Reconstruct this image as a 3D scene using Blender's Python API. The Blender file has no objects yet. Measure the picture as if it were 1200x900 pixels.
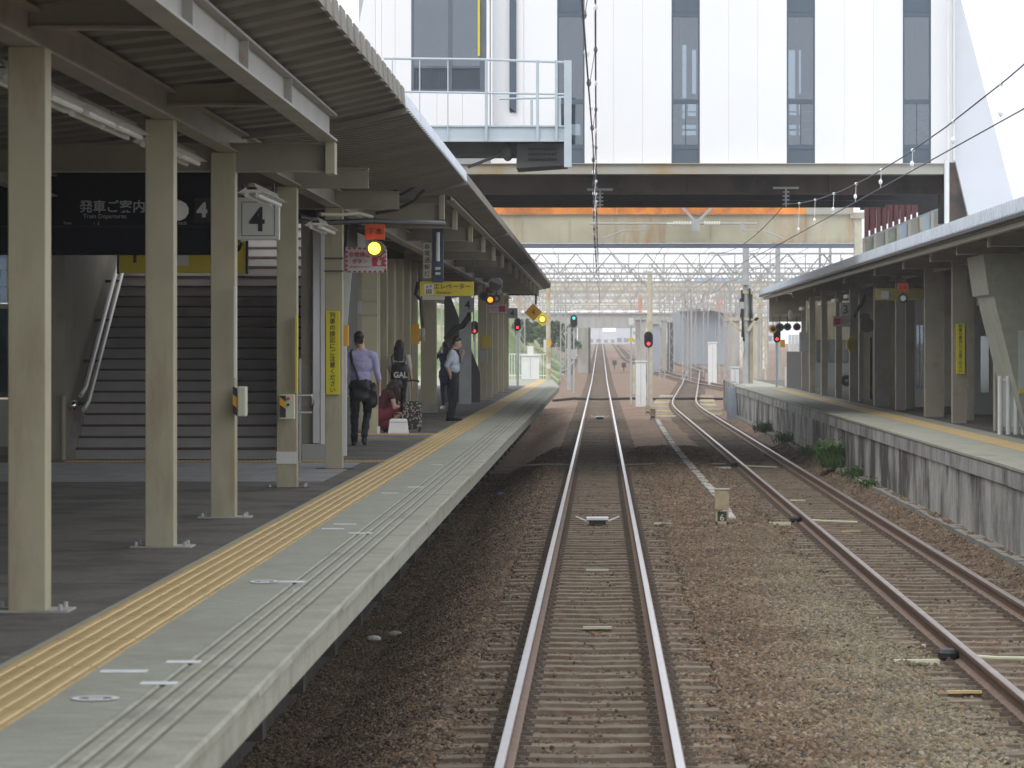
import bpy, bmesh, math, random
import numpy as np
from mathutils import Vector, Matrix
random.seed(7); rng = np.random.default_rng(7)
scn = bpy.context.scene
C = scn.collection
# ---------------------------------------------------------------- camera
CX, CZ, F = 0.065, 2.62, 3900.0          # eye position, focal length in px of a 1200 px frame
cam_d = bpy.data.cameras.new('camera'); cam = bpy.data.objects.new('camera', cam_d); C.objects.link(cam)
cam.location = (CX, 0, CZ); cam.rotation_euler = (math.pi/2, 0, 0)
cam_d.sensor_width = 36; cam_d.lens = 36*F/1200
cam_d.shift_x = -103.5/1200; cam_d.shift_y = -44.5/1200
cam_d.clip_start = 0.5; cam_d.clip_end = 9000
scn.camera = cam
cam_d.dof.use_dof = True; cam_d.dof.focus_distance = 48; cam_d.dof.aperture_fstop = 7.5
scn.render.resolution_x = 1024; scn.render.resolution_y = 768
# ---------------------------------------------------------------- sky, sun, exposure
SUN_EL, SUN_AZ = math.radians(52), math.radians(-158)     # azimuth from +Y towards +X: behind the camera, left
w = bpy.data.worlds.new('World'); scn.world = w; w.use_nodes = True
nt = w.node_tree; nt.nodes.clear()
out = nt.nodes.new('ShaderNodeOutputWorld'); bg = nt.nodes.new('ShaderNodeBackground')
sky = nt.nodes.new('ShaderNodeTexSky'); sky.sky_type = 'NISHITA'; sky.sun_disc = False
sky.sun_elevation = SUN_EL; sky.sun_rotation = SUN_AZ % (2*math.pi)
sky.air_density = 1.2; sky.dust_density = 3.0
tc = nt.nodes.new('ShaderNodeTexCoord'); nz = nt.nodes.new('ShaderNodeTexNoise'); mp = nt.nodes.new('ShaderNodeMapping')
mp.inputs['Scale'].default_value = (1, 1, 3.0); nz.inputs['Scale'].default_value = 4.0; nz.inputs['Detail'].default_value = 7
rp = nt.nodes.new('ShaderNodeValToRGB'); rp.color_ramp.elements[0].position = .3; rp.color_ramp.elements[1].position = .55
rp.color_ramp.elements[0].color = (.62, .62, .62, 1); rp.color_ramp.elements[1].color = (.97, .97, .97, 1)
mx = nt.nodes.new('ShaderNodeMix'); mx.data_type = 'RGBA'; mx.inputs['B'].default_value = (16.0, 16.5, 17.5, 1)
nt.links.new(tc.outputs['Generated'], mp.inputs['Vector']); nt.links.new(mp.outputs[0], nz.inputs['Vector'])
nt.links.new(nz.outputs['Fac'], rp.inputs['Fac']); nt.links.new(rp.outputs['Color'], mx.inputs['Factor'])
nt.links.new(sky.outputs[0], mx.inputs['A']); nt.links.new(mx.outputs['Result'], bg.inputs['Color'])
bg.inputs['Strength'].default_value = 0.075
nt.links.new(bg.outputs[0], out.inputs['Surface'])
sd = bpy.data.lights.new('sun', 'SUN'); sun = bpy.data.objects.new('sun', sd); C.objects.link(sun)
sd.energy = .85; sd.angle = math.radians(28); sd.color = (1, .95, .87)
d = Vector((math.sin(SUN_AZ)*math.cos(SUN_EL), math.cos(SUN_AZ)*math.cos(SUN_EL), math.sin(SUN_EL)))
sun.rotation_euler = d.to_track_quat('Z', 'Y').to_euler(); sun.location = d*50
scn.view_settings.view_transform = 'Standard'; scn.view_settings.look = 'None'
scn.view_settings.gamma = 1; scn.view_settings.exposure = 0.42
scn.view_settings.use_curve_mapping = False
scn.cycles.use_denoising = True
scn.cycles.max_bounces = 6; scn.cycles.diffuse_bounces = 4; scn.cycles.glossy_bounces = 3
scn.cycles.transparent_max_bounces = 8; scn.cycles.volume_bounces = 1
scn.cycles.sample_clamp_indirect = 4
scn.cycles.use_adaptive_sampling = True

# ---------------------------------------------------------------- materials
M = {}
def mat(name, col, rough=.75, metal=0.0, var=.12, scale=3.0, bump=0.0, bscale=60., dirt=None, dscale=1.2, dlo=.5, dhi=.62,
        streak=False, emit=None, coord='Object', spec=.4, rnd=0.0):
    m = bpy.data.materials.new(name); m.use_nodes = True; n = m.node_tree; L = n.links
    b = n.nodes['Principled BSDF']
    b.inputs['Roughness'].default_value = rough; b.inputs['Metallic'].default_value = metal
    b.inputs['Specular IOR Level'].default_value = spec
    tc = n.nodes.new('ShaderNodeTexCoord')
    vec = tc.outputs['Object']
    if coord == 'World':
        g = n.nodes.new('ShaderNodeNewGeometry'); vec = g.outputs['Position']
    no = n.nodes.new('ShaderNodeTexNoise'); no.inputs['Scale'].default_value = scale; no.inputs['Detail'].default_value = 6
    L.new(vec, no.inputs['Vector'])
    hsv = n.nodes.new('ShaderNodeMapRange'); hsv.inputs['From Min'].default_value = .3; hsv.inputs['From Max'].default_value = .7
    hsv.inputs['To Min'].default_value = 1-var; hsv.inputs['To Max'].default_value = 1+var
    L.new(no.outputs['Fac'], hsv.inputs['Value'])
    mul = n.nodes.new('ShaderNodeVectorMath'); mul.operation = 'SCALE'; mul.inputs[0].default_value = col
    L.new(hsv.outputs[0], mul.inputs['Scale'])
    cur = mul.outputs[0]
    if rnd:
        oi = n.nodes.new('ShaderNodeObjectInfo'); mr = n.nodes.new('ShaderNodeMapRange')
        mr.inputs['To Min'].default_value = 1-rnd; mr.inputs['To Max'].default_value = 1+rnd
        L.new(oi.outputs['Random'], mr.inputs['Value'])
        m3 = n.nodes.new('ShaderNodeVectorMath'); m3.operation = 'SCALE'; L.new(cur, m3.inputs[0]); L.new(mr.outputs[0], m3.inputs['Scale'])
        cur = m3.outputs[0]
    if dirt is not None:
        n2 = n.nodes.new('ShaderNodeTexNoise'); n2.inputs['Scale'].default_value = dscale; n2.inputs['Detail'].default_value = 8
        n2.inputs['Roughness'].default_value = .65
        mp = n.nodes.new('ShaderNodeMapping')
        mp.inputs['Scale'].default_value = (1, .35, .22) if streak else (1, 1, 1)
        mp.inputs['Location'].default_value = (3.1, 7.7, 1.3)
        L.new(vec, mp.inputs['Vector']); L.new(mp.outputs[0], n2.inputs['Vector'])
        r = n.nodes.new('ShaderNodeMapRange'); r.inputs['From Min'].default_value = dlo; r.inputs['From Max'].default_value = dhi
        L.new(n2.outputs['Fac'], r.inputs['Value'])
        x = n.nodes.new('ShaderNodeMix'); x.data_type = 'RGBA'; x.inputs['B'].default_value = (*dirt, 1)
        L.new(r.outputs[0], x.inputs['Factor']); L.new(cur, x.inputs['A']); cur = x.outputs['Result']
    L.new(cur, b.inputs['Base Color'])
    if bump:
        n3 = n.nodes.new('ShaderNodeTexNoise'); n3.inputs['Scale'].default_value = bscale; n3.inputs['Detail'].default_value = 4
        bp = n.nodes.new('ShaderNodeBump'); bp.inputs['Strength'].default_value = bump; bp.inputs['Distance'].default_value = .02
        L.new(vec, n3.inputs['Vector']); L.new(n3.outputs['Fac'], bp.inputs['Height']); L.new(bp.outputs[0], b.inputs['Normal'])
    if emit:
        b.inputs['Emission Color'].default_value = (*emit[0], 1); b.inputs['Emission Strength'].default_value = emit[1]
    M[name] = m
    return m
mat('cream_paint', (.40, .37, .255), .55, var=.08, scale=2.5, dirt=(.27, .215, .14), dscale=2.3, dlo=.50, dhi=.72, streak=True, coord='World', bump=.06)
mat('steel_paint', (.31, .285, .225), .55, var=.10, scale=2, dirt=(.24, .17, .11), dscale=1.8, dlo=.56, dhi=.75, coord='World')
mat('fascia_paint', (.40, .40, .37), .5, var=.10, scale=2, dirt=(.42, .27, .17), dscale=3.2, dlo=.60, dhi=.70, coord='World')
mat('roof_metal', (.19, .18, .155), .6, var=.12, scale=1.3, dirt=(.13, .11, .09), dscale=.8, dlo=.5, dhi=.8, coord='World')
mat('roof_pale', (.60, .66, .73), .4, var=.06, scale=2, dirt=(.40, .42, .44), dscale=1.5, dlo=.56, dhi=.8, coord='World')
mat('asphalt', (.135, .125, .11), .85, var=.22, scale=26, bump=.35, bscale=90, dirt=(.082, .075, .068), dscale=1.3, dlo=.46, dhi=.60, coord='World')
mat('asphalt_new', (.10, .093, .085), .85, var=.2, scale=26, bump=.35, bscale=90, coord='World')
mat('walk_concrete', (.34, .345, .28), .8, var=.10, scale=9, bump=.25, bscale=45, dirt=(.275, .275, .22), dscale=1.3, dlo=.45, dhi=.75, coord='World')
mat('coping', (.335, .335, .27), .85, var=.10, scale=6, bump=.4, bscale=30, dirt=(.23, .22, .18), dscale=1.8, dlo=.50, dhi=.75, coord='World')
mat('groove', (.19, .185, .15), .9, var=.15, scale=5, coord='World')
mat('wall_concrete', (.37, .36, .33), .85, var=.30, scale=1.6, bump=.7, bscale=9, dirt=(.065, .058, .048), dscale=1.9, dlo=.43, dhi=.58, streak=True, coord='World')
mat('wall_top', (.32, .32, .30), .85, var=.25, scale=2.0, bump=.7, bscale=9, dirt=(.11, .105, .09), dscale=2.5, dlo=.48, dhi=.64, streak=True, coord='World')
mat('yellow_tile', (.47, .335, .145), .7, var=.10, scale=2, dirt=(.38, .27, .13), dscale=1.4, dlo=.5, dhi=.75, coord='World', rnd=.06)
mat('yellow_bar', (.54, .40, .19), .65, var=.10, scale=3, coord='World')
mat('pave_tile', (.27, .27, .27), .7, var=.08, scale=1.5, coord='World', rnd=.05)
mat('white_line', (.78, .80, .82), .6, var=.08, scale=12, coord='World')
mat('rail_side', (.20, .13, .095), .7, metal=.2, var=.2, scale=8, coord='World')
mat('rail_head', (.74, .72, .73), .30, metal=1, var=.05, scale=3, coord='World')
mat('rail_head_dull', (.42, .36, .33), .36, metal=.85, var=.15, scale=3, coord='World')
mat('sleeper', (.19, .155, .115), .9, var=.2, scale=6, bump=.4, bscale=40, dirt=(.15, .10, .07), dscale=6, coord='World', rnd=.16)
mat('clip', (.12, .095, .075), .8, metal=.1, var=.2, scale=20, coord='World')
mat('white_panel', (.83, .84, .85), .45, var=.02, scale=.6, coord='World', rnd=.015)
mat('panel_seam', (.45, .46, .47), .7)
mat('frame_dark', (.12, .14, .17), .4, metal=.3, var=.1)
mat('frame_blue', (.09, .12, .155), .45, var=.05)
mat('balcony_paint', (.45, .52, .57), .5, var=.08, scale=2, dirt=(.35, .33, .30), dscale=2, dlo=.62, dhi=.8, coord='World')
mat('dark_steel', (.07, .07, .07), .6, var=.2)
mat('beam_grey', (.40, .39, .34), .7, var=.08, scale=1, dirt=(.40, .30, .17), dscale=.8, dlo=.5, dhi=.7, coord='World')
mat('beam_brown', (.105, .075, .06), .8, var=.25, scale=1.2, dirt=(.05, .045, .04), dscale=.8, coord='World')
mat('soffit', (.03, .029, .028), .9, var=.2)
mat('rust_orange', (.72, .26, .06), .75, var=.25, scale=1.0, dirt=(.30, .10, .05), dscale=1.6, dlo=.48, dhi=.75, coord='World')
mat('rust_web', (.45, .42, .31), .75, var=.14, scale=.8, dirt=(.36, .20, .09), dscale=1.1, dlo=.50, dhi=.74, streak=True, coord='World')
mat('flange_blue', (.13, .15, .18), .6, var=.1)
mat('slope_panel', (.60, .62, .66), .6, var=.02)
mat('post_dark', (.10, .09, .08), .9, var=.2)
mat('lamp_pale', (.75, .6, .1), .4, emit=((1, .75, .1), .5), var=0)
mat('maroon', (.20, .07, .07), .6, var=.15)
mat('stair_riser', (.38, .375, .365), .8, var=.1, scale=4, coord='World', rnd=.06)
mat('nosing', (.11, .07, .06), .7, var=.1)
mat('stainless', (.60, .60, .60), .28, metal=1, var=.04)
mat('rail_pale', (.55, .54, .50), .35, metal=.3, var=.03)
mat('chrome', (.75, .75, .75), .15, metal=1, var=.0)
mat('white_plastic', (.74, .74, .71), .4, var=.02)
mat('sign_white', (.60, .62, .56), .4, var=.04)
mat('ink', (.03, .03, .035), .5, var=0)
mat('black', (.012, .013, .015), .45, var=.1)
mat('board_black', (.006, .007, .011), .7, var=.1, spec=.15)
mat('sign_yellow', (.58, .47, .035), .45, var=.04)
mat('sign_yellow_shaded', (.24, .20, .06), .5, var=.05)  # sign yellow darkened, with the roof shade put into the colour
mat('label_yellow', (.66, .58, .02), .45, var=.04)
mat('amber_box', (.72, .36, .03), .5, var=.05)
mat('orange_sign', (.72, .10, .035), .45, var=.03)
mat('sign_pink', (.62, .60, .60), .45, var=.03)
mat('sign_red', (.55, .05, .08), .45, var=.03)
mat('blue_grey', (.05, .075, .12), .5, var=.1)
mat('tube_glass', (.80, .82, .80), .25, var=.02)
mat('lamp_yellow', (.9, .6, .05), .4, emit=((1, .62, .06), 3.2), var=0)
mat('lamp_amber', (.9, .4, .05), .4, emit=((1, .38, .03), 1.1), var=0)
mat('lamp_red', (.9, .05, .05), .4, emit=((1, .03, .05), 3.5), var=0)
mat('lamp_green', (.1, .8, .7), .4, emit=((.05, .9, .8), 2.0), var=0)
mat('lens_dark', (.03, .03, .03), .2)
mat('letter_grey', (.42, .44, .46), .5, var=0)
mat('cable', (.02, .02, .02), .6)
mat('pale_cable', (.35, .34, .28), .7)
mat('wire', (.16, .16, .18), .5, metal=.5)
mat('insulator', (.75, .74, .66), .3, var=.02)
mat('insulator_white', (.85, .86, .88), .3, var=.02)
mat('mast_cream', (.50, .47, .36), .6, var=.08, dirt=(.45, .33, .2), dscale=2, coord='World')
mat('mast_grey', (.38, .40, .40), .6, var=.1)
mat('lattice', (.36, .36, .35), .6, var=.1, dirt=(.36, .27, .2), dscale=1, dlo=.6, dhi=.75, coord='World')
mat('fence_white', (.70, .72, .71), .5, var=.05)
mat('concrete_far', (.40, .39, .36), .85, var=.1, scale=.4, dirt=(.24, .22, .2), dscale=.6, streak=True, coord='World')
mat('viaduct_cream', (.58, .54, .40), .8, var=.08, scale=.2, coord='World', dirt=(.48, .40, .26), dscale=.3, dlo=.55, dhi=.8)
mat('viaduct_white', (.72, .70, .64), .8, var=.08, scale=.2, coord='World', dirt=(.55, .45, .3), dscale=.5)
mat('viaduct_grey', (.42, .42, .40), .8, var=.12, scale=.6, coord='World')
mat('blue_panel', (.25, .45, .70), .6)
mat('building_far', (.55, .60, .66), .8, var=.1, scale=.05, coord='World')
mat('shed_wall', (.30, .34, .40), .7, var=.1, scale=.5, coord='World')
mat('shed_roof', (.36, .36, .36), .6, var=.1, scale=.5)
mat('grass', (.11, .17, .05), .9, var=.35, scale=.25, dirt=(.34, .33, .18), dscale=.09, dlo=.5, dhi=.6, coord='World', bump=.4, bscale=3)
mat('leaf', (.06, .12, .03), .7, var=.3, scale=3, rnd=.2)
mat('leaf_dark', (.035, .08, .025), .7, var=.3, scale=3, rnd=.2)
mat('kerb', (.22, .21, .19), .9, var=.2, scale=2, coord='World')
mat('kiosk_wall', (.30, .30, .29), .7, var=.05)
mat('white_dado', (.48, .52, .49), .6, var=.05)
mat('poster', (.03, .05, .07), .3, var=.4, scale=5)
mat('skin', (.60, .39, .29), .55, var=.03)
mat('hair', (.018, .014, .012), .45, var=.1)
mat('hair_brown', (.035, .016, .013), .5, var=.2)
mat('shirt_lilac', (.44, .43, .66), .8, var=.05)
mat('shirt_blue', (.52, .58, .68), .8, var=.05)
mat('tee_white', (.52, .52, .50), .85, var=.05)
mat('trousers', (.018, .019, .024), .85, var=.2)
mat('navy', (.02, .025, .06), .85, var=.15)
mat('red_top', (.075, .02, .026), .85, var=.2)
mat('red_skirt', (.17, .02, .03), .85, var=.15)
mat('shoe', (.012, .012, .012), .4)
mat('sneaker', (.5, .5, .5), .5)
mat('bag_black', (.015, .016, .018), .4, var=.2)
mat('bag_white', (.72, .73, .74), .5, var=.04)
mat('box_cream', (.55, .56, .42), .5, var=.05)
mat('mirror_glass', (.25, .27, .27), .1, metal=.6)
mat('red_light_housing', (.15, .02, .03), .4)
mat('signal_box', (.42, .36, .24), .7, var=.15, dirt=(.30, .22, .12), dscale=9)

def glass_mat():
    m = bpy.data.materials.new('window_glass'); m.use_nodes = True; n = m.node_tree; L = n.links; n.nodes.clear()
    o = n.nodes.new('ShaderNodeOutputMaterial'); t = n.nodes.new('ShaderNodeBsdfTransparent'); g = n.nodes.new('ShaderNodeBsdfGlossy')
    t.inputs['Color'].default_value = (.42, .47, .52, 1); g.inputs['Roughness'].default_value = .03; g.inputs['Color'].default_value = (.8, .88, .95, 1)
    x = n.nodes.new('ShaderNodeMixShader'); x.inputs['Fac'].default_value = .16
    L.new(t.outputs[0], x.inputs[1]); L.new(g.outputs[0], x.inputs[2]); L.new(x.outputs[0], o.inputs['Surface'])
    M['glass'] = m
glass_mat()

def ballast_nodes(n, L, geo_only=False):
    """colour of the ballast by where it lies: rusty brown round the tracks, olive grey between them"""
    g = n.nodes.new('ShaderNodeNewGeometry'); s = n.nodes.new('ShaderNodeSeparateXYZ'); L.new(g.outputs['Position'], s.inputs[0])
    n1 = n.nodes.new('ShaderNodeTexNoise'); n1.inputs['Scale'].default_value = .55; n1.inputs['Detail'].default_value = 5
    L.new(g.outputs['Position'], n1.inputs['Vector'])
    # band centred between the tracks
    sub = n.nodes.new('ShaderNodeMath'); sub.operation = 'SUBTRACT'; sub.inputs[1].default_value = 2.75; L.new(s.outputs[0], sub.inputs[0])
    ab = n.nodes.new('ShaderNodeMath'); ab.operation = 'ABSOLUTE'; L.new(sub.outputs[0], ab.inputs[0])
    add = n.nodes.new('ShaderNodeMath'); add.operation = 'MULTIPLY_ADD'; add.inputs[1].default_value = -1.5; L.new(n1.outputs['Fac'], add.inputs[0]); L.new(ab.outputs[0], add.inputs[2])
    mr = n.nodes.new('ShaderNodeMapRange'); mr.inputs['From Min'].default_value = -.35; mr.inputs['From Max'].default_value = .55
    mr.inputs['To Min'].default_value = 1; mr.inputs['To Max'].default_value = 0; L.new(add.outputs[0], mr.inputs['Value'])
    fy = n.nodes.new('ShaderNodeMapRange'); fy.inputs['From Min'].default_value = 34; fy.inputs['From Max'].default_value = 52
    fy.inputs['To Min'].default_value = 1; fy.inputs['To Max'].default_value = .1; L.new(s.outputs[1], fy.inputs['Value'])
    ml = n.nodes.new('ShaderNodeMath'); ml.operation = 'MULTIPLY'; L.new(mr.outputs[0], ml.inputs[0]); L.new(fy.outputs[0], ml.inputs[1])
    # far beyond the bridge the bed is redder and cleaner
    fr = n.nodes.new('ShaderNodeMapRange'); fr.inputs['From Min'].default_value = 70; fr.inputs['From Max'].default_value = 140; L.new(s.outputs[1], fr.inputs['Value'])
    return g, n1, ml, fr
def ballast_mat(name, stone):
    m = bpy.data.materials.new(name); m.use_nodes = True; n = m.node_tree; L = n.links
    b = n.nodes['Principled BSDF']; b.inputs['Roughness'].default_value = .92; b.inputs['Specular IOR Level'].default_value = .2
    g, n1, band, far = ballast_nodes(n, L)
    if stone:
        oi = n.nodes.new('ShaderNodeObjectInfo'); src = oi.outputs['Random']
    else:
        v = n.nodes.new('ShaderNodeTexVoronoi'); v.inputs['Scale'].default_value = 16; L.new(g.outputs['Position'], v.inputs['Vector'])
        sp = n.nodes.new('ShaderNodeSeparateColor'); L.new(v.outputs['Color'], sp.inputs[0]); src = sp.outputs[0]
    def ramp(cols):
        r = n.nodes.new('ShaderNodeValToRGB'); e = r.color_ramp.elements
        while len(e) < len(cols): e.new(.5)
        for i, c in enumerate(cols): e[i].position = i/(len(cols)-1); e[i].color = (*c, 1)
        L.new(src, r.inputs['Fac']); return r
    brown = ramp([(.05, .042, .034), (.125, .095, .068), (.18, .12, .082), (.105, .083, .06), (.27, .215, .155), (.085, .063, .046), (.24, .15, .08)])
    olive = ramp([(.09, .08, .06), (.18, .165, .12), (.25, .22, .155), (.15, .125, .095), (.32, .29, .22), (.18, .12, .08), (.28, .23, .13)])
    red = ramp([(.16, .11, .08), (.22, .15, .11), (.27, .185, .135), (.20, .135, .10), (.32, .24, .18), (.18, .115, .085), (.28, .17, .11)])
    x1 = n.nodes.new('ShaderNodeMix'); x1.data_type = 'RGBA'; L.new(band.outputs[0], x1.inputs['Factor']); L.new(brown.outputs[0], x1.inputs['A']); L.new(olive.outputs[0], x1.inputs['B'])
    x2 = n.nodes.new('ShaderNodeMix'); x2.data_type = 'RGBA'; L.new(far.outputs[0], x2.inputs['Factor']); L.new(x1.outputs['Result'], x2.inputs['A']); L.new(red.outputs[0], x2.inputs['B'])
    dk = n.nodes.new('ShaderNodeMapRange'); dk.inputs['From Min'].default_value = .3; dk.inputs['From Max'].default_value = .7
    dk.inputs['To Min'].default_value = .82; dk.inputs['To Max'].default_value = 1.18; L.new(n1.outputs['Fac'], dk.inputs['Value'])
    sc = n.nodes.new('ShaderNodeVectorMath'); sc.operation = 'SCALE'; L.new(x2.outputs['Result'], sc.inputs[0]); L.new(dk.outputs[0], sc.inputs['Scale'])
    L.new(sc.outputs[0], b.inputs['Base Color'])
    if not stone:
        bp = n.nodes.new('ShaderNodeBump'); bp.inputs['Strength'].default_value = .9; bp.inputs['Distance'].default_value = .04
        L.new(v.outputs['Distance'], bp.inputs['Height']); L.new(bp.outputs[0], b.inputs['Normal'])
    M[name] = m
ballast_mat('ballast_ground', False); ballast_mat('ballast_stone', True)

def leopard():
    m = mat('leopard', (.30, .24, .19), .5, var=.05)
    n = m.node_tree; L = n.links; b = n.nodes['Principled BSDF']
    v = n.nodes.new('ShaderNodeTexVoronoi'); v.inputs['Scale'].default_value = 26; tcn = n.nodes.new('ShaderNodeTexCoord'); L.new(tcn.outputs['Object'], v.inputs['Vector'])
    r = n.nodes.new('ShaderNodeValToRGB'); e = r.color_ramp.elements; e[0].position = .38; e[0].color = (.36, .31, .27, 1); e[1].position = .52; e[1].color = (.035, .03, .03, 1)
    L.new(v.outputs['Distance'], r.inputs['Fac']); L.new(r.outputs[0], b.inputs['Base Color'])
leopard()

# ---------------------------------------------------------------- object helpers
def px(x, Y): return CX + (x-703.5)*Y/F
def pz(y, Y): return CZ + (405.5-y)*Y/F
def wloc(o):
    v = Vector((0, 0, 0))
    while o: v += o.location; o = o.parent
    return v
def thing(name, label, cat, loc=(0, 0, 0), group=None, rz=0):
    o = bpy.data.objects.new(name, None); C.objects.link(o); o.location = loc; o.rotation_euler = (0, 0, rz)
    o.empty_display_size = .2
    o['label'] = label; o['category'] = cat
    if group: o['group'] = group
    return o
def tag(o, label, cat, group=None):
    o['label'] = label; o['category'] = cat
    if group: o['group'] = group
    return o
def struct(o): o['kind'] = 'structure'; return o
class MB:
    def __init__(s): s.v = []; s.f = []; s.m = []; s.mats = []; s.cur = 0
    def mat(s, name):
        if name not in s.mats: s.mats.append(name)
        s.cur = s.mats.index(name); return s
    def add(s, vs, fs):
        k = len(s.v); s.v += [tuple(p) for p in vs]
        for f in fs: s.f.append(tuple(i+k for i in f)); s.m.append(s.cur)
        return s
    def box(s, x0, x1, y0, y1, z0, z1):
        if x0 > x1: x0, x1 = x1, x0
        if y0 > y1: y0, y1 = y1, y0
        if z0 > z1: z0, z1 = z1, z0
        return s.add([(x0, y0, z0), (x1, y0, z0), (x1, y1, z0), (x0, y1, z0), (x0, y0, z1), (x1, y0, z1), (x1, y1, z1), (x0, y1, z1)],
                     [(0, 3, 2, 1), (4, 5, 6, 7), (0, 1, 5, 4), (1, 2, 6, 5), (2, 3, 7, 6), (3, 0, 4, 7)])
    def cbox(s, c, sx, sy, sz): return s.box(c[0]-sx/2, c[0]+sx/2, c[1]-sy/2, c[1]+sy/2, c[2]-sz/2, c[2]+sz/2)
    def tube(s, pts, r, n=8, r2=None, cap=True):
        pts = [Vector(p) for p in pts]; N = len(pts); k = len(s.v)
        rs = [r + ((r2 if r2 is not None else r)-r)*i/max(1, N-1) for i in range(N)]
        for i, p in enumerate(pts):
            t = (pts[min(i+1, N-1)]-pts[max(i-1, 0)]).normalized()
            a = t.cross(Vector((0, 0, 1)) if abs(t.z) < .95 else Vector((1, 0, 0))).normalized(); b = t.cross(a)
            for j in range(n):
                q = 2*math.pi*(j+.5)/n; s.v.append(tuple(p+(a*math.cos(q)+b*math.sin(q))*rs[i]))
        for i in range(N-1):
            for j in range(n):
                j2 = (j+1) % n; s.f.append((k+i*n+j, k+i*n+j2, k+(i+1)*n+j2, k+(i+1)*n+j)); s.m.append(s.cur)
        if cap:
            s.f.append(tuple(k+j for j in reversed(range(n)))); s.m.append(s.cur)
            s.f.append(tuple(k+(N-1)*n+j for j in range(n))); s.m.append(s.cur)
        return s
    def bar(s, p, q, w): return s.tube([p, q], w*.7071, 4)
    def prism(s, poly, axis, a, b):
        """poly of 2-D points extruded along axis (x: (y,z), y: (x,z), z: (x,y)) from a to b"""
        def mk(p, t): return {'x': (t, p[0], p[1]), 'y': (p[0], t, p[1]), 'z': (p[0], p[1], t)}[axis]
        n = len(poly)
        return s.add([mk(p, a) for p in poly]+[mk(p, b) for p in poly],
                     [tuple(range(n)), tuple(reversed(range(n, 2*n)))]+[(i, i+n, (i+1) % n+n, (i+1) % n) for i in range(n)])
    def disc(s, c, r, axis='y', h=.02, n=20):
        poly = [(math.cos(2*math.pi*i/n)*r, math.sin(2*math.pi*i/n)*r) for i in range(n)]
        if axis == 'y': return s.prism([(c[0]+a, c[2]+b) for a, b in poly], 'y', c[1]-h/2, c[1]+h/2)
        if axis == 'z': return s.prism([(c[0]+a, c[1]+b) for a, b in poly], 'z', c[2]-h/2, c[2]+h/2)
        return s.prism([(c[1]+a, c[2]+b) for a, b in poly], 'x', c[0]-h/2, c[0]+h/2)
    def ball(s, c, r, n=10, m=6, sq=(1, 1, 1)):
        k = len(s.v)
        for i in range(m+1):
            t = math.pi*i/m
            for j in range(n):
                q = 2*math.pi*j/n
                s.v.append((c[0]+r*sq[0]*math.sin(t)*math.cos(q), c[1]+r*sq[1]*math.sin(t)*math.sin(q), c[2]+r*sq[2]*math.cos(t)))
        for i in range(m):
            for j in range(n):
                j2 = (j+1) % n; s.f.append((k+i*n+j, k+(i+1)*n+j, k+(i+1)*n+j2, k+i*n+j2)); s.m.append(s.cur)
        return s
    def build(s, name, mt=None, parent=None, smooth=False, local=False, bevel=0):
        me = bpy.data.meshes.new(name)
        off = Vector((0, 0, 0)) if (local or not parent) else wloc(parent)
        vs = [(a-off.x, b-off.y, c-off.z) for a, b, c in s.v]
        me.from_pydata(vs, [], s.f)
        names = s.mats if s.mats else [mt]
        for n_ in names: me.materials.append(M[n_])
        if s.mats: me.polygons.foreach_set('material_index', s.m)
        bm = bmesh.new(); bm.from_mesh(me); bmesh.ops.recalc_face_normals(bm, faces=bm.faces)
        if smooth:
            for f in bm.faces: f.smooth = True
        bm.to_mesh(me); bm.free()
        if smooth: me.set_sharp_from_angle(angle=math.radians(40))
        o = bpy.data.objects.new(name, me); C.objects.link(o)
        if parent: o.parent = parent
        if bevel:
            md = o.modifiers.new('bevel', 'BEVEL'); md.width = bevel; md.segments = 2; md.limit_method = 'ANGLE'
        return o
def share(o, parent=None, loc=None, name=None):
    c = o.copy(); C.objects.link(c)
    if parent is not None: c.parent = parent
    if loc is not None: c.location = loc
    return c
def copy_thing(t, loc, label=None, rz=None):
    r = t.copy(); C.objects.link(r); r.location = loc
    if rz is not None: r.rotation_euler = (0, 0, rz)
    if label: r['label'] = label
    for ch in list(t.children):
        c = ch.copy(); C.objects.link(c); c.parent = r
        for g in list(ch.children):
            e = g.copy(); C.objects.link(e); e.parent = c
    return r
def text(body, size, mt, parent, loc, name='lettering', ext=.002, align='CENTER', line=1.0, local=False, sx=1.0, rot=None, off=0.0):
    cu = bpy.data.curves.new('txt', 'FONT'); cu.body = body; cu.size = size; cu.align_x = align; cu.align_y = 'CENTER'
    cu.extrude = ext; cu.space_line = line; cu.offset = off; cu.resolution_u = 3
    t = bpy.data.objects.new('txt', cu); C.objects.link(t)
    dg = bpy.context.evaluated_depsgraph_get(); me = bpy.data.meshes.new_from_object(t.evaluated_get(dg))
    bpy.data.objects.remove(t); bpy.data.curves.remove(cu)
    me.name = name
    R = rot or Matrix.Rotation(math.pi/2, 4, 'X')
    o_ = Vector((0, 0, 0)) if local else (wloc(parent) if parent else Vector((0, 0, 0)))
    me.transform(Matrix.Translation(Vector(loc)-o_) @ R @ Matrix.Diagonal((sx, 1, 1, 1)))
    me.materials.clear(); me.materials.append(M[mt])
    o = bpy.data.objects.new(name, me); C.objects.link(o); o.parent = parent
    return o
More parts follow.
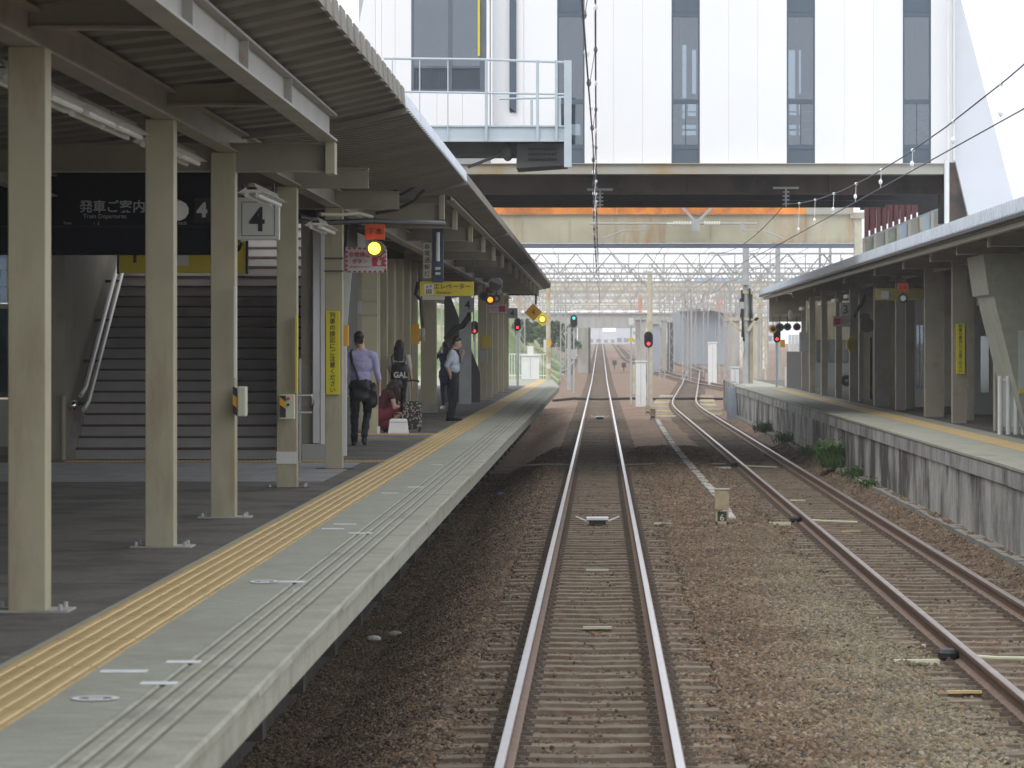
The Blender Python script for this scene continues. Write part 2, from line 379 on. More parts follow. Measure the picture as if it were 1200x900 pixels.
# ================================================================ GROUND
def rise(Y): return .006*(np.clip(Y, 240, 800)-240)
def gz(X, Y):
    X = np.asarray(X, float); Y = np.asarray(Y, float)
    z = np.full(np.broadcast(X, Y).shape, -.19)
    for xc in (0.0, 3.8): z = z - .022*np.clip((1.08-np.abs(X-xc))/.1, 0, 1)
    z = z + .035*np.clip((X-1.1)/.5, 0, 1)*np.clip((2.9-X)/.5, 0, 1)
    z = z - np.where(Y < 140, .75, .08)*np.clip((-1.15-X)/1.3, 0, 1)
    z = z + np.where(Y < 135, .20, .0)*np.clip((X-4.85)/.35, 0, 1)
    z = z + .012*np.sin(X*5.1+Y*1.3)*np.sin(Y*2.3-X) + .01*np.sin(X*11+Y*3.7)
    return z + rise(Y)
def rail_clear(X, Y): pass
xs = np.concatenate([[-400, -200, -100, -60, -35, -20, -14, -10, -8, -6], np.arange(-5, 8.01, .25), [9, 11, 14, 20, 35, 60, 100, 200, 400]])
ys = np.concatenate([[-60, -20, 0, 6], np.arange(10, 70, .5), np.arange(70, 145, 1.5), np.arange(145, 300, 6), np.arange(300, 900, 25), [1000, 1250, 1500]])
XX, YY = np.meshgrid(xs, ys, indexing='ij'); ZZ = gz(XX, YY)
nx, ny = len(xs), len(ys)
me = bpy.data.meshes.new('ground')
idx = np.arange(nx*ny).reshape(nx, ny)
fs = np.stack([idx[:-1, :-1], idx[1:, :-1], idx[1:, 1:], idx[:-1, 1:]], -1).reshape(-1, 4)
me.from_pydata(np.stack([XX, YY, ZZ], -1).reshape(-1, 3).tolist(), [], fs.tolist())
me.materials.append(M['ballast_ground'])
for p in me.polygons: p.use_smooth = True
g_o = bpy.data.objects.new('ground', me); C.objects.link(g_o); struct(g_o)

# ================================================================ TRACKS
PITCH = .571
def xc3(Y):
    if Y < 135: return 3.80
    if Y < 167: return 3.80+.5*((Y-135)/32)**2
    return 4.3+.03125*(Y-167)
HEAD = [(-.0325, 0), (-.028, .0), (.028, .0), (.0325, -.006), (.0325, -.04), (.009, -.052), (.009, -.125), (.0635, -.142), (.0635, -.153),
        (-.0635, -.153), (-.0635, -.142), (-.009, -.125), (-.009, -.052), (-.0325, -.04), (-.0325, -.006)]
HEAD = [(-.0325, -.006), (-.027, 0), (.027, 0), (.0325, -.006), (.0325, -.04), (.009, -.052), (.009, -.125), (.0635, -.142), (.0635, -.153),
        (-.0635, -.153), (-.0635, -.142), (-.009, -.125), (-.009, -.052), (-.0325, -.04)]
def rail(path, off, head, parent):
    mb = MB(); k = 0; n = len(HEAD); P = []
    for i, (x, y) in enumerate(path):
        a = path[max(i-1, 0)]; b = path[min(i+1, len(path)-1)]
        t = Vector((b[0]-a[0], b[1]-a[1])).normalized(); nn = Vector((t.y, -t.x))
        for (u, v) in HEAD: P.append((x+nn.x*(off+u), y+nn.y*(off+u), v+float(rise(y))))
    mb.mats = ['rail_side', head]
    mb.v = P
    for i in range(len(path)-1):
        for j in range(n):
            j2 = (j+1) % n
            mb.f.append((i*n+j, i*n+j2, (i+1)*n+j2, (i+1)*n+j)); mb.m.append(1 if j in (0, 1, 2) else 0)
    mb.f.append(tuple(range(n))); mb.m.append(0)
    return mb.build('rail', parent=parent)
def sleeper_mesh():
    mb = MB(); L = 1.03
    prof = [(-.10, 0), (-.115, -.14), (.115, -.14), (.10, 0)]
    k = 0
    for x, dz in ((-L, -.01), (-.45, 0), (0, -.008), (.45, 0), (L, -.01)):
        for a, b in prof: mb.v.append((x, a, b+(dz if b == 0 else 0)))
    for i in range(4):
        for j in range(4):
            j2 = (j+1) % 4; mb.f.append((i*4+j, i*4+j2, i*4+4+j2, i*4+4+j)); mb.m.append(0)
    mb.f.append((3, 2, 1, 0)); mb.m.append(0); mb.f.append((16, 17, 18, 19)); mb.m.append(0)
    mb.mats = ['sleeper']; return mb
def track(label, path_fn, y0, y1, head, group='railway tracks', nparts=300, slp=True, clips_to=75, step=4.0):
    t = thing('railway_track', label, 'railway track', (path_fn(y0), y0, -.17), group)
    n = max(2, int((y1-y0)/step)); path = [(path_fn(y0+(y1-y0)*i/n), y0+(y1-y0)*i/n) for i in range(n+1)]
    for s in (-1, 1): rail(path, s*.566, head, t)
    if not slp: return t
    first = None; base = wloc(t); rest = MB(); rest.mats = ['sleeper']; cl = MB(); cl.mats = ['clip']
    i = 0; Y = y0+.3
    while Y < y1:
        x = path_fn(Y); z = -.17+float(rise(Y)); ang = -math.atan((path_fn(Y+.5)-path_fn(Y-.5)))
        if i < nparts:
            if first is None:
                first = sleeper_mesh().build('sleeper', parent=t, local=True); o = first
            else: o = share(first, t)
            o.location = (x-base.x+random.uniform(-.02, .02), Y-base.y+random.uniform(-.012, .012), z-base.z+random.uniform(-.006, .004))
            o.rotation_euler = (0, 0, ang+random.uniform(-.008, .008))
        else:
            c = math.cos(ang)
            rest.box(x-1.03, x+1.03, Y-.1, Y+.1, z-.12, z)
        if Y < clips_to:
            for s in (-1, 1):
                rx = x+s*.566
                for q in (-1, 1):
                    cx = rx+q*.105
                    cl.box(cx-.045, cx+.045, Y-.05, Y+.05, z-.005, z+.028)
                    cl.tube([(cx-.01, Y, z+.02), (cx-.01, Y, z+.062)], .016, 6)
                    cl.box(cx-.035, cx+.025, Y-.02, Y+.02, z+.028, z+.042)
        Y += PITCH; i += 1
    if rest.v:
        o = rest.build('sleeper', parent=t); o['kind'] = 'stuff'
    if cl.v:
        o = cl.build('rail_fastening', parent=t); o['kind'] = 'stuff'
    return t
track('straight railway track with shiny rails beside platform 4, running ahead of the train', lambda Y: 0.0, 15, 800, 'rail_head')
track('rusty railway track beside the platform 3 wall, curving right beyond the bridge', xc3, 22, 300, 'rail_head_dull', nparts=300, clips_to=85)
def interp(pts):
    pts = sorted(pts)
    def f(Y):
        if Y <= pts[0][0]: a, b = pts[0], pts[1]
        elif Y >= pts[-1][0]: a, b = pts[-2], pts[-1]
        else:
            for a, b in zip(pts, pts[1:]):
                if a[0] <= Y <= b[0]: break
        return a[1]+(b[1]-a[1])*(Y-a[0])/(b[0]-a[0])
    return f
track('distant rusty track crossing in from the right beyond the platform 3 end', interp([(205, 8.7), (291, 5.7), (420, 3.8), (700, 3.8)]), 205, 760, 'rail_head_dull', nparts=0, clips_to=0, step=15)
track('distant track curving away left of the tall cream mast below the green bank', interp([(165, -6.5), (230, -5.0), (330, -3.6), (600, -3.9)]), 165, 560, 'rail_head', nparts=0, clips_to=0, step=12)
track('distant track second right of the straight one on the far rise', interp([(300, 9.8), (420, 9.0), (760, 11.5)]), 300, 760, 'rail_head', nparts=0, clips_to=0, step=20)

# ---------------------------------------------------------------- loose ballast (instanced stones)
def stones(name, n_per, y0, y1, r0, r1):
    A = []
    strips = np.arange(y0, y1, 1.0)
    for a in strips:
        xl = max(-3.1, -.182*(a+1)-.4+CX); xr = min(5.24, .1275*(a+1)+.4+CX)
        if xr <= xl: continue
        k = int(n_per*(xr-xl)*1.0)
        A.append(np.stack([rng.uniform(xl, xr, k), rng.uniform(a, a+1, k)], 1))
    A = np.concatenate(A); X, Y = A[:, 0], A[:, 1]
    keep = np.ones(len(X), bool); dz = np.zeros(len(X))
    for xc, ys0 in ((0.0, 15.3), (3.8, 22.3)):
        d = np.abs(X-xc)
        near = d < 1.05
        ph = np.abs(((Y-ys0+PITCH/2) % PITCH)-PITCH/2)
        on = near & (ph < .105)
        keep &= ~(on & (rng.random(len(X)) > np.where(d > .72, .30+.5*np.clip((d-.8)/.25, 0, 1), .06)))
        dz = np.where(on, .022, dz)
        rl = np.abs(d-.566)
        keep &= ~(rl < .075)
        dz = np.where(near & ~on, dz-np.where(d > .72, .002, .010), dz)
        keep &= ~(near & (rl < .17) & (rng.random(len(X)) > .45))
    X, Y, dz = X[keep], Y[keep], dz[keep]
    Z = gz(X, Y)+dz+rng.uniform(-.012, .012, len(X))
    me = bpy.data.meshes.new(name); me.vertices.add(len(X))
    me.vertices.foreach_set('co', np.stack([X, Y, Z], 1).astype(np.float32).ravel())
    at = me.attributes.new('rot', 'FLOAT_VECTOR', 'POINT'); at.data.foreach_set('vector', rng.uniform(0, 6.28, (len(X), 3)).astype(np.float32).ravel())
    nr = np.minimum(np.abs(X), np.abs(X-3.8)) < 1.05
    sc_ = np.where(nr, .78, 1.0)[:, None]*rng.uniform(r0, r1, (len(X), 1))*rng.uniform(.5, 1.35, (len(X), 3))
    at = me.attributes.new('scl', 'FLOAT_VECTOR', 'POINT'); at.data.foreach_set('vector', sc_.astype(np.float32).ravel())
    o = bpy.data.objects.new(name, me); C.objects.link(o)
    ng = bpy.data.node_groups.new('stones', 'GeometryNodeTree')
    ng.interface.new_socket('Geometry', in_out='INPUT', socket_type='NodeSocketGeometry'); ng.interface.new_socket('Geometry', in_out='OUTPUT', socket_type='NodeSocketGeometry')
    N = ng.nodes; Lk = ng.links; gi = N.new('NodeGroupInput'); go = N.new('NodeGroupOutput')
    ico = N.new('GeometryNodeMeshIcoSphere'); ico.inputs['Radius'].default_value = 1; ico.inputs['Subdivisions'].default_value = 1
    nzt = N.new('ShaderNodeTexNoise'); nzt.inputs['Scale'].default_value = 1.1
    sb = N.new('ShaderNodeVectorMath'); sb.operation = 'SUBTRACT'; sb.inputs[1].default_value = (.5, .5, .5)
    ml = N.new('ShaderNodeVectorMath'); ml.operation = 'SCALE'; ml.inputs['Scale'].default_value = 1.3
    sp = N.new('GeometryNodeSetPosition'); Lk.new(ico.outputs['Mesh'], sp.inputs['Geometry']); Lk.new(nzt.outputs['Color'], sb.inputs[0]); Lk.new(sb.outputs[0], ml.inputs[0]); Lk.new(ml.outputs[0], sp.inputs['Offset'])
    sm = N.new('GeometryNodeSetMaterial'); sm.inputs['Material'].default_value = M['ballast_stone']; Lk.new(sp.outputs[0], sm.inputs[0])
    iop = N.new('GeometryNodeInstanceOnPoints'); Lk.new(gi.outputs[0], iop.inputs['Points']); Lk.new(sm.outputs[0], iop.inputs['Instance'])
    ar = N.new('GeometryNodeInputNamedAttribute'); ar.data_type = 'FLOAT_VECTOR'; ar.inputs[0].default_value = 'rot'
    asn = N.new('GeometryNodeInputNamedAttribute'); asn.data_type = 'FLOAT_VECTOR'; asn.inputs[0].default_value = 'scl'
    e2r = N.new('FunctionNodeEulerToRotation'); Lk.new(ar.outputs[0], e2r.inputs[0]); Lk.new(e2r.outputs[0], iop.inputs['Rotation']); Lk.new(asn.outputs[0], iop.inputs['Scale'])
    Lk.new(iop.outputs[0], go.inputs[0])
    md = o.modifiers.new('stones', 'NODES'); md.node_group = ng
    o['kind'] = 'stuff'; tag(o, 'loose broken stone ballast lying round the sleepers, rusty brown and olive grey', 'ballast')
    return o
stones('ballast', 1700, 17, 50, .014, .028)
o = stones('ballast', 650, 50, 92, .020, .036); o['label'] = 'loose stone ballast under and before the bridge, dark in its shade'

# ---------------------------------------------------------------- small trackside things
def gpos(x, y, h=2.79):
    Y = F*h/(y-405.5); return px(x, Y), Y
X, Y = .02, 52.0
t = thing('transponder', 'white topped train transponder box on splayed brackets between the shiny rails', 'track transponder', (X, Y, -.17))
MB().box(X-.17, X+.17, Y-.18, Y+.18, -.09, -.055).build('cover_plate', 'fence_white', t)
MB().box(X-.13, X+.13, Y-.22, Y+.15, -.16, -.092).build('body', 'black', t)
m = MB()
for s in (-1, 1): m.prism([(X+s*.17, -.12), (X+s*.34, -.05), (X+s*.34, -.035), (X+s*.17, -.10)], 'y', Y-.05, Y+.05)
m.build('bracket', 'fence_white', t)
X, Y = gpos(703, 489, 2.75)
t = copy_thing(t, (.05, 127, -.17), 'small far transponder box between the shiny rails beyond the bridge shade')
def marker(x, y, wd, h, label, num=None):
    X, Y = gpos(x, y); t = thing('track_box', label, 'trackside box', (X, Y, -.17)); z = -.19
    MB().box(X-wd/2, X+wd/2, Y-.09, Y+.09, z+h*.48, z+h).build('housing', 'signal_box', t, bevel=.008)
    MB().box(X-wd/2-.006, X+wd/2+.006, Y-.10, Y+.09, z+h, z+h+.02).build('lid', 'beam_grey', t)
    m = MB().box(X-wd*.45, X-wd*.32, Y-.08, Y+.08, z, z+h*.45); m.box(X+wd*.32, X+wd*.45, Y-.08, Y+.08, z, z+h*.45).box(X-wd*.45, X+wd*.45, Y-.08, Y+.08, z+.06, z+.11)
    m.build('stand', 'signal_box', t)
    MB().box(X-wd*.32, X+wd*.32, Y-.03, Y-.02, z+.12, z+h*.44).build('number_plate', 'dark_steel', t)
    if num: text(num, h*.24, 'sign_white', t, (X, Y-.034, z+h*.28), 'number')
marker(846, 618, .22, .60, 'tan metal box on legs with a number plate in the ballast between the tracks', '6')
marker(765, 493, .20, .45, 'tan box beside the cable trough, nearer of the far pair', None)
marker(759, 487, .19, .42, 'tan box beside the cable trough, farther of the far pair', None)
t = thing('cable_trough', 'long narrow concrete cable trough running between the two tracks', 'cable trough', (2.2, 53, -.15))
yy = 53.; first = None
while yy < 124:
    xo = 2.19+.10*math.sin(yy*.05)+(.0 if yy > 60 else (yy-60)*.012); z = float(gz(xo, yy))+.03
    if first is None: first = MB().box(-.075, .075, 0, .96, -.06, .02).build('cover', 'concrete_far', t, local=True); o = first
    else: o = share(first, t)
    o.location = (xo-2.2, yy-53, z+.15+random.uniform(-.006, .006)); o.rotation_euler = (0, 0, random.uniform(-.015, .015)-.1*.05*math.cos(yy*.05))
    yy += 1.0
# cables and bond covers crossing the tracks
def cross(name, label, pts, r, m, seg=None):
    o = MB().tube(pts, r, 6).build(name, m, None, smooth=True); tag(o, label, 'cable', 'cables crossing the track bed'); return o
yv = 78
cross('track_cable', 'thin pale cable crossing below the straight track in the bridge shade',
      [(-2.2, yv, -.2), (-1.2, yv, -.15), (-.75, yv, -.16), (-.55, yv, -.2), (-.3, yv, -.22), (0, yv-.2, -.2), (.3, yv, -.2), (.7, yv, -.16), (1.3, yv, -.14), (2.1, yv+.2, -.15), (3.0, yv, -.14)], .018, 'pale_cable')
cross('track_cable', 'thick black cable crossing both tracks beyond the platform end', [(-2.4, 172, -.2), (-1.3, 172.5, -.1), (0, 172, -.14), (1.4, 172.4, -.1), (3, 172, -.12), (5, 172.6, -.1), (7.2, 173, -.15)], .07, 'cable')
def bond(Y, label, y2=None):
    t = thing('bond_cover', label, 'cable cover', (3.8, Y, -.17), 'pale cable covers across the rusty track')
    z = -.125
    MB().box(2.65, 3.05, Y-.03, Y+.03, z-.06, z-.015).build('cover_plate', 'box_cream', t)
    MB().tube([(3.3, Y-.05, z+.02), (3.55, Y-.02, z), (3.75, Y+.06, z-.01), (4.1, Y+.06, z-.02)], .018, 6).build('hose', 'box_cream', t)
    MB().ball((3.13, Y, -.1), .09, 8, 5, (1.1, 1, .7)).build('clamp', 'black', t)
bond(29.3, 'pale cable cover crossing the rusty track nearest the camera')
bond(52.2, 'pale cable cover crossing the rusty track, second from the camera')
bond(76, 'pale cable cover crossing the rusty track at the edge of the bridge shade')
for i, (x, y, m_, lb) in enumerate(((1098, 754, 'sign_white', 0), (1130, 808, 'yellow_bar', 0), (935, 585, 'box_cream', 0), (997, 621, 'yellow_bar', 0), (700, 666, 'box_cream', 0), (700, 733, 'box_cream', 0), (777, 612, 'box_cream', 0), (770, 541, 'sign_white', 0))):
    X, Y = gpos(x, y, 2.76)
    o = MB().box(X-.14, X+.14, Y-.022, Y+.022, -.17, -.148).build('sleeper_tag', m_)
    tag(o, ['white painted strip on the sleeper end beside the rusty rail, nearest the frame edge', 'yellow painted strip on the sleeper end left of the rusty rail', 'pale strip on a sleeper between the rusty rails', 'yellow strip on a sleeper between the rusty rails',
            'pale strip on the sleeper just nearer than the transponder', 'pale strip on a sleeper between the shiny rails, nearest the camera', 'pale strip on the sleeper end right of the shiny rail', 'white strip on the sleeper end right of the shiny rail in the bridge shade'][i], 'painted marker', 'painted sleeper markers')
for x, y, nm, lb, mt in ((438, 708, 'stone', 'pale broken stone lying in the dark under the platform edge', 'white_plastic'), (463, 706, 'stone', 'larger pale stone lying under the platform edge', 'concrete_far'),
                 (587, 566, 'plastic_bottle', 'bluish crushed bottle thrown under the platform edge', 'blue_panel')):
    X, Y = gpos(x, y, 3.1)
    o = MB().ball((X, Y, float(gz(X, Y))+.05), .07, 8, 5, (1.3, .8, .6)).build(nm, mt, smooth=(nm == 'plastic_bottle')); tag(o, lb, 'litter' if nm != 'stone' else 'stone')
# weeds at the foot of the right wall
def weed(X, Y, z, n, h, label):
    mb = MB(); mb.mats = ['leaf']
    for _ in range(n):
        a = random.uniform(0, 6.28); l = h*random.uniform(.5, 1.1); sp = random.uniform(.1, .7); r0 = random.uniform(0, .25)
        bx, by = X+math.cos(a)*r0*1.4-.03, Y+math.sin(a)*r0*2.5
        tx, ty = bx+math.cos(a)*l*sp, by+math.sin(a)*l*sp; wv = Vector((-math.sin(a), math.cos(a), 0))*.022
        mx_, my_, mz_ = (bx+tx)/2, (by+ty)/2, z+l*.65
        mb.add([(bx, by, z), (mx_-wv.x, my_-wv.y, mz_), (tx, ty, z+l*(1-.4*sp)), (mx_+wv.x, my_+wv.y, mz_)], [(0, 1, 2, 3)])
        for k in range(3):
            q = random.random(); c = Vector((bx+(tx-bx)*q, by+(ty-by)*q, z+l*q)); u = Vector((random.uniform(-1, 1), random.uniform(-1, 1), random.uniform(-.3, .8))).normalized()*.06; v = u.cross(Vector((random.uniform(-1, 1), random.uniform(-1, 1), 1))).normalized()*.022
            mb.add([c, c+u*.5+v, c+u, c+u*.5-v], [(0, 1, 2, 3)])
    o = mb.build('weed_clump', 'leaf'); return tag(o, label, 'weeds')
weed(5.12, 71.5, 0.0, 420, .62, 'bushy green weeds growing at the foot of the stained platform wall')
weed(5.16, 66, 0.0, 90, .25, 'small sprig of weeds lower along the stained platform wall')

for i, (yy_, xx_, n_, h_) in enumerate(((62.2, 5.10, 40, .16), (79, 5.12, 70, .3), (90, 5.1, 90, .35), (101, 5.1, 120, .4))):
    weed(xx_, yy_, -.02, n_, h_, ['low weed tuft at the wall foot just nearer than the bushy weeds', 'weed tuft at the wall foot just past the bushy weeds', 'weed tuft at the wall foot in the bridge shade', 'far weed tuft at the wall foot below the platform 3 roof end'][i])
# ================================================================ LEFT PLATFORM (4)
PZ = 1.10; EX = -1.475
plat = struct(thing('platform', 'x', 'x', (-3, 15, 0))); del plat['label']; del plat['category']
MB().box(-9.2, -2.80, 8, 128, .70, PZ).build('asphalt_surface', 'asphalt', plat)
MB().prism([(-2.80, 8), (-1.93, 8), (-1.93, 128), (-2.55, 154), (-2.80, 154)], 'z', .93, PZ-.002).build('walkway_slab', 'walk_concrete', plat)
MB().prism([(-9.2, 128), (-2.803, 128), (-2.803, 154), (-9.2, 154)], 'z', .72, PZ-.003).build('end_slab', 'walk_concrete', plat)
MB().box(-9.0, -3.0, 8, 152, -1.2, .70).build('retaining_wall', 'post_dark', plat)
# coping slabs with grooves
L_ = 4.8; first = None; yy = 10.
while yy < 128-L_:
    if first is None:
        mb = MB(); g = .004
        prof = [(EX, -.19), (EX, -.055), (EX-.006, -.05), (EX+.018, -.045), (EX+.018, -.012), (EX+.006, 0)]
        x = EX-.16
        for k in range(4):
            prof += [(x, 0), (x-.008, -.010), (x-.030, -.010), (x-.038, 0)]; x -= .082
        prof += [(-1.93, 0), (-1.93, -.19)]
        prof = [(a, b) for a, b in prof]
        mb.mats = ['coping', 'groove']; n = len(prof)
        sub = 6
        for i in range(sub+1):
            for (a, b) in prof:
                j = random.uniform(-.006, .004) if (b < -.001 and b > -.06 and a > EX-.02) else 0
                mb.v.append((a+j, (L_-g)*i/sub, b))
        for i in range(sub):
            for j in range(n):
                j2 = (j+1) % n; mb.f.append((i*n+j, i*n+j2, (i+1)*n+j2, (i+1)*n+j))
                mb.m.append(1 if (prof[j][1] < -.005 and prof[j2][1] < -.005 and prof[j][0] < EX-.1 and prof[j][1] > -.1) else 0)
        mb.f.append(tuple(range(n))); mb.m.append(0); mb.f.append(tuple(reversed(range(sub*n, sub*n+n)))); mb.m.append(0)
        first = mb.build('coping_slab', parent=plat, local=True); o = first
    else: o = share(first, plat)
    o.location = (3, yy-15, PZ+random.uniform(-.003, .003)); yy += L_
MB().prism([(EX, yy), (-1.93, yy), (-1.93, 128), (-2.55, 154), (-2.17, 154)], 'z', PZ-.19, PZ-.001).build('coping_slab', 'coping', plat)
first = None; yy = 12.
while yy < 128:
    if first is None: first = MB().box(-.15, .15, -.15, .15, -1.6, -.19).box(-.3, .5, -.12, .12, -.34, -.20).build('support_post', 'post_dark', plat, local=True); o = first
    else: o = share(first, plat)
    o.location = (3-2.75, yy-15, PZ); yy += 3.6
# tactile tiles
def tile_mesh(n=5, wd=.44, dp=.296):
    mb = MB().mat('yellow_tile').box(-wd/2, wd/2, 0, dp, -.02, .005)
    mb.mat('yellow_bar')
    for k in range(n):
        x = -wd/2+.045+(wd-.09)*k/(n-1); mb.prism([(x-.020, .005), (x-.014, .011), (x+.014, .011), (x+.020, .005)], 'y', 0, dp)
    return mb
first = None
rest = tile_mesh(); 
nt_ = 0; yy = 11.5
while nt_ < 300:
    if first is None: first = tile_mesh().build('tactile_tile', parent=plat, local=True); o = first
    else: o = share(first, plat)
    o.location = (3-2.53+random.uniform(-.002, .002), yy-15, PZ+random.uniform(0, .002)); yy += .3; nt_ += 1
mb = MB(); mb.mats = ['yellow_tile', 'yellow_bar']
while yy < 150:
    k = len(mb.v); q = tile_mesh(5, .44, .299)
    mb.v += [(a-2.53, b+yy, c+PZ) for a, b, c in q.v]; mb.f += [tuple(i+k for i in f) for f in q.f]; mb.m += q.m; yy += .3
o = mb.build('tactile_tile', parent=plat); o['kind'] = 'stuff'
# pale tiles in front of the stairs, Y 37-44
mb = MB(); mb.mats = ['pave_tile']; first = None
for iy in range(12):
    for ix in range(19):
        x = -3.05-ix*.305-.15; y = 37.2+iy*.5
        if x < -8.8: continue
        if first is None: first = MB().box(-.148, .148, 0, .485, -.02, .006).build('paving_tile', 'pave_tile', plat, local=True); o = first
        else: o = share(first, plat)
        o.location = (x+3, y-15, PZ+random.uniform(0, .003))
# dotted tactile row leading from the strip to the stairs & elevator
for Yr, xa in ((43.5, -7.0), (57.0, -4.4)):
    first = None; x = -2.9
    while x > xa:
        if first is None:
            m = MB().mat('yellow_tile').box(-.148, .148, 0, .296, -.01, .012); m.mat('yellow_bar')
            for a in range(5):
                for b in range(5): m.box(-.125+a*.058-.012, -.125+a*.058+.012, .03+b*.058-.012, .03+b*.058+.012, .012, .017)
            first = m.build('warning_tile', parent=plat, local=True); o = first
        else: o = share(first, plat)
        o.location = (x+3, Yr-15, PZ); x -= .3
for yj in (16.2, 21.4, 27.1, 32.6):
    MB().box(-9.1, -2.83, yj, yj+.03, PZ-.01, PZ+.003).build('joint_strip', 'groove', plat)
for (xa, xb, ya, yb) in ((-5.2, -3.9, 22.2, 24.6), (-4.6, -3.5, 14.6, 17.4), (-7.5, -5.6, 29.5, 32.1)):
    MB().prism([(xa, ya), (xb, ya+.15), (xb-.1, yb), (xa+.12, yb-.1)], 'z', PZ-.01, PZ+.0035).build('asphalt_patch', 'asphalt_new', plat)
# painted marks
def mark(x, y, wpx, d=.05, oval=False):
    Y = F*(CZ-PZ)/(y-405.5); X = px(x, Y); hw = wpx*Y/F/2; z = PZ+.004
    m = MB()
    if oval:
        n = 20
        vs = [(X+hw*math.cos(q), Y+d*2.0*math.sin(q), z) for q in [2*math.pi*i/n for i in range(n)]]+[(X+hw*.72*math.cos(q), Y+d*1.3*math.sin(q), z) for q in [2*math.pi*i/n for i in range(n)]]
        m.add(vs, [(i, (i+1) % n, n+(i+1) % n, n+i) for i in range(n)])
        m.box(X-hw*.3, X+hw*.3, Y-d*.35, Y+d*.35, z-.003, z)
    else: m.box(X-hw, X+hw, Y-d, Y+d, z-.004, z)
    m.build('painted_mark', 'white_line', plat)
for a in ((112, 819, 56, .05, True), (215, 776, 40), (186, 801, 42), (145, 787, 54), (310, 682, 34, .07, True), (341, 682, 32), (404, 614.5, 26), (390, 620, 26), (422, 625, 28), (457, 578, 20), (487, 571, 18), (345, 692, 0.1), (512, 545, 14)):
    mark(*a)

# ================================================================ RIGHT PLATFORM (3)
EX3 = 5.275
pl3 = struct(thing('platform', 'x', 'x', (7, 30, 0))); del pl3['label']; del pl3['category']
MB().prism([(EX3+.02, 20), (6.95, 20), (6.95, 150), (EX3+.02, 127.2)], 'z', .80, PZ-.001).build('walkway_slab', 'walk_concrete', pl3)
MB().box(6.953, 16, 20, 150, .7, PZ).build('asphalt_surface', 'asphalt', pl3)
# wall: recessed panels, coping course
first = None; f2 = None; yy = 24.; pw = 3.6
while yy < 126:
    if first is None:
        mb = MB().box(0, .25, .003, pw-.003, -1.4, -.272); first = mb.build('wall_panel', 'wall_concrete', pl3, local=True); o = first
        f2 = MB().mat('wall_top').box(-.035, .3, .002, pw-.002, -.262, -.06).mat('groove').box(-.028, .3, .002, pw-.002, -.058, -.036).mat('coping').box(-.045, .3, .002, pw-.002, -.035, 0).build('coping_course', parent=pl3, local=True); o2 = f2
        MB().box(EX3+.03, EX3+.4, 22, 127, -.6, PZ-.02).build('wall_core', 'dark_steel', pl3)
    else: o = share(first, pl3); o2 = share(f2, pl3)
    j = random.uniform(-.008, .008)
    o.location = (EX3-7+j, yy-30, PZ); o2.location = (EX3-7+random.uniform(-.006, .006), yy-30, PZ+random.uniform(-.004, .004)); yy += pw
MB().prism([(EX3-.03, 126), (EX3+.3, 126), (5.9, 150), (5.6, 150)], 'z', -.3, PZ+.001).build('wall_panel', 'wall_concrete', pl3)
MB().prism([(125.0, -.15), (126.7, PZ-.05), (127.5, PZ-.05), (127.5, -.15)], 'x', EX3-.36, EX3-.05).build('end_ramp_panel', 'flange_blue', pl3)
yy = 24.; first = None
while yy < 126:
    if first is None: first = MB().box(-.16, .12, .004, .9-.004, -.2, .03).build('kerb', 'kerb', pl3, local=True); o = first
    else: o = share(first, pl3)
    o.location = (EX3-.03-7+random.uniform(-.012, .012), yy-30, random.uniform(-.02, .01)); yy += .9
yy = 36.; first = None
while yy < 119:
    if first is None: first = tile_mesh().build('tactile_tile', parent=pl3, local=True); o = first
    else: o = share(first, pl3)
    o.location = (6.36-7+random.uniform(-.002, .002), yy-30, PZ); yy += .3
# opening in the wall (drain recess)
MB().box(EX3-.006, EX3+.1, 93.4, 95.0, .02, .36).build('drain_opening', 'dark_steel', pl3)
# ================================================================ LEFT CANOPY
RX, RZ = -1.735, 4.80
def roof_z(x):
    pts = [(-9.0, 4.75), (-5.4, 4.33), (-2.33, 4.67), (RX, RZ)]
    for a, b in zip(pts, pts[1:]):
        if a[0] <= x <= b[0]: return a[1]+(b[1]-a[1])*(x-a[0])/(b[0]-a[0])
    return pts[-1][1]
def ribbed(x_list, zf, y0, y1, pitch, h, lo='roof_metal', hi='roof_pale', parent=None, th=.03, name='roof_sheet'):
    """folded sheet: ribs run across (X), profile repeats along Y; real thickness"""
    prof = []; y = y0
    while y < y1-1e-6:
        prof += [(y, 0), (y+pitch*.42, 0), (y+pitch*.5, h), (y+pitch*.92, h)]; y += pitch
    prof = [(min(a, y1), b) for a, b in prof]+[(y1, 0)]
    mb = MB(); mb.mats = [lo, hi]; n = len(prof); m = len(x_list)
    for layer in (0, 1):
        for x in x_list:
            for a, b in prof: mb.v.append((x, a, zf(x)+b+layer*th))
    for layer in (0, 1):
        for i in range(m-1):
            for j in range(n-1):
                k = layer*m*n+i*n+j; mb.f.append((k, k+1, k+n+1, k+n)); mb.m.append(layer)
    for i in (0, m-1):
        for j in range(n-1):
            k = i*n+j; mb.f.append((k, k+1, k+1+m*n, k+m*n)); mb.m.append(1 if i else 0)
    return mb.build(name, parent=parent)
can = thing('platform_canopy', 'long grey platform roof on cream columns over platform 4, left of the tracks', 'platform canopy', (-3.2, 19, PZ))
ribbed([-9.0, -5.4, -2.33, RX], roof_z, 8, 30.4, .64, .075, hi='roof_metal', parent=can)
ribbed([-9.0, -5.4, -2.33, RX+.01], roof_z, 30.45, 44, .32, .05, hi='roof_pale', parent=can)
ribbed([-3.7, -2.33, RX], roof_z, 44.05, 64, .32, .05, hi='roof_metal', parent=can)
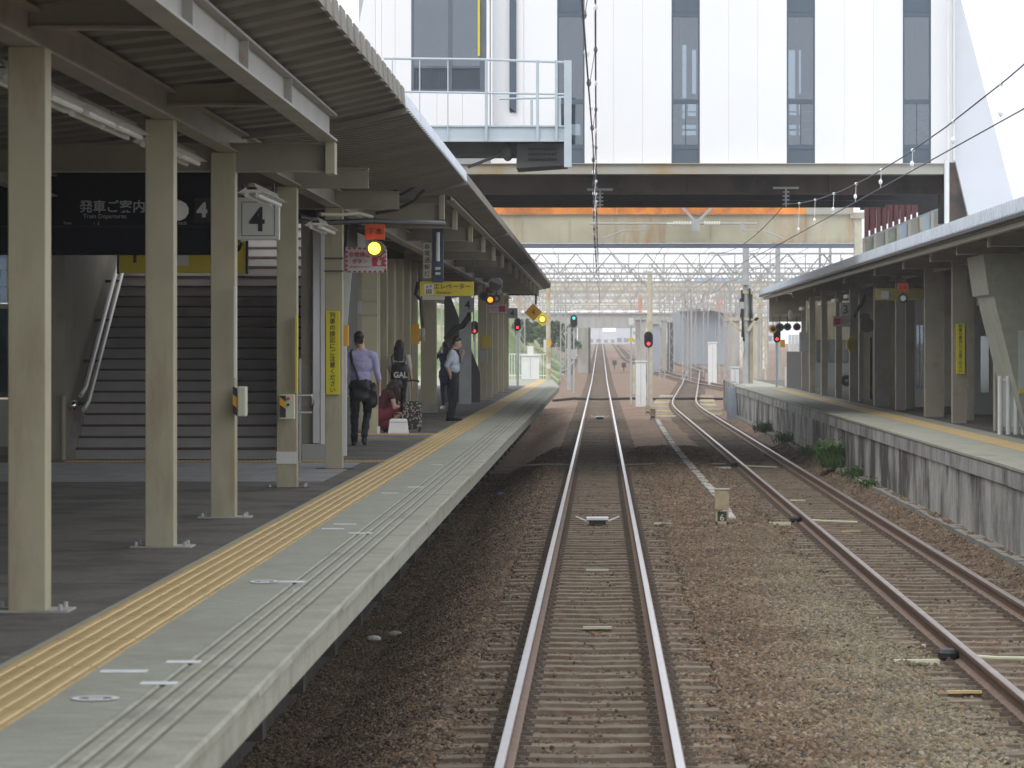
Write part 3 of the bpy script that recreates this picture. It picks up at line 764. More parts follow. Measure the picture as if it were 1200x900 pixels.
MB().box(-9.0, -3.71, 44.05, 48.0, 5.05, 5.15).box(-9.0, -3.71, 55.0, 64, 5.05, 5.15).box(-3.74, -3.71, 44.05, 64, 4.4, 5.05).box(-9.0, -3.71, 44.05, 44.1, 4.3, 5.05).box(-9.0, -3.71, 63.95, 64, 4.3, 5.05).build('raised_roof', 'soffit', can)  # gap left open over the stairs, added to let sky light down
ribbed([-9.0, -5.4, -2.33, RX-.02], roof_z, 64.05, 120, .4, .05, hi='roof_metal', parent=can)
# rib end caps along the track side
for (a, b, p, hh, w_, mt, x) in ((8, 30.4, .64, .17, .42, 'roof_metal', RX), (30.45, 44, .32, .13, .16, 'roof_pale', RX+.01), (44.05, 119.8, .32, .13, .2, 'roof_metal', RX)):  # middle caps pale: the glint on the ribs is put into the colour
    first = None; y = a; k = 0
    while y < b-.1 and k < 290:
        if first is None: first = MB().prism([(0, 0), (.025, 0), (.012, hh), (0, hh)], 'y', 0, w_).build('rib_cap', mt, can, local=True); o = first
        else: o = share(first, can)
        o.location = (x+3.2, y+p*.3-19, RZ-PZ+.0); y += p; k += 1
MB().box(-8.8, RX+.0, 8, 8.02, 4.3, 4.9).build('end_board', 'roof_metal', can)
MB().prism([(-2.6, 4.55), (RX, 4.72), (RX, 4.95), (-2.6, 4.85)], 'y', 119.9, 120.3).build('gable_board', 'roof_metal', can)
for (a, b) in ((30.43, 0), (44.02, 0), (64.02, 0), (85, 0)):
    MB().prism([(-5.3, 4.30), (-2.33, 4.60), (RX+.03, 4.75), (RX+.03, 4.80), (-2.33, 4.66), (-5.3, 4.34)], 'y', a-.05, a+.05).build('roof_joint', 'roof_metal', can)
COLY = [19.0, 25.1, 29.4, 35.6, 41.0, 92.6, 97.4, 103, 109, 115]
colx = {19.0: -3.21, 25.1: -3.26, 29.4: -3.27, 35.6: -3.29, 41.0: -3.22}
for i, y in enumerate(COLY):
    x = colx.get(y, -3.22); w_ = .215 if y < 60 else .24
    c = MB().box(x-w_/2, x+w_/2, y, y+.2, PZ, 4.33).build('column', 'cream_paint', can, bevel=.006)
    MB().box(x-.22, x+.24, y-.04, y+.26, PZ, PZ+.012).build('base_plate', 'concrete_far' if y < 30 else 'asphalt', c)
    if y < 40:
        bm2 = MB()
        for q, r_ in ((-.18, 0), (.19, 0), (-.18, .2), (.19, .2)): bm2.tube([(x+q, y+r_+.01, PZ+.012), (x+q, y+r_+.01, PZ+.045)], .013, 6)
        bm2.build('anchor_bolt', 'mast_grey', c)
    c2 = MB().box(-7.7, -7.45, y, y+.2, PZ, 4.33).build('column', 'cream_paint', can)
def hbeam(mb, p0, p1, axis, wd, z0, z1, c):
    """I section: flanges + web. axis y: runs p0..p1 in Y at X=c"""
    t = .018
    if axis == 'y':
        mb.box(c-wd/2, c+wd/2, p0, p1, z0, z0+t).box(c-wd/2, c+wd/2, p0, p1, z1-t, z1).box(c-.01, c+.01, p0, p1, z0+t, z1-t)
    else:
        mb.box(p0, p1, c-wd/2, c+wd/2, z0, z0+t).box(p0, p1, c-wd/2, c+wd/2, z1-t, z1).box(p0, p1, c-.01, c+.01, z0+t, z1-t)
m = MB(); hbeam(m, 8, 29.3, 'y', .16, 4.42, 4.66, -2.33)
for y in (13, 19, 22.0, 25.1): m.box(-2.40, -2.26, y-.012, y+.012, 4.44, 4.64)
m.build('edge_beam', 'fascia_paint', can)
m = MB(); hbeam(m, 8, 120, 'y', .16, 4.33, 4.55, -3.22); m.build('column_beam', 'steel_paint', can)
m = MB(); hbeam(m, 8, 120, 'y', .16, 4.10, 4.32, -5.4); m.build('valley_beam', 'steel_paint', can)
m = MB(); hbeam(m, 8, 120, 'y', .12, 4.36, 4.52, -7.57); m.build('column_beam', 'steel_paint', can)
m = MB(); hbeam(m, 47, 119, 'y', .12, 4.66, 4.76, -2.05); m.build('edge_beam', 'steel_paint', can)
first = None
for y in (19.0, 25.1, 35.6, 41.0):
    m = MB(); hbeam(m, -7.5, -2.34 if y < 29 else -2.42, 'x', .12, 4.435 if y < 29 else 4.31, 4.60 if y < 29 else 4.53, y+.1); m.build('cross_beam', 'steel_paint', can)
m = MB(); hbeam(m, -7.5, -2.36, 'x', .14, 4.16, 4.42, 29.5); o = m.build('cross_beam', 'steel_paint', can)
MB().box(-2.36, -2.28, 29.36, 29.64, 4.14, 4.42).build('end_plate', 'cream_paint', o)
y = 50.3
while y < 118:
    if y < 64 : xa = -3.6
    else: xa = -7.4
    m = MB(); hbeam(m, xa, -2.17, 'x', .12, 4.40, 4.64, y); o = m.build('cross_beam', 'steel_paint', can)
    MB().box(-2.17, -2.10, y-.09, y+.09, 4.38, 4.68).build('end_plate', 'cream_paint', o); y += 6.1
m = MB(); hbeam(m, -7.4, -2.17, 'x', .14, 4.32, 4.60, 46.2); o = m.build('cross_beam', 'steel_paint', can); MB().box(-2.17, -2.10, 46.1, 46.3, 4.38, 4.80).build('end_plate', 'cream_paint', o)
light_block_wall = struct(MB().box(-9.35, -9.2, 8, 46.3, 0, 4.75).build('wall', 'kiosk_wall'))  # added wall out of view, blocks light coming in from the left
# painted labels low on the column, fluorescent lights
MB().box(-3.29-.11, -3.29+.11, 35.593, 35.597, 1.36, 1.49).build('pale_label', 'sign_white', can)
def flu(X, Y, Z, label, L=1.25):
    t = thing('fluorescent_light', label, 'ceiling light', (X, Y, Z), 'unlit fluorescent lights under the platform 4 roof')
    MB().prism([(X-.05, Z), (X+.05, Z), (X+.02, Z+.06), (X-.02, Z+.06)], 'y', Y, Y+L).build('housing', 'steel_paint', t)
    MB().tube([(X+.05, Y+.03, Z-.05), (X+.05, Y+L-.03, Z-.05)], .022, 8).tube([(X-.05, Y+.03, Z-.05), (X-.05, Y+L-.03, Z-.05)], .022, 8).build('tube', 'tube_glass', t, smooth=True)
    MB().prism([(X-.13, Z-.03), (X+.13, Z-.03), (X+.05, Z+.02), (X-.05, Z+.02)], 'y', Y, Y+L).build('reflector', 'white_plastic', t)
    return t
fy = [17.6, 19.4, 20.9, 22.4, 23.8, 25.9, 27.4]
names = ['unlit light just left of the nearest column at the frame edge', 'unlit light right behind the nearest column', 'unlit light, second behind the nearest column', 'unlit light, third behind the nearest column just before the second column',
         'unlit light meeting the second column', 'unlit light right behind the second column', 'unlit light ending at the third column']
for y, n_ in zip(fy, names): flu(-3.45, y, 4.24, n_, 1.3)
flu(-3.12, 30.4, 4.05, 'large unlit twin tube light hanging above the number 4 sign', 2.2)
flu(-3.12, 37.2, 4.0, 'unlit light curving down behind the fourth column', 2.0)
flu(-5.9, 24.5, 4.0, 'small unlit light far left above the departure board', 1.2)
# conduits and cables
o = MB().tube([(px(350, 38), 38, pz(254, 38)), (px(382, 38.5), 38.5, pz(259, 38)), (px(430, 39), 39, pz(259, 39)), (px(520, 42), 42, pz(262, 42))], .035, 8).build('conduit', 'black', smooth=True); tag(o, 'thick black conduit running under the roof beams behind the number 4 sign', 'conduit')
o = MB().tube([(px(375, 37), 37, pz(251, 37)), (px(400, 37.4), 37.4, pz(250, 37)), (px(420, 38), 38, pz(250, 38)), (px(436, 38.5), 38.5, pz(254, 38.5))], .02, 8).build('pale_conduit', 'pale_cable', smooth=True); tag(o, 'pale curved conduit arching over the black one by the fifth column', 'conduit')
for i, (pts, lb) in enumerate(((((402, 236), (415, 215), (440, 205), (470, 228), (492, 215)), 'sagging black cable loop under the roof before the first bracket'),
                (((440, 250), (465, 246), (485, 235), (497, 222)), 'second black cable bending up to the roof by the bracket'),
                (((408, 258), (405, 285), (402, 300), (401, 330)), 'black cable dropping beside the fifth column'))):
    o = MB().tube([(px(a, 43), 43, pz(b, 43)) for a, b in pts], .02, 6).build('hanging_cable', 'cable', smooth=True); tag(o, lb, 'cable')

# ================================================================ RIGHT CANOPY
R3X, R3Z = 5.765, 4.465
c3 = thing('platform_canopy', 'lower platform roof with a pale ribbed edge over platform 3, right of the tracks', 'platform canopy', (7.2, 60, PZ))
rz3 = lambda x: R3Z+(x-R3X)*.03
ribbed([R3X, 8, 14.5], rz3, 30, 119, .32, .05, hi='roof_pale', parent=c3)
first = None; y = 40.; k = 0
while y < 118.8:
    if first is None: first = MB().mat('roof_pale').prism([(0, -.02), (-.03, -.02), (-.02, .17), (0, .17)], 'y', 0, .17).build('rib_cap', parent=c3, local=True); o = first
    else: o = share(first, c3)
    o.location = (R3X-7.2, y-60, R3Z-PZ); y += .32
MB().box(R3X-.005, R3X+.03, 30, 119, R3Z-.06, R3Z+.16).build('fascia', 'roof_pale', c3)
MB().box(R3X-.035, R3X+.05, 30, 119, R3Z-.09, R3Z-.04).build('drip_edge', 'dark_steel', c3)
m = MB(); hbeam(m, 30, 119, 'y', .1, 4.27, 4.37, 5.90); m.build('edge_beam', 'steel_paint', c3)
m = MB(); hbeam(m, 30, 119, 'y', .16, 4.20, 4.42, 7.2); m.build('column_beam', 'steel_paint', c3)
struct(MB().box(13.6, 13.8, 36, 112, 0, 4.6).build('wall', 'kiosk_wall'))  # unseen wall added to darken the space under this roof
for y in (51.5, 56.0, 60.5, 66, 72.9, 82, 93.2, 104, 113):
    m = MB(); hbeam(m, 6.1, 12, 'x', .14, 4.16, 4.39, y); o = m.build('cross_beam', 'steel_paint', c3)
    MB().box(6.06, 6.10, y-.09, y+.09, 4.15, 4.40).build('end_plate', 'cream_paint', o)
for (y, a, b) in ((116.7, 939.5, 944.7), (107.6, 948.7, 955.4), (102, 962.6, 969.8), (97.3, 979.4, 986.6), (90.9, 995.8, 1005), (91.6, 1006.8, 1011.7), (84.1, 1024.7, 1043.5),
                  (78.6, 1050, 1061), (80.5, 1061.5, 1072), (71.2, 1084, 1106), (65.4, 1116.4, 1133), (68.0, 1133.2, 1142), (59.3, 1166, 1181)):
    MB().box(px(a, y), px(b, y), y, y+.28, PZ, 4.5).build('column', 'steel_paint', c3, bevel=.006)
# ================================================================ STATION BUILDING OVER THE TRACKS
def holes_wall(mb, x0, x1, z0, z1, holes, y0, y1):
    xs_ = sorted({x0, x1, *[h[0] for h in holes], *[h[1] for h in holes]}); zs_ = sorted({z0, z1, *[h[2] for h in holes], *[h[3] for h in holes]})
    for a, b in zip(xs_, xs_[1:]):
        for c, d_ in zip(zs_, zs_[1:]):
            mx_, mz_ = (a+b)/2, (c+d_)/2
            if not any(h[0] < mx_ < h[1] and h[2] < mz_ < h[3] for h in holes): mb.box(a, b, y0, y1, c, d_)
BY = 72.0; BX0, BX1 = -4.2, px(1117, BY); BZ = pz(192, BY); BT = 15.5
bd = thing('station_building', 'white panelled station building with tall narrow windows built over the tracks', 'building', (2, BY, BZ))
strips_ = [(653, 685), (787, 820), (922, 955), (1058, 1091)]
solid = [(575, 653, 2), (685, 787, 3), (820, 922, 3), (955, 1058, 3), (1091, 1117, 1)]
for a, b, n in solid:
    xa, xb = px(a, BY), px(b, BY)
    for i in range(n):
        u, v = xa+(xb-xa)*i/n, xa+(xb-xa)*(i+1)/n
        if a == 575 and i == 0:   # the panel split by the dark slit
            s0, s1 = px(597, BY), px(605, BY); zb = pz(132, BY)
            MB().box(u+.004, s0, BY, BY+.12, BZ, BT).box(s1, v-.004, BY, BY+.12, BZ, BT).box(s0, s1, BY+.001, BY+.12, BZ, zb).build('wall_panel', 'white_panel', bd)
            MB().prism([(s0+.004, zb+.12), (s1-.004, zb-.0), (s1-.004, BT), (s0+.004, BT)], 'y', BY-.10, BY+.08).build('slit_window', 'frame_blue', bd)
        else: MB().box(u+.0015, v-.0015, BY, BY+.12, BZ, BT).build('wall_panel', 'white_panel', bd)
MB().box(BX0, px(577, BY), BY+.14, BY+.16, BZ, BT).build('backing', 'panel_seam', bd)
for a, b, n in solid: MB().box(px(a, BY)+.01, px(b, BY)-.01, BY+.13, BY+.2, BZ, BT).build('backing', 'panel_seam', bd)
for i, (a, b) in enumerate(strips_):
    xa, xb = px(a, BY), px(b, BY); yb = BY+.10
    f = MB(); t_ = .035
    f.box(xa, xa+t_, BY+.02, yb, BZ, BT).box(xb-t_, xb, BY+.02, yb, BZ, BT)
    for y in (119, 172, 17): z = pz(y, BY); f.box(xa, xb, BY+.03, yb, z-.05, z+.05)
    f.box((xa+xb)/2-.012, (xa+xb)/2+.012, BY+.04, yb, pz(172, BY), pz(119, BY))
    f.box(xa, xb, BY+.04, BY+.08, BZ, pz(174, BY)).box(xa, xb, BY+.04, BY+.08, pz(14, BY), pz(0, BY)+.5)
    fr = f.build('window_frame', 'frame_blue', bd)
    MB().box(xa+t_, xb-t_, BY+.06, BY+.07, pz(172, BY), pz(17, BY)).build('pane', 'glass', fr)
    if i == 0: MB().box(xa+.1, xb-.12, BY+.5, BY+.52, pz(112, BY), pz(26, BY)).build('blind', 'frame_blue', bd)
    else:
        m = MB(); xx_ = xa+(.22 if i == 1 else .30)
        m.box(xx_, xx_+.05, BY+1.5, BY+1.55, BZ, 12)
        for y in (131, 142, 152, 162): z = pz(y, BY+1); m.box(xa, xb, BY+1.0, BY+1.03, z-.012, z+.012)
        m.build('inner_rail', 'mast_grey', bd)
# inside: floor, ceiling, back wall with windows one can see through
BB = 94.0
holes = []
for (a, b, c, d_) in ((797, 804.5, 52, 115), (811, 816, 58, 110), (797, 803, 120, 139), (806, 816, 120, 136), (799, 816, 146, 151), (799, 816, 153, 162), (799, 816, 164, 172),
                      (924, 932, 58, 115), (936, 939, 58, 110), (925, 939, 120, 135), (925, 939, 146, 151), (925, 939, 153, 162), (925, 939, 164, 172), (665, 680, 145, 172)):
    holes.append((px(a, BB), px(b, BB), pz(d_, BB), pz(c, BB)))
m = MB(); holes_wall(m, BX0, BX1+2, 7.05, BT, holes, BB, BB+.2); m.build('back_wall', 'frame_blue', bd)
MB().box(BX0, BX1, BY+.3, BB-.01, 6.9, 7.2).build('floor', 'frame_dark', bd)
MB().box(BX0, BX1+.0, BY+.25, BB+.2, BT, BT+.3).build('roof', 'viaduct_grey', bd)
MB().box(BX0-.2, BX0, BY+.15, BB, 7.05, BT).box(BX1, BX1+.2, BY+.15, BB, 7.05, BT).build('side_wall', 'white_panel', bd)
# left tower with the wide window
TY = 71.5; xa, xb = px(424, TY), px(575, TY); tz = pz(148, TY)
w0, w1, wz = px(482, TY), px(570, TY), pz(108, TY)
for (a, b, c, d_) in ((px(440, TY), px(447, TY), tz, BT), (px(447, TY), px(463, TY), tz, BT), (px(463, TY), w0, tz, BT), (w1, px(575, TY), tz, BT),
                      (w0, px(512, TY), tz, wz), (px(512, TY), px(542, TY), tz, wz), (px(542, TY), w1, tz, wz)):
    MB().box(a+.002, b-.002, TY, TY+.12, c, d_).build('wall_panel', 'white_panel', bd)
MB().prism([(px(417, TY), pz(45, TY)), (px(415, TY), tz), (px(440, TY)-.003, tz), (px(440, TY)-.003, pz(-60, TY)), (px(438, TY), pz(-60, TY))], 'y', TY, TY+.12).build('wall_panel', 'white_panel', bd)
MB().box(px(575, TY)-.02, px(577, TY), TY, BY+.02, tz, BT).build('corner_panel', 'white_panel', bd)
MB().box(px(420, TY), w0-.01, TY+.125, TY+.2, tz, BT).box(w1+.01, px(575, TY), TY+.125, TY+.2, tz, BT).box(px(420, TY), px(575, TY), TY+.125, TY+1.4, tz-.1, tz).build('backing', 'panel_seam', bd)
f = MB().box(w0, w0+.05, TY+.01, TY+.1, wz, BT).box(w1-.14, w1, TY+.01, TY+.1, wz, BT).box(px(525, TY), px(530, TY), TY+.01, TY+.1, wz, BT).box(w0, w1, TY+.02, TY+.1, wz-.02, wz+.06).box(w0, w1, TY+.02, TY+.1, pz(80, TY), pz(77, TY))
fr = f.build('window_frame', 'frame_dark', bd)
MB().box(w0+.05, w1-.14, TY+.06, TY+.07, pz(77, TY), BT).build('pane', 'glass', fr)
m = MB(); x = w0+.05
while x < w1-.15: m.box(x, x+.018, TY+.03, TY+.06, wz+.06, pz(80, TY)); x += .045
o = m.build('louvre_bar', 'frame_blue', fr); o['kind'] = 'stuff'
MB().box(w0, w1, TY+.09, TY+.12, wz, pz(78, TY)).build('louvre_back', 'frame_dark', fr)
MB().box(w0-.1, w1+.1, TY+2.2, TY+2.3, wz, pz(25, TY)).box(w0-.1, w1+.1, TY+2.19, TY+2.2, pz(35, TY+2), pz(30, TY+2)).build('reflection_panel', 'mast_grey', bd)  # grey panel whose tone stands in for reflections in the wide window
MB().box(px(560, TY), px(562.5, TY), TY-.06, TY-.02, pz(66, TY), BT).build('pipe', 'label_yellow', bd)
MB().box(px(552, TY), px(560, TY), TY+.3, TY+.4, pz(76, TY), pz(55, TY)).build('white_box', 'white_panel', bd)
# sloping wall on the right and its drainpipes
MB().prism([(px(1119, 71.5), pz(-29, 71.5)), (px(1194, 71.5), pz(258, 71.5)), (px(1136, 71.5), pz(258, 71.5)), (px(1120, 71.5), pz(190, 71.5)), (px(1119, 71.5), pz(190, 71.5))], 'y', 71.5, 74).build('sloping_wall', 'slope_panel', bd)
MB().prism([(px(1112, 71.6), pz(190, 71.6)), (px(1120, 71.6), pz(190, 71.6)), (px(1135, 71.6), pz(258, 71.6)), (px(1112, 71.6), pz(258, 71.6))], 'y', 71.7, 73.9).build('rusty_side', 'beam_brown', bd)
MB().tube([(px(1109.5, 71), 71, pz(262, 71)), (px(1109.5, 71), 71, pz(188, 71))], .055, 10).tube([(px(1111, 71.3), 71.3, pz(188, 71.3)), (px(1111, 71.3), 71.3, 14)], .03, 8).tube([(px(1118, 71.3), 71.3, pz(188, 71.3)), (px(1118, 71.3), 71.3, 14)], .02, 8).build('drainpipe', 'fence_white', bd, smooth=True)
# balcony
DY = 67.0
bl = thing('balcony', 'pale blue steel balcony with pipe railings below the wide window, left of the overhead wire', 'balcony', (px(590, DY), DY, pz(165, DY)))
bx0, bx1 = px(425, DY), px(664, DY); zt, zb = pz(147, DY), pz(166, DY)
MB().box(bx0, bx1, DY, DY+.06, zb, zt).box(bx0, bx1, DY-.04, DY, zt-.03, zt).box(bx0, bx1, DY-.04, DY, zb, zb+.03).box(bx1-.05, bx1, DY+.06, 70.5, zb, zt).build('edge_channel', 'balcony_paint', bl)
MB().box(bx0, bx1, DY+.06, 70.55, zb+.05, zb+.09).build('deck', 'dark_steel', bl)
z1, z2 = pz(71, DY), pz(109, DY)
for x, r in ((460, .012), (492, .012), (525, .014), (570, .032), (630, .032), (652, .032)):
    MB().tube([(px(x, DY), DY-.06, zb+.0), (px(x, DY), DY-.06, z1)], r, 8).build('post', 'balcony_paint', bl, smooth=True)
MB().box(bx1-.05, bx1+.10, DY-.08, DY+.0, pz(196, DY), z1-.0).build('end_post', 'balcony_paint', bl)
MB().tube([(px(450, DY), DY-.06, z1+.04), (px(500, DY), DY-.06, z1+.03), (px(560, DY), DY-.06, z1+.02), (bx1, DY-.06, z1-.04), (bx1, 70.5, z1-.04)], .026, 8).tube([(px(440, DY), DY-.06, z2+.03), (bx1, DY-.06, z2-.03), (bx1, 70.5, z2-.03)], .022, 8).build('handrail', 'balcony_paint', bl, smooth=True)
MB().tube([(px(585, 69), 69, pz(116, 69)), (px(664, 69), 69, pz(114, 69))], .022, 8).tube([(px(623, 69), 69, pz(147, 69)), (px(623, 69), 69, pz(117, 69))], .03, 8).tube([(px(656, 69), 69, pz(147, 69)), (px(656, 69), 69, pz(115, 69))], .03, 8).build('side_rail', 'balcony_paint', bl, smooth=True)
m = MB().box(px(606, 68), px(665, 68), 67.5, 68.9, pz(195, 68), pz(169, 68)).box(px(525, 69), px(606, 69), 68.2, 69.2, pz(185, 69), pz(169, 69)).tube([(px(548, 67.6), 67.6, pz(196, 67.6)), (px(600, 67.6), 67.6, pz(176, 67.6))], .03, 6)
m.prism([(px(606, 68), pz(199, 68)), (px(664, 68), pz(195, 68)), (px(664, 68), pz(194, 68)), (px(606, 68), pz(190, 68))], 'y', 67.4, 69)
m.build('bracket_frame', 'dark_steel', bl)
m = MB()
for i in range(11):
    for j in range(3): m.box(px(619+i*3.1, 67.45), px(620.8+i*3.1, 67.45), 67.46, 67.5, pz(188-j*6, 67.5), pz(185.5-j*6, 67.5))
o = m.build('perforation', 'soffit', bl); o['kind'] = 'stuff'
MB().ball((px(595, 67.6), 67.6, pz(180, 67.6)), .16, 10, 6, (.7, 1, 1)).build('motor_cover', 'dark_steel', bl, smooth=True)
# bridge deck
br = thing('bridge', 'steel girder bridge carrying the station building, its rear girder streaked with orange rust', 'bridge', (2, 73, 5.7))
gx0, gx1 = -4.6, px(1105, 72)
MB().box(gx0, gx1, 71.8, 72.3, pz(204.5, 72), pz(193, 72)).box(gx0, gx1, 71.74, 72.3, pz(193, 72), pz(192, 72)).build('deck_fascia', 'beam_grey', br)
m = MB().box(gx0, px(1118, 73), 73, 73.03, pz(226, 73), pz(205.5, 73)).box(gx0, px(1118, 73), 72.9, 73.2, pz(228, 73), pz(226, 73)).box(gx0, gx1, 72.3, 73.2, pz(205.5, 73), pz(203, 73))
m.build('front_girder', 'beam_brown', br)
x = gx0+.4; first = None
while x < gx1:
    if first is None: first = MB().box(-.015, .015, 72.92-73, -.001, 0, 1).build('stiffener', 'beam_brown', br, local=True); first.scale = (1, 1, pz(206, 73)-pz(226, 73)); o = first
    else: o = share(first, br)
    o.location = (x-2, 0, pz(226, 73)-5.7); x += 1.55
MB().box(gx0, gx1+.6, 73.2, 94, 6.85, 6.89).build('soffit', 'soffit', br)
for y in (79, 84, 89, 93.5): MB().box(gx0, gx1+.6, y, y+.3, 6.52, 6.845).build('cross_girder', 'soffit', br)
GY = 117.0; ga, gb = -6.0, px(1000, GY)
n = 9
for i in range(n):
    u, v = ga+(gb-ga)*i/n, ga+(gb-ga)*(i+1)/n
    MB().box(u, v-.006, GY-.12, GY+.3, pz(251, GY), pz(241, GY)).build('top_flange', 'rust_orange' if i != 8 else 'beam_grey', br)
    MB().box(u+.001, v-.001, GY, GY+.04, pz(285, GY), pz(251.5, GY)).build('web_plate', 'rust_web', br)
    MB().box(v-.02, v, GY-.03, GY, pz(284, GY), pz(252, GY)).build('stiffener', 'rust_web', br)
MB().box(ga, gb, GY-.15, GY+.3, pz(290.5, GY), pz(285.5, GY)).build('bottom_flange', 'flange_blue', br)
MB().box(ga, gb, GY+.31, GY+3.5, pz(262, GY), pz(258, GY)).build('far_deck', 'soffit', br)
MB().box(px(1001, GY), px(1010, GY), GY, GY+.3, PZ, pz(256, GY)).build('pier', 'mast_cream', br)
MB().box(px(996, GY), px(1013, GY), GY-.1, GY+.3, pz(256, GY), pz(249, GY)).build('bearing', 'beam_grey', br)
# stair enclosure going down to platform 3, right of the girder
se = thing('stair_enclosure', 'maroon ribbed wall and beige sloping fence of the stairs down to platform 3', 'stair enclosure', (px(1050, 98), 98, 5))
Y = 98
m = MB(); x = 1013.
while x < 1076: m.prism([(px(x, Y), pz(282-(x-1013)*.38, Y)), (px(x+5, Y), pz(281-(x-1013)*.38, Y)), (px(x+5, Y), pz(240, Y)), (px(x, Y), pz(240, Y))], 'y', Y, Y+.06+.05*((int(x-1013)//7) % 2)); m.box(px(x+5, Y), px(x+7, Y), Y+.1, Y+.14, pz(270-(x-1013)*.38, Y), pz(240, Y)); x += 7
m.build('ribbed_wall', 'maroon', se)
m = MB(); x = 1012.; k = 0
while x < 1106:
    yl = 280-(x-1012)*.40
    MB().prism([(px(x, Y-1), pz(300, Y-1)), (px(x+13, Y-1), pz(300, Y-1)), (px(x+13, Y-1), pz(yl-5.2, Y-1)), (px(x, Y-1), pz(yl, Y-1))], 'y', Y-1, Y-.94).build('fence_panel', ['walk_concrete', 'beam_grey', 'walk_concrete', 'balcony_paint', 'beam_grey', 'balcony_paint', 'kiosk_wall'][k % 7], se)
    MB().box(px(x, Y-1)-.04, px(x, Y-1)+.04, Y-1.06, Y-1.0, pz(300, Y-1), pz(yl-1, Y-1)).build('fence_post', 'mast_cream', se); x += 13.4; k += 1
MB().bar((px(1012, Y-1), Y-1.05, pz(280, Y-1)), (px(1106, Y-1), Y-1.05, pz(242.5, Y-1)), .05).build('top_rail', 'mast_grey', se)
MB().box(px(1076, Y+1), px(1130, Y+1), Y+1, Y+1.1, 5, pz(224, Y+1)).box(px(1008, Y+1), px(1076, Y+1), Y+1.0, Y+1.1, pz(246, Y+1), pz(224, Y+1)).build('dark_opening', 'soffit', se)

# wire supports on the girders
t = thing('wire_support', 'long steel pipe with ribbed insulators hung in front of the rusty girder', 'wire support', (px(785, 116.4), 116.4, 6.2))
Y = 116.4; z = pz(262, Y)
MB().tube([(px(691, Y), Y, z), (px(781, Y), Y, z)], .035, 8).tube([(px(844, Y), Y, z), (px(887, Y), Y, z)], .035, 8).tube([(px(813, Y), Y, z), (px(826, Y), Y, z)], .05, 8).build('pipe', 'mast_grey', t, smooth=True)
m = MB()
for (a, b) in ((790, 809), (826, 843)):
    for i in range(7): m.disc((px(a+(b-a)*i/6., Y), Y, z), .085, 'x', .035, 12)
    m.tube([(px(a-9 if a < 800 else a, Y), Y, z), (px(b+4, Y), Y, z)], .03, 8)
m.build('insulator', 'insulator', t)
MB().bar((px(800, Y), Y, pz(227, Y)), (px(800, Y), Y, pz(243, Y)), .09).bar((px(800, Y), Y, pz(243, Y)), (px(815, Y), Y, pz(260, Y)), .09).bar((px(834, Y), Y, pz(227, Y)), (px(834, Y), Y, pz(243, Y)), .09).bar((px(834, Y), Y, pz(243, Y)), (px(817, Y), Y, pz(260, Y)), .09).box(px(811, Y), px(820, Y), Y-.05, Y+.05, pz(271, Y), pz(258, Y)).build('bracket', 'mast_grey', t)
for i, (x0, y0, x1, y1) in enumerate(((755, 265, 706, 280), (870, 265, 917, 280))):
    MB().tube([(px(x0, Y), Y, pz(y0-2, Y)), (px(x0, Y), Y, pz(y0+5, Y)), (px((x0+x1)/2, Y), Y-.3, pz((y0+y1)/2-2, Y)), (px(x1, Y), Y-.5, pz(y1, Y))], .022, 6).box(px(x0, Y)-.06, px(x0, Y)+.06, Y-.03, Y+.03, pz(y0+4, Y), pz(y0-4, Y)).build('steady_arm', 'mast_grey', t)
def hang_ins(x, y0, y1, Y, label):
    t = thing('hanging_insulator', label, 'insulator', (px(x, Y), Y, pz(y1, Y)))
    MB().box(px(x, Y)-.28, px(x, Y)+.28, Y-.05, Y+.05, pz(y0+2.5, Y), pz(y0, Y)).build('bracket', 'mast_grey', t)
    m = MB().tube([(px(x, Y), Y, pz(y0, Y)), (px(x, Y), Y, pz(y1, Y))], .022, 6)
    for i in range(4): m.disc((px(x, Y), Y, pz(y0+6+(y1-y0-9)*i/3., Y)), .075, 'z', .03, 12)
    m.build('insulator', 'mast_grey', t)
hang_ins(921, 219, 242, 72.8, 'insulator hanging from the brown girder where the right wire is held')
hang_ins(703, 221, 243, 72.8, 'insulator hanging from the brown girder over the straight track')
# overhead wires
def spans(sup, sag, n=10):
    """wire through support points (x, y, z), each span sagging by sag * (length/50)^2"""
    out = [Vector(sup[0])]
    for p, q in zip(sup, sup[1:]):
        p, q = Vector(p), Vector(q); sg = sag*((q.y-p.y)/50)**2
        for k in range(1, n+1):
            u = k/n; v = p.lerp(q, u); v.z -= 4*sg*u*(1-u); out.append(v)
    return out
def at_y(P, y):
    for a, b in zip(P, P[1:]):
        if a.y <= y <= b.y: return a.lerp(b, (y-a.y)/(b.y-a.y))
    return P[-1]
t = thing('overhead_wire', 'overhead wires running above the straight track', 'overhead wire', (0, 20, 5))
cw = [Vector(p) for p in [(-.09, 12, 5.02), (-.02, 40, 5.02), (-.07, 73, 5.0), (-.05, 116, 5.0), (.05, 168, 5.0), (-.05, 230, 5.0), (.05, 400, 6.0), (0, 700, 7.6)]]
MB().tube(cw, .0085, 5).build('contact_wire', 'wire', t)
mw = spans([(.04, 12, 6.05), (-.02, 73, 5.74), (0, 116, 5.9), (0, 168, 6.1), (0, 230, 6.3), (0, 300, 6.6), (0, 400, 7.2), (0, 700, 8.6)], .42)
MB().tube(mw, .0095, 5).build('messenger_wire', 'wire', t)
y = 21.5; k = 0
while y < 110:
    a_, b_ = at_y(cw, y), at_y(mw, y)
    MB().tube([a_, b_], .005, 4).ball((a_.x, y, a_.z+.06), .024, 6, 4, (1, 1, 1.6)).ball((b_.x, y, b_.z-.03), .020, 6, 4, (1, 1, 1.6)).build('dropper', 'insulator_white' if k % 2 == 0 else 'wire', t); y += 3.2; k += 1
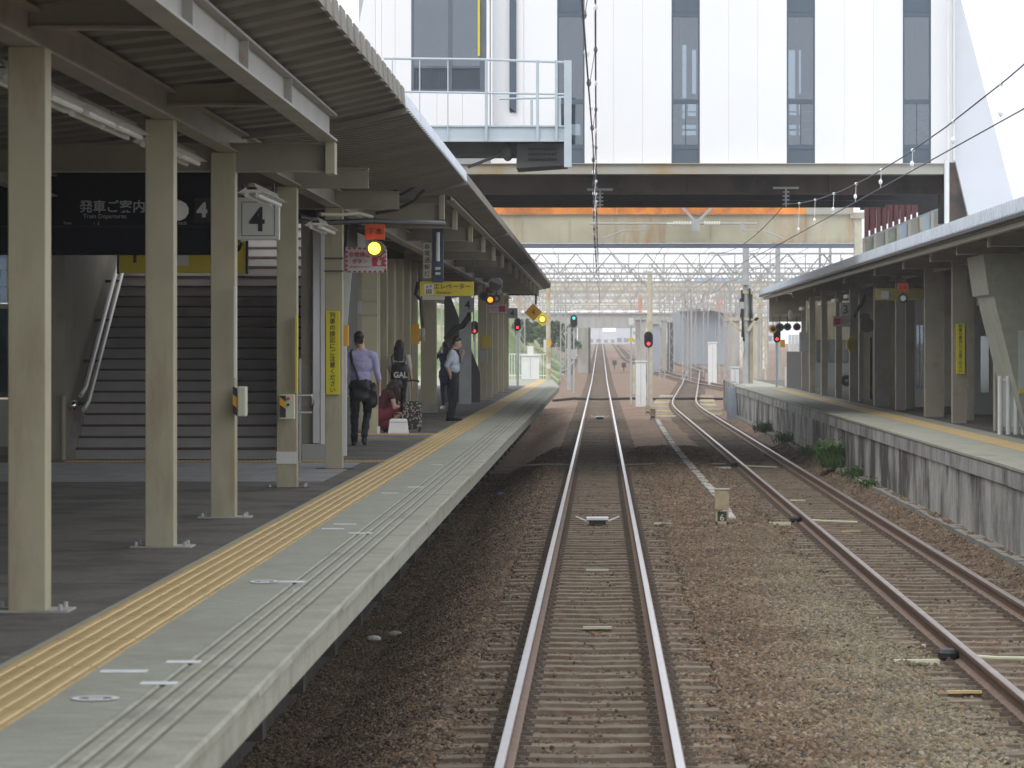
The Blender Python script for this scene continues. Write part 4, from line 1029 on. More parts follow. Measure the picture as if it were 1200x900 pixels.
t = thing('overhead_wire', 'overhead wires above the rusty track sweeping up to the right edge', 'overhead wire', (4.1, 20, 5))
X3 = 4.10
cw = [Vector(p) for p in [(X3, 18, 4.87), (X3-.02, 74, 4.9), (X3-.2, 116, 4.95), (3.9, 168, 5.0), (6.5, 230, 5.0)]]
MB().tube(cw, .0085, 5).build('contact_wire', 'wire', t)
mw = spans([(X3, 16, 5.85), (X3, 72.8, 5.72), (X3-.2, 116, 5.9), (3.9, 168, 6.1)], .50)
MB().tube(mw, .009, 5).build('messenger_wire', 'wire', t)
for y in (33.5, 38, 43, 47.8, 52.5, 57.5, 62.5, 67.5):
    a_, b_ = at_y(cw, y), at_y(mw, y)
    MB().tube([a_, b_], .005, 4).ball((a_.x, y, a_.z+.09), .028, 6, 4, (1, 1, 1.5)).ball((b_.x, y, b_.z), .026, 6, 4).build('dropper', 'insulator_white', t)

# ================================================================ LEFT: STAIRS, WALLS, ELEVATOR, KIOSK
SY = 44.7; sx0, sx1 = px(88, SY), px(353, SY)
st = thing('staircase', 'wide grey staircase with dark nosings climbing from platform 4', 'staircase', ((sx0+sx1)/2, SY, PZ))
for i in range(25):
    y = SY+i*.262; z = PZ+i*.15
    o = MB().box(sx0, sx1, y, y+.30, z-.05, z+.138).build('step', 'stair_riser', st)
    MB().box(sx0+.01, sx1-.01, y-.012, y+.26, z+.1385, z+.152).box(sx0+.01, sx1-.01, y-.012, y-.001, z+.125, z+.1385).build('nosing', 'nosing', o)
MB().prism([(SY-.3, PZ), (SY+.1, PZ+.30), (SY+8, PZ+4.9), (SY+8, PZ)], 'x', sx0-.10, sx0-.003).build('stringer', 'concrete_far', st)
MB().prism([(SY-.3, PZ), (SY+.1, PZ+.30), (SY+8, PZ+4.9), (SY+8, PZ)], 'x', sx1+.003, sx1+.02).build('stringer', 'concrete_far', st)
MB().box(sx0-.35, sx0-.10, SY-.25, SY+9, PZ, 5.0).build('side_wall', 'steel_paint', st)
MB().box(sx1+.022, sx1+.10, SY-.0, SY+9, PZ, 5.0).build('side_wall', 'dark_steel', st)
MB().box(sx0-.4, sx1+.4, SY+9, SY+9.1, 4, 5.0).build('back_wall', 'white_plastic', st)
m = MB()
for dx, dz in ((.06, .85), (.10, .66)):
    m.tube([(sx0+dx, SY+.1, PZ+dz), (sx0+dx, SY+.5, PZ+dz+.1), (sx0+dx, SY+7, PZ+dz+.1+6.5*.572)], .034, 8)
m.build('handrail', 'rail_pale', st, smooth=True)
m = MB()
for k in range(7): m.box(sx0-.10, sx0+.10, SY+.4+k, SY+.43+k, PZ+.72+k*.572, PZ+.76+k*.572)
m.build('handrail_bracket', 'dark_steel', st)
MB().ball((sx0-.03, SY-.0, PZ+.72), .07, 10, 6).build('handrail_end', 'chrome', st, smooth=True)
MB().tube([(sx0-.10, SY-.35, PZ), (sx0-.10, SY-.35, PZ+.85)], .03, 8).build('post', 'cream_paint', st)
# stainless corner cabinet right of the stairs
Y = 44.2
t = thing('corner_cabinet', 'tall stainless and white cabinet on a concrete plinth between the fourth and fifth columns', 'cabinet', (px(373, Y), Y, PZ))
MB().box(px(366, Y), px(375.5, Y), Y, Y+.5, PZ+.22, pz(262, Y)).build('steel_side', 'stainless', t, bevel=.01)
MB().box(px(375.8, Y), px(383, Y), Y-.02, Y+.5, PZ+.22, pz(262, Y)).build('white_side', 'white_plastic', t)
MB().box(px(354, Y), px(382.5, Y), Y-.03, Y+.55, PZ, PZ+.22).build('plinth', 'concrete_far', t)
MB().box(px(352, Y), px(365.5, Y), Y+.1, Y+.4, PZ+.22, 4.3).build('dark_pier', 'steel_paint', t)
o = MB().tube([(px(349, 43), 43, pz(463, 43)), (px(365, 43), 43, pz(463, 43)), (px(367, 43), 43, pz(471, 43)), (px(366, 43), 43, pz(483, 43)), (px(349, 43), 43, pz(483, 43))], .022, 8).tube([(px(351.5, 43), 43.02, PZ), (px(351.5, 43), 43.02, pz(420, 43))], .018, 8).build('steel_rail', 'stainless', smooth=True)
tag(o, 'bent stainless rail end beside the stairs, right of the fourth column', 'handrail')
# left wall / kiosk
Y = 46.5
k = thing('waiting_room', 'shelter wall with bright window, dark poster and pale dado at the left edge behind the nearest column', 'shelter', (px(0, Y), Y, PZ))
MB().box(-9.3, px(45, Y), Y, Y+.1, PZ+.12, pz(468, Y)).build('dado_panel', 'white_dado', k)
MB().box(-9.3, px(60, Y), Y-.03, Y+.15, PZ, PZ+.118).build('plinth', 'concrete_far', k)
MB().box(-9.3, px(14, Y), Y+.02, Y+.12, pz(466, Y), pz(356, Y)).build('wall_panel', 'kiosk_wall', k)
MB().box(-9.3, px(9, Y), Y-.02, Y+.015, pz(460, Y), pz(362, Y)).build('poster', 'poster', k)
MB().box(px(14, Y), px(45, Y), Y+.02, Y+.12, pz(466, Y), 4.4).build('wall_panel', 'kiosk_wall', k)
MB().box(px(46, Y), px(56, Y), Y+.03, Y+.07, pz(466, Y), pz(300, Y)).build('frosted_pane', 'fence_white', k)
MB().box(px(56.3, Y), px(61, Y), Y-.02, Y+.12, PZ+.12, 4.3).box(px(62, Y), px(68, Y), Y, Y+.12, PZ+.12, pz(310, Y)).build('post', 'cream_paint', k)
m = MB()
for i in range(4): m.box(-9.3, px(14, Y), Y+.04, Y+.07, pz(355-i*19, Y), pz(353.6-i*19, Y))
m.box(px(7, Y), px(8, Y), Y+.045, Y+.065, pz(355, Y), pz(298, Y)).build('window_bar', 'fence_white', k)
MB().box(-9.3, px(14, Y), Y+.05, Y+.055, pz(355, Y), pz(298, Y)).build('pane', 'glass', k)
# elevator shaft
e = thing('elevator_shaft', 'beige elevator shaft with vertical pilasters behind the people on platform 4', 'elevator shaft', (px(440, 60), 60, PZ))
MB().box(px(424, 57.9), px(442, 57.9), 57.9, 58.2, PZ, 4.5).build('corner_column', 'cream_paint', e)
xw = px(442.5, 60)
MB().box(xw-1.6, xw-.12, 60.4, 75.5, PZ, 4.6).build('shaft_wall', 'steel_paint', e)
for y in (60.4, 62.6, 64.9, 67.6, 70.2, 73.0): MB().box(xw-.12, xw-.002, y, y+.28, PZ, 4.6).build('pilaster', 'cream_paint', e)
MB().box(xw-.11, xw-.02, 60.7, 75.4, PZ+.001, PZ+.2).build('plinth', 'concrete_far', e)
MB().box(px(493, 75.8), px(511, 75.8), 75.8, 76.2, PZ+.2, 4.6).build('pier', 'cream_paint', e)
MB().box(px(491, 75.8), px(512, 75.8), 75.7, 76.3, PZ, PZ+.2).build('pier_plinth', 'concrete_far', e)
MB().box(px(442, 57.9)+.002, px(445, 57.9), 57.85, 58.0, PZ, PZ+.12).build('kick_plate', 'white_plastic', e)
m = MB()
for y in (338, 353, 370): m.box(px(423.5, 57.9), px(442.5, 57.9), 57.88, 57.899, pz(y, 57.9), pz(y-1, 57.9))
m.build('band_clamp', 'stainless', e)
d_ = thing('dark_partition', 'dark partition seen in the gap left of the elevator shaft', 'partition', (px(412, 66), 66, PZ))
MB().box(px(398, 66), px(426, 66), 66, 66.1, PZ, 4.4).build('panel', 'dark_steel', d_)
MB().box(px(398, 65.9), px(426, 65.9), 65.9, 65.98, pz(490, 66), pz(430, 66)).build('lower_panel', 'blue_grey', d_)
MB().box(px(418, 59), px(423.5, 59), 59, 59.2, pz(368, 59), pz(353, 59)).build('meter_box', 'mast_grey', d_)
d_ = thing('dark_partition', 'dark stair side seen between the thin column and the man in profile', 'partition', (px(540, 86), 86, PZ))
MB().prism([(px(512, 86), PZ), (px(556, 86), PZ), (px(556, 86), 1.9), (px(512, 86), 4.4)], 'y', 90, 90.2).build('panel', 'dark_steel', d_)
MB().tube([(px(553, 84), 84, pz(352, 84)), (px(549, 84), 84, pz(372, 84)), (px(542, 84), 84, pz(382, 84)), (px(533, 84), 84, pz(385, 84)), (px(522, 84), 84, pz(398, 84))], .08, 8).build('duct', 'black', d_, smooth=True)
o = MB().box(px(538, 87), px(552, 87), 87, 87.2, PZ, 4.3).build('grey_pillar', 'mast_grey'); tag(o, 'grey pillar behind the man in profile at the end of platform 4', 'pillar')
o = MB().prism([(px(400.5, 43), pz(318, 43)), (px(412, 43), pz(318, 43)), (px(405.5, 43), pz(396, 43)), (px(403.5, 43), pz(396, 43))], 'y', 43, 43.05).build('tapered_panel', 'sign_white'); tag(o, 'pale tapering panel right of the fifth column under the stop button sign', 'panel')
o = MB().box(px(402.5, 46), px(406, 46), 46, 46.1, PZ, pz(405, 46)).build('white_post', 'white_plastic'); tag(o, 'thin white post under the orange box right of the fifth column', 'post')

# ================================================================ SIGNS
def board(name, label, cat, x0, y0, x1, y1, Y, mt, dep=.08, parent=None, group=None, border=None):
    t = thing(name, label, cat, ((px(x0, Y)+px(x1, Y))/2, Y, pz(y1, Y)), group)
    o = MB().box(px(x0, Y), px(x1, Y), Y, Y+dep, pz(y1, Y), pz(y0, Y)).build('panel', mt, t, bevel=.006)
    if border:
        b = border[1]*Y/F; f = MB(); a, c, d_, e_ = px(x0, Y)-b*.2, px(x1, Y)+b*.2, pz(y1, Y)-b*.2, pz(y0, Y)+b*.2
        f.box(a, c, Y-.012, Y+.0, d_, d_+b).box(a, c, Y-.012, Y+.0, e_-b, e_).box(a, a+b, Y-.012, Y+.0, d_+b, e_-b).box(c-b, c, Y-.012, Y+.0, d_+b, e_-b).build('frame', border[0], t)
    return t
def hang(t, xs_, y0, y1, Y, r=.015):
    m = MB()
    for x in xs_: m.tube([(px(x, Y), Y+.04, pz(y0, Y)), (px(x, Y), Y+.04, pz(y1, Y))], r, 6)
    m.build('hanger', 'dark_steel', t)
def vtext(s, hpx, mt, t, x, y0, y1, Y, dy=-.006):
    n = len(s); me_ = None; parts_ = []
    for i, ch in enumerate(s):
        o = text(ch, hpx*Y/F, mt, t, (px(x, Y), Y+dy, pz(y0+(y1-y0)*(i+.5)/n, Y)), 'character', off=.0008)
def T(s, hpx, mt, t, x, y, Y, dy=-.004, name='lettering', **k): return text(s, hpx*Y/F, mt, t, (px(x, Y), Y+dy, pz(y, Y)), name, **k)
Y = 33.0
t = board('departure_board', 'long black train departure board hanging across platform 4 before the stairs', 'departure board', -14, 198, 247, 298, Y, 'board_black', .35)
T('発車ご案内', 15.5, 'letter_grey', t, 132, 243, Y, off=.002); T('Train Departures', 7.2, 'letter_grey', t, 123, 253.5, Y)
T('4', 22, 'sign_white', t, 237, 247, Y, dy=-.016, off=.01); T('Track', 6, 'letter_grey', t, 212, 261.5, Y); T('Train', 4.5, 'letter_grey', t, 79, 261.5, Y); T('1  2', 4.5, 'letter_grey', t, 113, 262, Y)
MB().box(px(-14, Y), px(247, Y), Y-.006, Y-.001, pz(266, Y), pz(265, Y)).box(px(228, Y), px(246, Y), Y-.01, Y-.001, pz(261, Y), pz(232, Y)).build('trim', 'black', t)
hang(t, (60, 160, 230), 199, 120, Y, .03)
Y = 31.5
t = thing('ceiling_speaker', 'round white speaker cone hanging right of the second column', 'speaker', (px(207, Y), Y, pz(245, Y)))
MB().tube([(px(202, Y), Y+.2, pz(238, Y)), (px(209, Y), Y, pz(247, Y))], .05, 12, .10).build('cone', 'white_plastic', t, smooth=True); MB().tube([(px(203, Y), Y+.1, pz(236, Y)), (px(203, Y), Y+.1, pz(200, Y))], .01, 6).build('hanger', 'dark_steel', t)
Y = 42.5
t = board('direction_sign', 'yellow sign with arrows and black edges above the staircase', 'sign', 138, 283, 290, 320, Y, 'sign_yellow', .06)
MB().box(px(137, Y), px(139.5, Y), Y-.01, Y+.07, pz(321, Y), pz(282, Y)).box(px(288, Y), px(290.5, Y), Y-.01, Y+.07, pz(321, Y), pz(282, Y)).build('frame', 'ink', t)
T('↑', 34, 'ink', t, 158, 297, Y, off=.006); T('↱', 20, 'ink', t, 278, 293, Y, off=.004)
MB().box(px(204, Y), px(221, Y), Y-.03, Y-.01, pz(311, Y), pz(298, Y)).build('paper_notice', 'sign_white', t)
hang(t, (150, 280), 284, 230, Y)
Y = 33.6
t = board('platform_number_sign', 'white square sign with a large 4 between the third and fourth columns', 'platform number sign', 278, 231.5, 327, 281, Y, 'sign_white', .12)
b = .05
m = MB(); a, c, d_, e_ = px(283, Y), px(322, Y), pz(276.5, Y), pz(236.5, Y)
m.box(a, c, Y-.003, Y, d_, d_+.006).box(a, c, Y-.003, Y, e_-.006, e_).box(a, a+.006, Y-.003, Y, d_, e_).box(c-.006, c, Y-.003, Y, d_, e_).build('outline', 'ink', t)
text('4', .335, 'ink', t, (px(301.5, Y), Y-.004, pz(258.5, Y)), 'number', off=.008, sx=.92)
hang(t, (285, 320), 232, 215, Y)
Y = 40.9
t = thing('warning_label', 'yellow vertical warning strip with black writing on the fifth column of platform 4', 'warning sign', (px(390, Y), Y, pz(462, Y)))
MB().box(px(382.2, Y), px(397.5, Y), Y-.004, Y+.08, pz(462, Y), pz(364.5, Y)).build('panel', 'label_yellow', t)
vtext('列車の接近にご注意ください', 7.0, 'ink', t, 389.8, 366, 461, Y)
Y = 42.0
t = board('stop_button_sign', 'white sign with pink dashed border and red hand square right of the fifth column', 'emergency sign', 405, 290, 453, 319.5, Y, 'sign_pink', .04)
m = MB()
for i in range(8):
    x = 405+3+i*6; m.box(px(x, Y), px(x+3.2, Y), Y-.006, Y-.0, pz(319.3, Y), pz(317.3, Y)); m.box(px(x, Y), px(x+3.2, Y), Y-.006, Y, pz(292.2, Y), pz(290.2, Y))
for i in range(5):
    y = 294+i*5.2; m.box(px(405.3, Y), px(407.4, Y), Y-.006, Y, pz(y+3, Y), pz(y, Y)); m.box(px(450.6, Y), px(452.7, Y), Y-.006, Y, pz(y+3, Y), pz(y, Y))
m.box(px(436, Y), px(451, Y), Y-.004, Y, pz(312, Y), pz(301, Y)).build('red_marks', 'sign_red', t)
T('非常停止', 6.6, 'sign_red', t, 421.5, 299, Y, off=.001); T('ボタン', 6.2, 'sign_red', t, 422, 306.5, Y, off=.001); T('Emergency stop button', 2.6, 'sign_red', t, 422.5, 312.6, Y)
m = MB().box(px(442, Y), px(446.5, Y), Y-.008, Y-.004, pz(311, Y), pz(307, Y)).box(px(443, Y), px(444.2, Y), Y-.008, Y-.004, pz(307, Y), pz(302.5, Y))
for i in range(3): m.box(px(444.4+i*.9, Y), px(445.1+i*.9, Y), Y-.008, Y-.004, pz(307, Y), pz(305, Y))
m.build('hand_symbol', 'sign_white', t)
Y = 41.5
t = board('track_plate', 'orange-red plate with two characters above the lit yellow lamp', 'sign', 427.5, 263, 451, 281, Y, 'orange_sign', .03)
T('下本', 9.5, 'ink', t, 439.3, 272, Y, off=-.001)
t = thing('warning_lamp', 'round lit yellow lamp under the orange-red plate', 'signal lamp', (px(439, Y), Y, pz(291, Y)))
MB().tube([(px(440, Y), Y-.02, pz(291.5, Y)), (px(441, Y), Y+.18, pz(291.5, Y))], .105, 20).build('housing', 'dark_steel', t, smooth=True)
MB().disc((px(439, Y), Y-.04, pz(291.2, Y)), .075, 'y', .06, 20).build('lens', 'lamp_yellow', t)
MB().tube([(px(439, Y), Y+.05, pz(285, Y)), (px(439, Y), Y+.05, pz(255, Y))], .015, 6).build('hanger', 'dark_steel', t)
Y = 55.
t = board('emergency_lamp_sign', 'narrow pale sign with vertical writing hanging above the elevator sign', 'sign', 496, 284.5, 505.5, 326, Y, 'sign_white', .05, border=('amber_box', .35))
vtext('非常通報灯', 7.2, 'ink', t, 500.7, 285.5, 325.5, Y, -.014)
t = thing('emergency_lamp', 'dark blue lamp case with a pale vertical tube right of the vertical sign', 'lamp', (px(512, Y), Y, pz(328, Y)))
MB().box(px(504.9, Y)+.02, px(519, Y), Y+.05, Y+.2, pz(331, Y), pz(268, Y)).build('case', 'blue_grey', t)
MB().tube([(px(513, Y), Y+.02, pz(306, Y)), (px(513, Y), Y+.02, pz(272, Y))], .035, 8).build('tube', 'tube_glass', t, smooth=True)
MB().box(px(510, Y), px(516, Y), Y, Y+.04, pz(316, Y), pz(313, Y)).box(px(510, Y), px(516, Y), Y, Y+.04, pz(322, Y), pz(319, Y)).build('clip', 'sign_white', t)
Y = 57.
t = board('elevator_sign', 'yellow elevator sign with a white pictogram hanging from the platform 4 roof', 'sign', 492, 330, 555, 347, Y, 'sign_yellow', .06)
MB().box(px(497, Y), px(508, Y), Y-.004, Y, pz(345, Y), pz(333, Y)).build('pictogram_panel', 'sign_white', t)
m = MB().box(px(499, Y), px(506, Y), Y-.006, Y-.004, pz(344, Y), pz(343.2, Y))
for i in range(3): m.box(px(499.5+i*2.4, Y), px(501+i*2.4, Y), Y-.006, Y-.004, pz(343, Y), pz(340, Y)); m.ball((px(500.2+i*2.4, Y), Y-.005, pz(339.3, Y)), .01, 6, 4)
m.prism([(px(499.5, Y), pz(337, Y)), (px(502, Y), pz(337, Y)), (px(500.7, Y), pz(334.5, Y))], 'y', Y-.006, Y-.004); m.prism([(px(503.5, Y), pz(334.5, Y)), (px(506, Y), pz(334.5, Y)), (px(504.7, Y), pz(337, Y))], 'y', Y-.006, Y-.004)
m.build('pictogram', 'ink', t)
T('エレベーター', 7.4, 'ink', t, 530, 336, Y, off=.001); T('Elevator', 5.2, 'ink', t, 520, 342.7, Y)
hang(t, (555, 494), 400, 300, Y, .008)
t = board('pink_edged_sign', 'white sign with dashed edge half hidden behind the elevator sign', 'emergency sign', 495, 340, 521, 351.5, 57.5, 'sign_white', .04)
def numsign(x0, y0, x1, y1, Y, s, label, mt='mast_grey', fs=.75):
    t = board('platform_number_sign', label, 'platform number sign', x0, y0, x1, y1, Y, mt, .1); T(s, (y1-y0)*fs*1.15, 'ink', t, (x0+x1)/2, (y0+y1)/2+.5, Y, name='number', off=.003); return t
numsign(541, 349, 555, 366, 80, '4', 'grey far sign with a 4 under the elevator sign hanger')
numsign(594, 361, 606.5, 373, 97, '4', 'grey far sign with a 4 against the gantries at the end of platform 4')
numsign(985-.5, 354.5, 997, 371, 88, '3', 'grey square sign with a 3 hanging over platform 3', 'sign_white')
def pinksign(x0, y0, x1, y1, Y, label, flip=False):
    t = board('stop_button_sign', label, 'emergency sign', x0, y0, x1, y1, Y, 'sign_pink', .04)
    h = (y1-y0); xa = x0+1 if flip else x1-h*.7-1
    MB().box(px(xa, Y), px(xa+h*.62, Y), Y-.004, Y, pz(y1-2.5, Y), pz(y0+2.5, Y)).build('red_square', 'sign_red', t)
    T('非常停止\nボタン', h*.26, 'sign_red', t, (x0+x1)/2+(h*.3 if flip else -h*.35), (y0+y1)/2, Y)
    m = MB()
    for i in range(7): x = x0+.8+(x1-x0-1.5)*i/7.; m.box(px(x, Y), px(x+(x1-x0)/14, Y), Y-.005, Y, pz(y1, Y), pz(y1-1, Y)); m.box(px(x, Y), px(x+(x1-x0)/14, Y), Y-.005, Y, pz(y0+1, Y), pz(y0, Y))
    m.build('dashed_edge', 'sign_red', t)
pinksign(573, 356, 594, 368, 90, 'small far sign with dashed edge and red square under the amber lamp')
pinksign(976, 370.5, 996.5, 383, 87.5, 'small sign with dashed edge and red square below the sign with the 3', True)
Y = 88.
t = thing('round_mirror', 'round grey platform mirror with a pale rim hanging near the end of platform 4', 'mirror', (px(580.5, Y), Y, pz(333.5, Y)))
MB().tube([(px(580.5, Y), Y, pz(333.5, Y)), (px(581.5, Y), Y+.12, pz(331, Y))], .20, 20, .17).build('rim', 'white_plastic', t, smooth=True)
MB().disc((px(580.3, Y), Y-.01, pz(333.8, Y)), .165, 'y', .02, 20).build('glass', 'mirror_glass', t)
MB().tube([(px(575, Y), Y+.08, pz(330, Y)), (px(575, Y), Y+.08, pz(318, Y))], .01, 5).tube([(px(586, Y), Y+.08, pz(330, Y)), (px(586, Y), Y+.08, pz(318, Y))], .01, 5).build('hanger', 'mast_grey', t)
def lamp(x, y, Y, r, lens, label, housing='dark_steel'):
    t = thing('signal_lamp', label, 'signal lamp', (px(x, Y), Y, pz(y, Y)))
    MB().tube([(px(x, Y), Y, pz(y, Y)), (px(x, Y), Y+.15, pz(y, Y))], r*Y/F, 14).build('housing', housing, t, smooth=True)
    MB().disc((px(x, Y), Y-.012, pz(y, Y)), r*.55*Y/F, 'y', .02, 14).build('lens', lens, t)
    MB().tube([(px(x, Y), Y+.08, pz(y-r+1, Y)), (px(x, Y), Y+.08, pz(y-r-9, Y))], .015, 5).build('hanger', 'dark_steel', t); return t
lamp(574.5, 351.3, 88, 6, 'lamp_amber', 'small lit amber lamp with a black surround under the round mirror')
lamp(567, 347, 87, 5.5, 'lens_dark', 'unlit dark lamp left of the amber one'); lamp(582, 350, 91, 4.5, 'sign_white', 'small unlit pale lamp right of the amber one')
lamp(429.5+59.5, 277, 60, 4, 'sign_red', 'small dark red unlit lamp under the roof left of the vertical sign', 'red_light_housing')
o = MB().box(px(569, 88.3), px(578, 88.3), 88.3, 88.5, pz(343, 88.3), pz(337, 88.3)).build('red_plate', 'red_light_housing'); tag(o, 'dark red plate behind the round mirror', 'sign')
# boxes on the columns
Y = 29.2
t = thing('emergency_button_box', 'cream box with black and yellow stripes on the third column', 'emergency button', (px(280, Y), Y, pz(488, Y)))
MB().box(px(278, Y), px(288, Y), Y, Y+.16, pz(488, Y), pz(453, Y)).build('box', 'box_cream', t, bevel=.01)
MB().prism([(px(272.5, Y), pz(453, Y)), (px(278, Y)-.002, pz(455, Y)), (px(278, Y)-.002, pz(466, Y)), (px(272.5, Y), pz(462, Y))], 'y', Y+.02, Y+.03).prism([(px(272.5, Y), pz(474, Y)), (px(278, Y)-.002, pz(479, Y)), (px(278, Y)-.002, pz(488, Y)), (px(272.5, Y), pz(484, Y))], 'y', Y+.02, Y+.03).build('black_stripe', 'ink', t)
MB().prism([(px(272.5, Y), pz(462, Y)), (px(278, Y)-.002, pz(466, Y)), (px(278, Y)-.002, pz(479, Y)), (px(272.5, Y), pz(474, Y))], 'y', Y+.02, Y+.03).build('yellow_stripe', 'amber_box', t)
o = MB().box(px(273.2, Y), px(275.6, Y), Y+.05, Y+.1, pz(443, Y), pz(335, Y)).build('white_strip', 'white_plastic'); tag(o, 'narrow white strip running down the right side of the third column', 'strip')
Y = 35.5
t = thing('emergency_button_box', 'cream box with black and orange stripe and two buttons on the fourth column', 'emergency button', (px(337, Y), Y, pz(491, Y)))
MB().box(px(328, Y), px(346, Y), Y-.1, Y-.003, pz(491, Y), pz(462, Y)).build('box', 'box_cream', t, bevel=.008)
MB().box(px(329, Y), px(336, Y), Y-.106, Y-.1, pz(489, Y), pz(463.5, Y)).build('black_stripe', 'ink', t)
MB().prism([(px(329, Y), pz(465, Y)), (px(336, Y), pz(471, Y)), (px(336, Y), pz(479, Y)), (px(329, Y), pz(474, Y))], 'y', Y-.11, Y-.106).build('yellow_stripe', 'amber_box', t)
MB().disc((px(339, Y), Y-.11, pz(467, Y)), .018, 'y', .02, 12).build('button', 'sign_red', t); MB().disc((px(339, Y), Y-.11, pz(474, Y)), .014, 'y', .02, 12).build('button', 'ink', t)
o = MB().box(px(346.8, Y), px(348.6, Y), Y-.05, Y+.05, pz(460, Y), pz(370, Y)).build('yellow_strip', 'label_yellow'); tag(o, 'narrow yellow strip on the right edge of the fourth column', 'strip')
Y = 41.4
o = MB().box(px(400, Y), px(408, Y), Y, Y+.12, pz(405.5, Y), pz(381, Y)).build('orange_box', 'amber_box', bevel=.008); tag(o, 'orange box on the right side of the fifth column', 'box')
m = MB().box(px(380, 40.9), px(402, 40.9), 40.90, 40.93, pz(304, 41), pz(302, 41)).box(px(380, 40.9), px(402, 40.9), 40.90, 40.93, pz(319, 41), pz(317, 41)).build('pipe_clamp', 'dark_steel'); tag(m, 'pair of dark straps round the fifth column', 'strap')
Y = 69.
t = thing('orange_box', 'larger amber box with a smaller one beside it on the elevator shaft', 'box', (px(488, Y), Y, pz(403, Y)))
MB().box(px(482, Y), px(491, Y), Y, Y+.15, pz(403, Y), pz(380, Y)).build('box', 'amber_box', t); MB().box(px(491.3, Y), px(497.5, Y), Y+.02, Y+.15, pz(400, Y), pz(385, Y)).build('side_box', 'mast_cream', t)
o = MB().tube([(px(490, Y-1), Y-1, pz(330, Y-1)), (px(487, Y-1), Y-1, pz(345, Y-1)), (px(493, Y-1), Y-1, pz(352, Y-1)), (px(495, Y-1), Y-1, pz(384, Y-1))], .035, 6).build('hanging_cable', 'cable', smooth=True); tag(o, 'black cable running down to the amber box on the elevator shaft', 'cable')
o = MB().box(px(565, 92.4), px(574.5, 92.4), 92.35, 92.5, pz(407.5, 92.4), pz(393.5, 92.4)).build('yellow_box', 'sign_yellow'); tag(o, 'dull yellow box on the far column at the end of platform 4', 'box')
o = MB().box(px(563, 92.3), px(571.5, 92.3), 92.2, 92.34, pz(425, 92.3), pz(411.5, 92.3)).build('grey_box', 'mast_grey'); tag(o, 'grey box below the dull yellow box on the far column', 'box')

# ---------------------------------------------------------------- platform 3 fittings
Y = 65.3
t = thing('warning_label', 'yellow-green vertical warning strip on a column of platform 3', 'warning sign', (px(1125, Y), Y, pz(438, Y)))
MB().box(px(1120.5, Y), px(1130.5, Y), Y-.006, Y+.05, pz(438, Y), pz(379.5, Y)).build('panel', 'label_yellow', t)
vtext('列車の接近にご注意ください', 4.4, 'ink', t, 1125.5, 380.5, 437, Y, -.008)
Y = 70.
t = board('track_plate', 'small orange-red plate under the platform 3 roof', 'sign', 1052, 332, 1064.5, 341.5, Y, 'orange_sign', .03); T('上本', 5, 'ink', t, 1058.3, 337, Y)
lamp(1058.3, 349.5, 70, 6, 'tube_glass', 'unlit round lamp under the orange-red plate of platform 3')
t = board('direction_sign', 'yellow sign half hidden under the platform 3 roof, its shade put into the colour', 'sign', 1026, 338, 1082, 352, 71.8, 'sign_yellow_shaded', .08)
MB().box(px(1033, 71.7), px(1042, 71.7), 71.77, 71.8, pz(350, 71.7), pz(341, 71.7)).build('pictogram_panel', 'mast_grey', t)
for x, y, r, lens, hs, lb in ((906, 385.5, 5, 'lens_dark', 'amber_box', 'leftmost lamp of the far row at the end of the platform 3 roof'), (914, 383.5, 5, 'lens_dark', 'dark_steel', 'second lamp of the far row at the end of the platform 3 roof'), (923, 383, 4.5, 'lens_dark', 'dark_steel', 'third lamp of the far row at the end of the platform 3 roof'), (934, 383, 4.5, 'lens_dark', 'red_light_housing', 'rightmost lamp of the far row at the end of the platform 3 roof')):
    lamp(x, y, 117, r, lens, lb, hs)
t = thing('lintel', 'dark lintel box hanging under the far end of the platform 3 roof', 'lintel', (px(930, 118), 118, 3.4))
MB().box(px(901.5, 118), px(940, 118), 118, 118.3, pz(377, 118), 4.45).build('panel', 'steel_paint', t); MB().tube([(px(908, 117.5), 117.5, pz(370, 117.5)), (px(938, 117.5), 117.5, pz(369, 117.5))], .05, 8).build('pipe', 'mast_cream', t); MB().ball((px(926, 117.3), 117.3, pz(369, 117.3)), .12, 8, 6, (.7, .7, 1.6)).build('lamp', 'sign_white', t, smooth=True)
o = MB().box(px(937, 112), px(949, 112), 112, 112.3, pz(412, 112), pz(389, 112)).build('grey_box', 'mast_grey', bevel=.02); tag(o, 'large grey box on the first far column of platform 3', 'box')
o = MB().box(px(994.5, 90.3), px(1002.5, 90.3), 90.3, 90.5, pz(412, 90.3), pz(395, 90.3)).build('yellow_box', 'sign_yellow'); tag(o, 'dull yellow box on a column of platform 3 beside the air conditioner', 'box')
o = MB().box(px(992, 90.2), px(994.3, 90.2), 90.1, 90.3, pz(409, 90.3), pz(398, 90.3)).build('orange_box', 'amber_box'); tag(o, 'thin orange box left of the dull yellow box on platform 3', 'box')
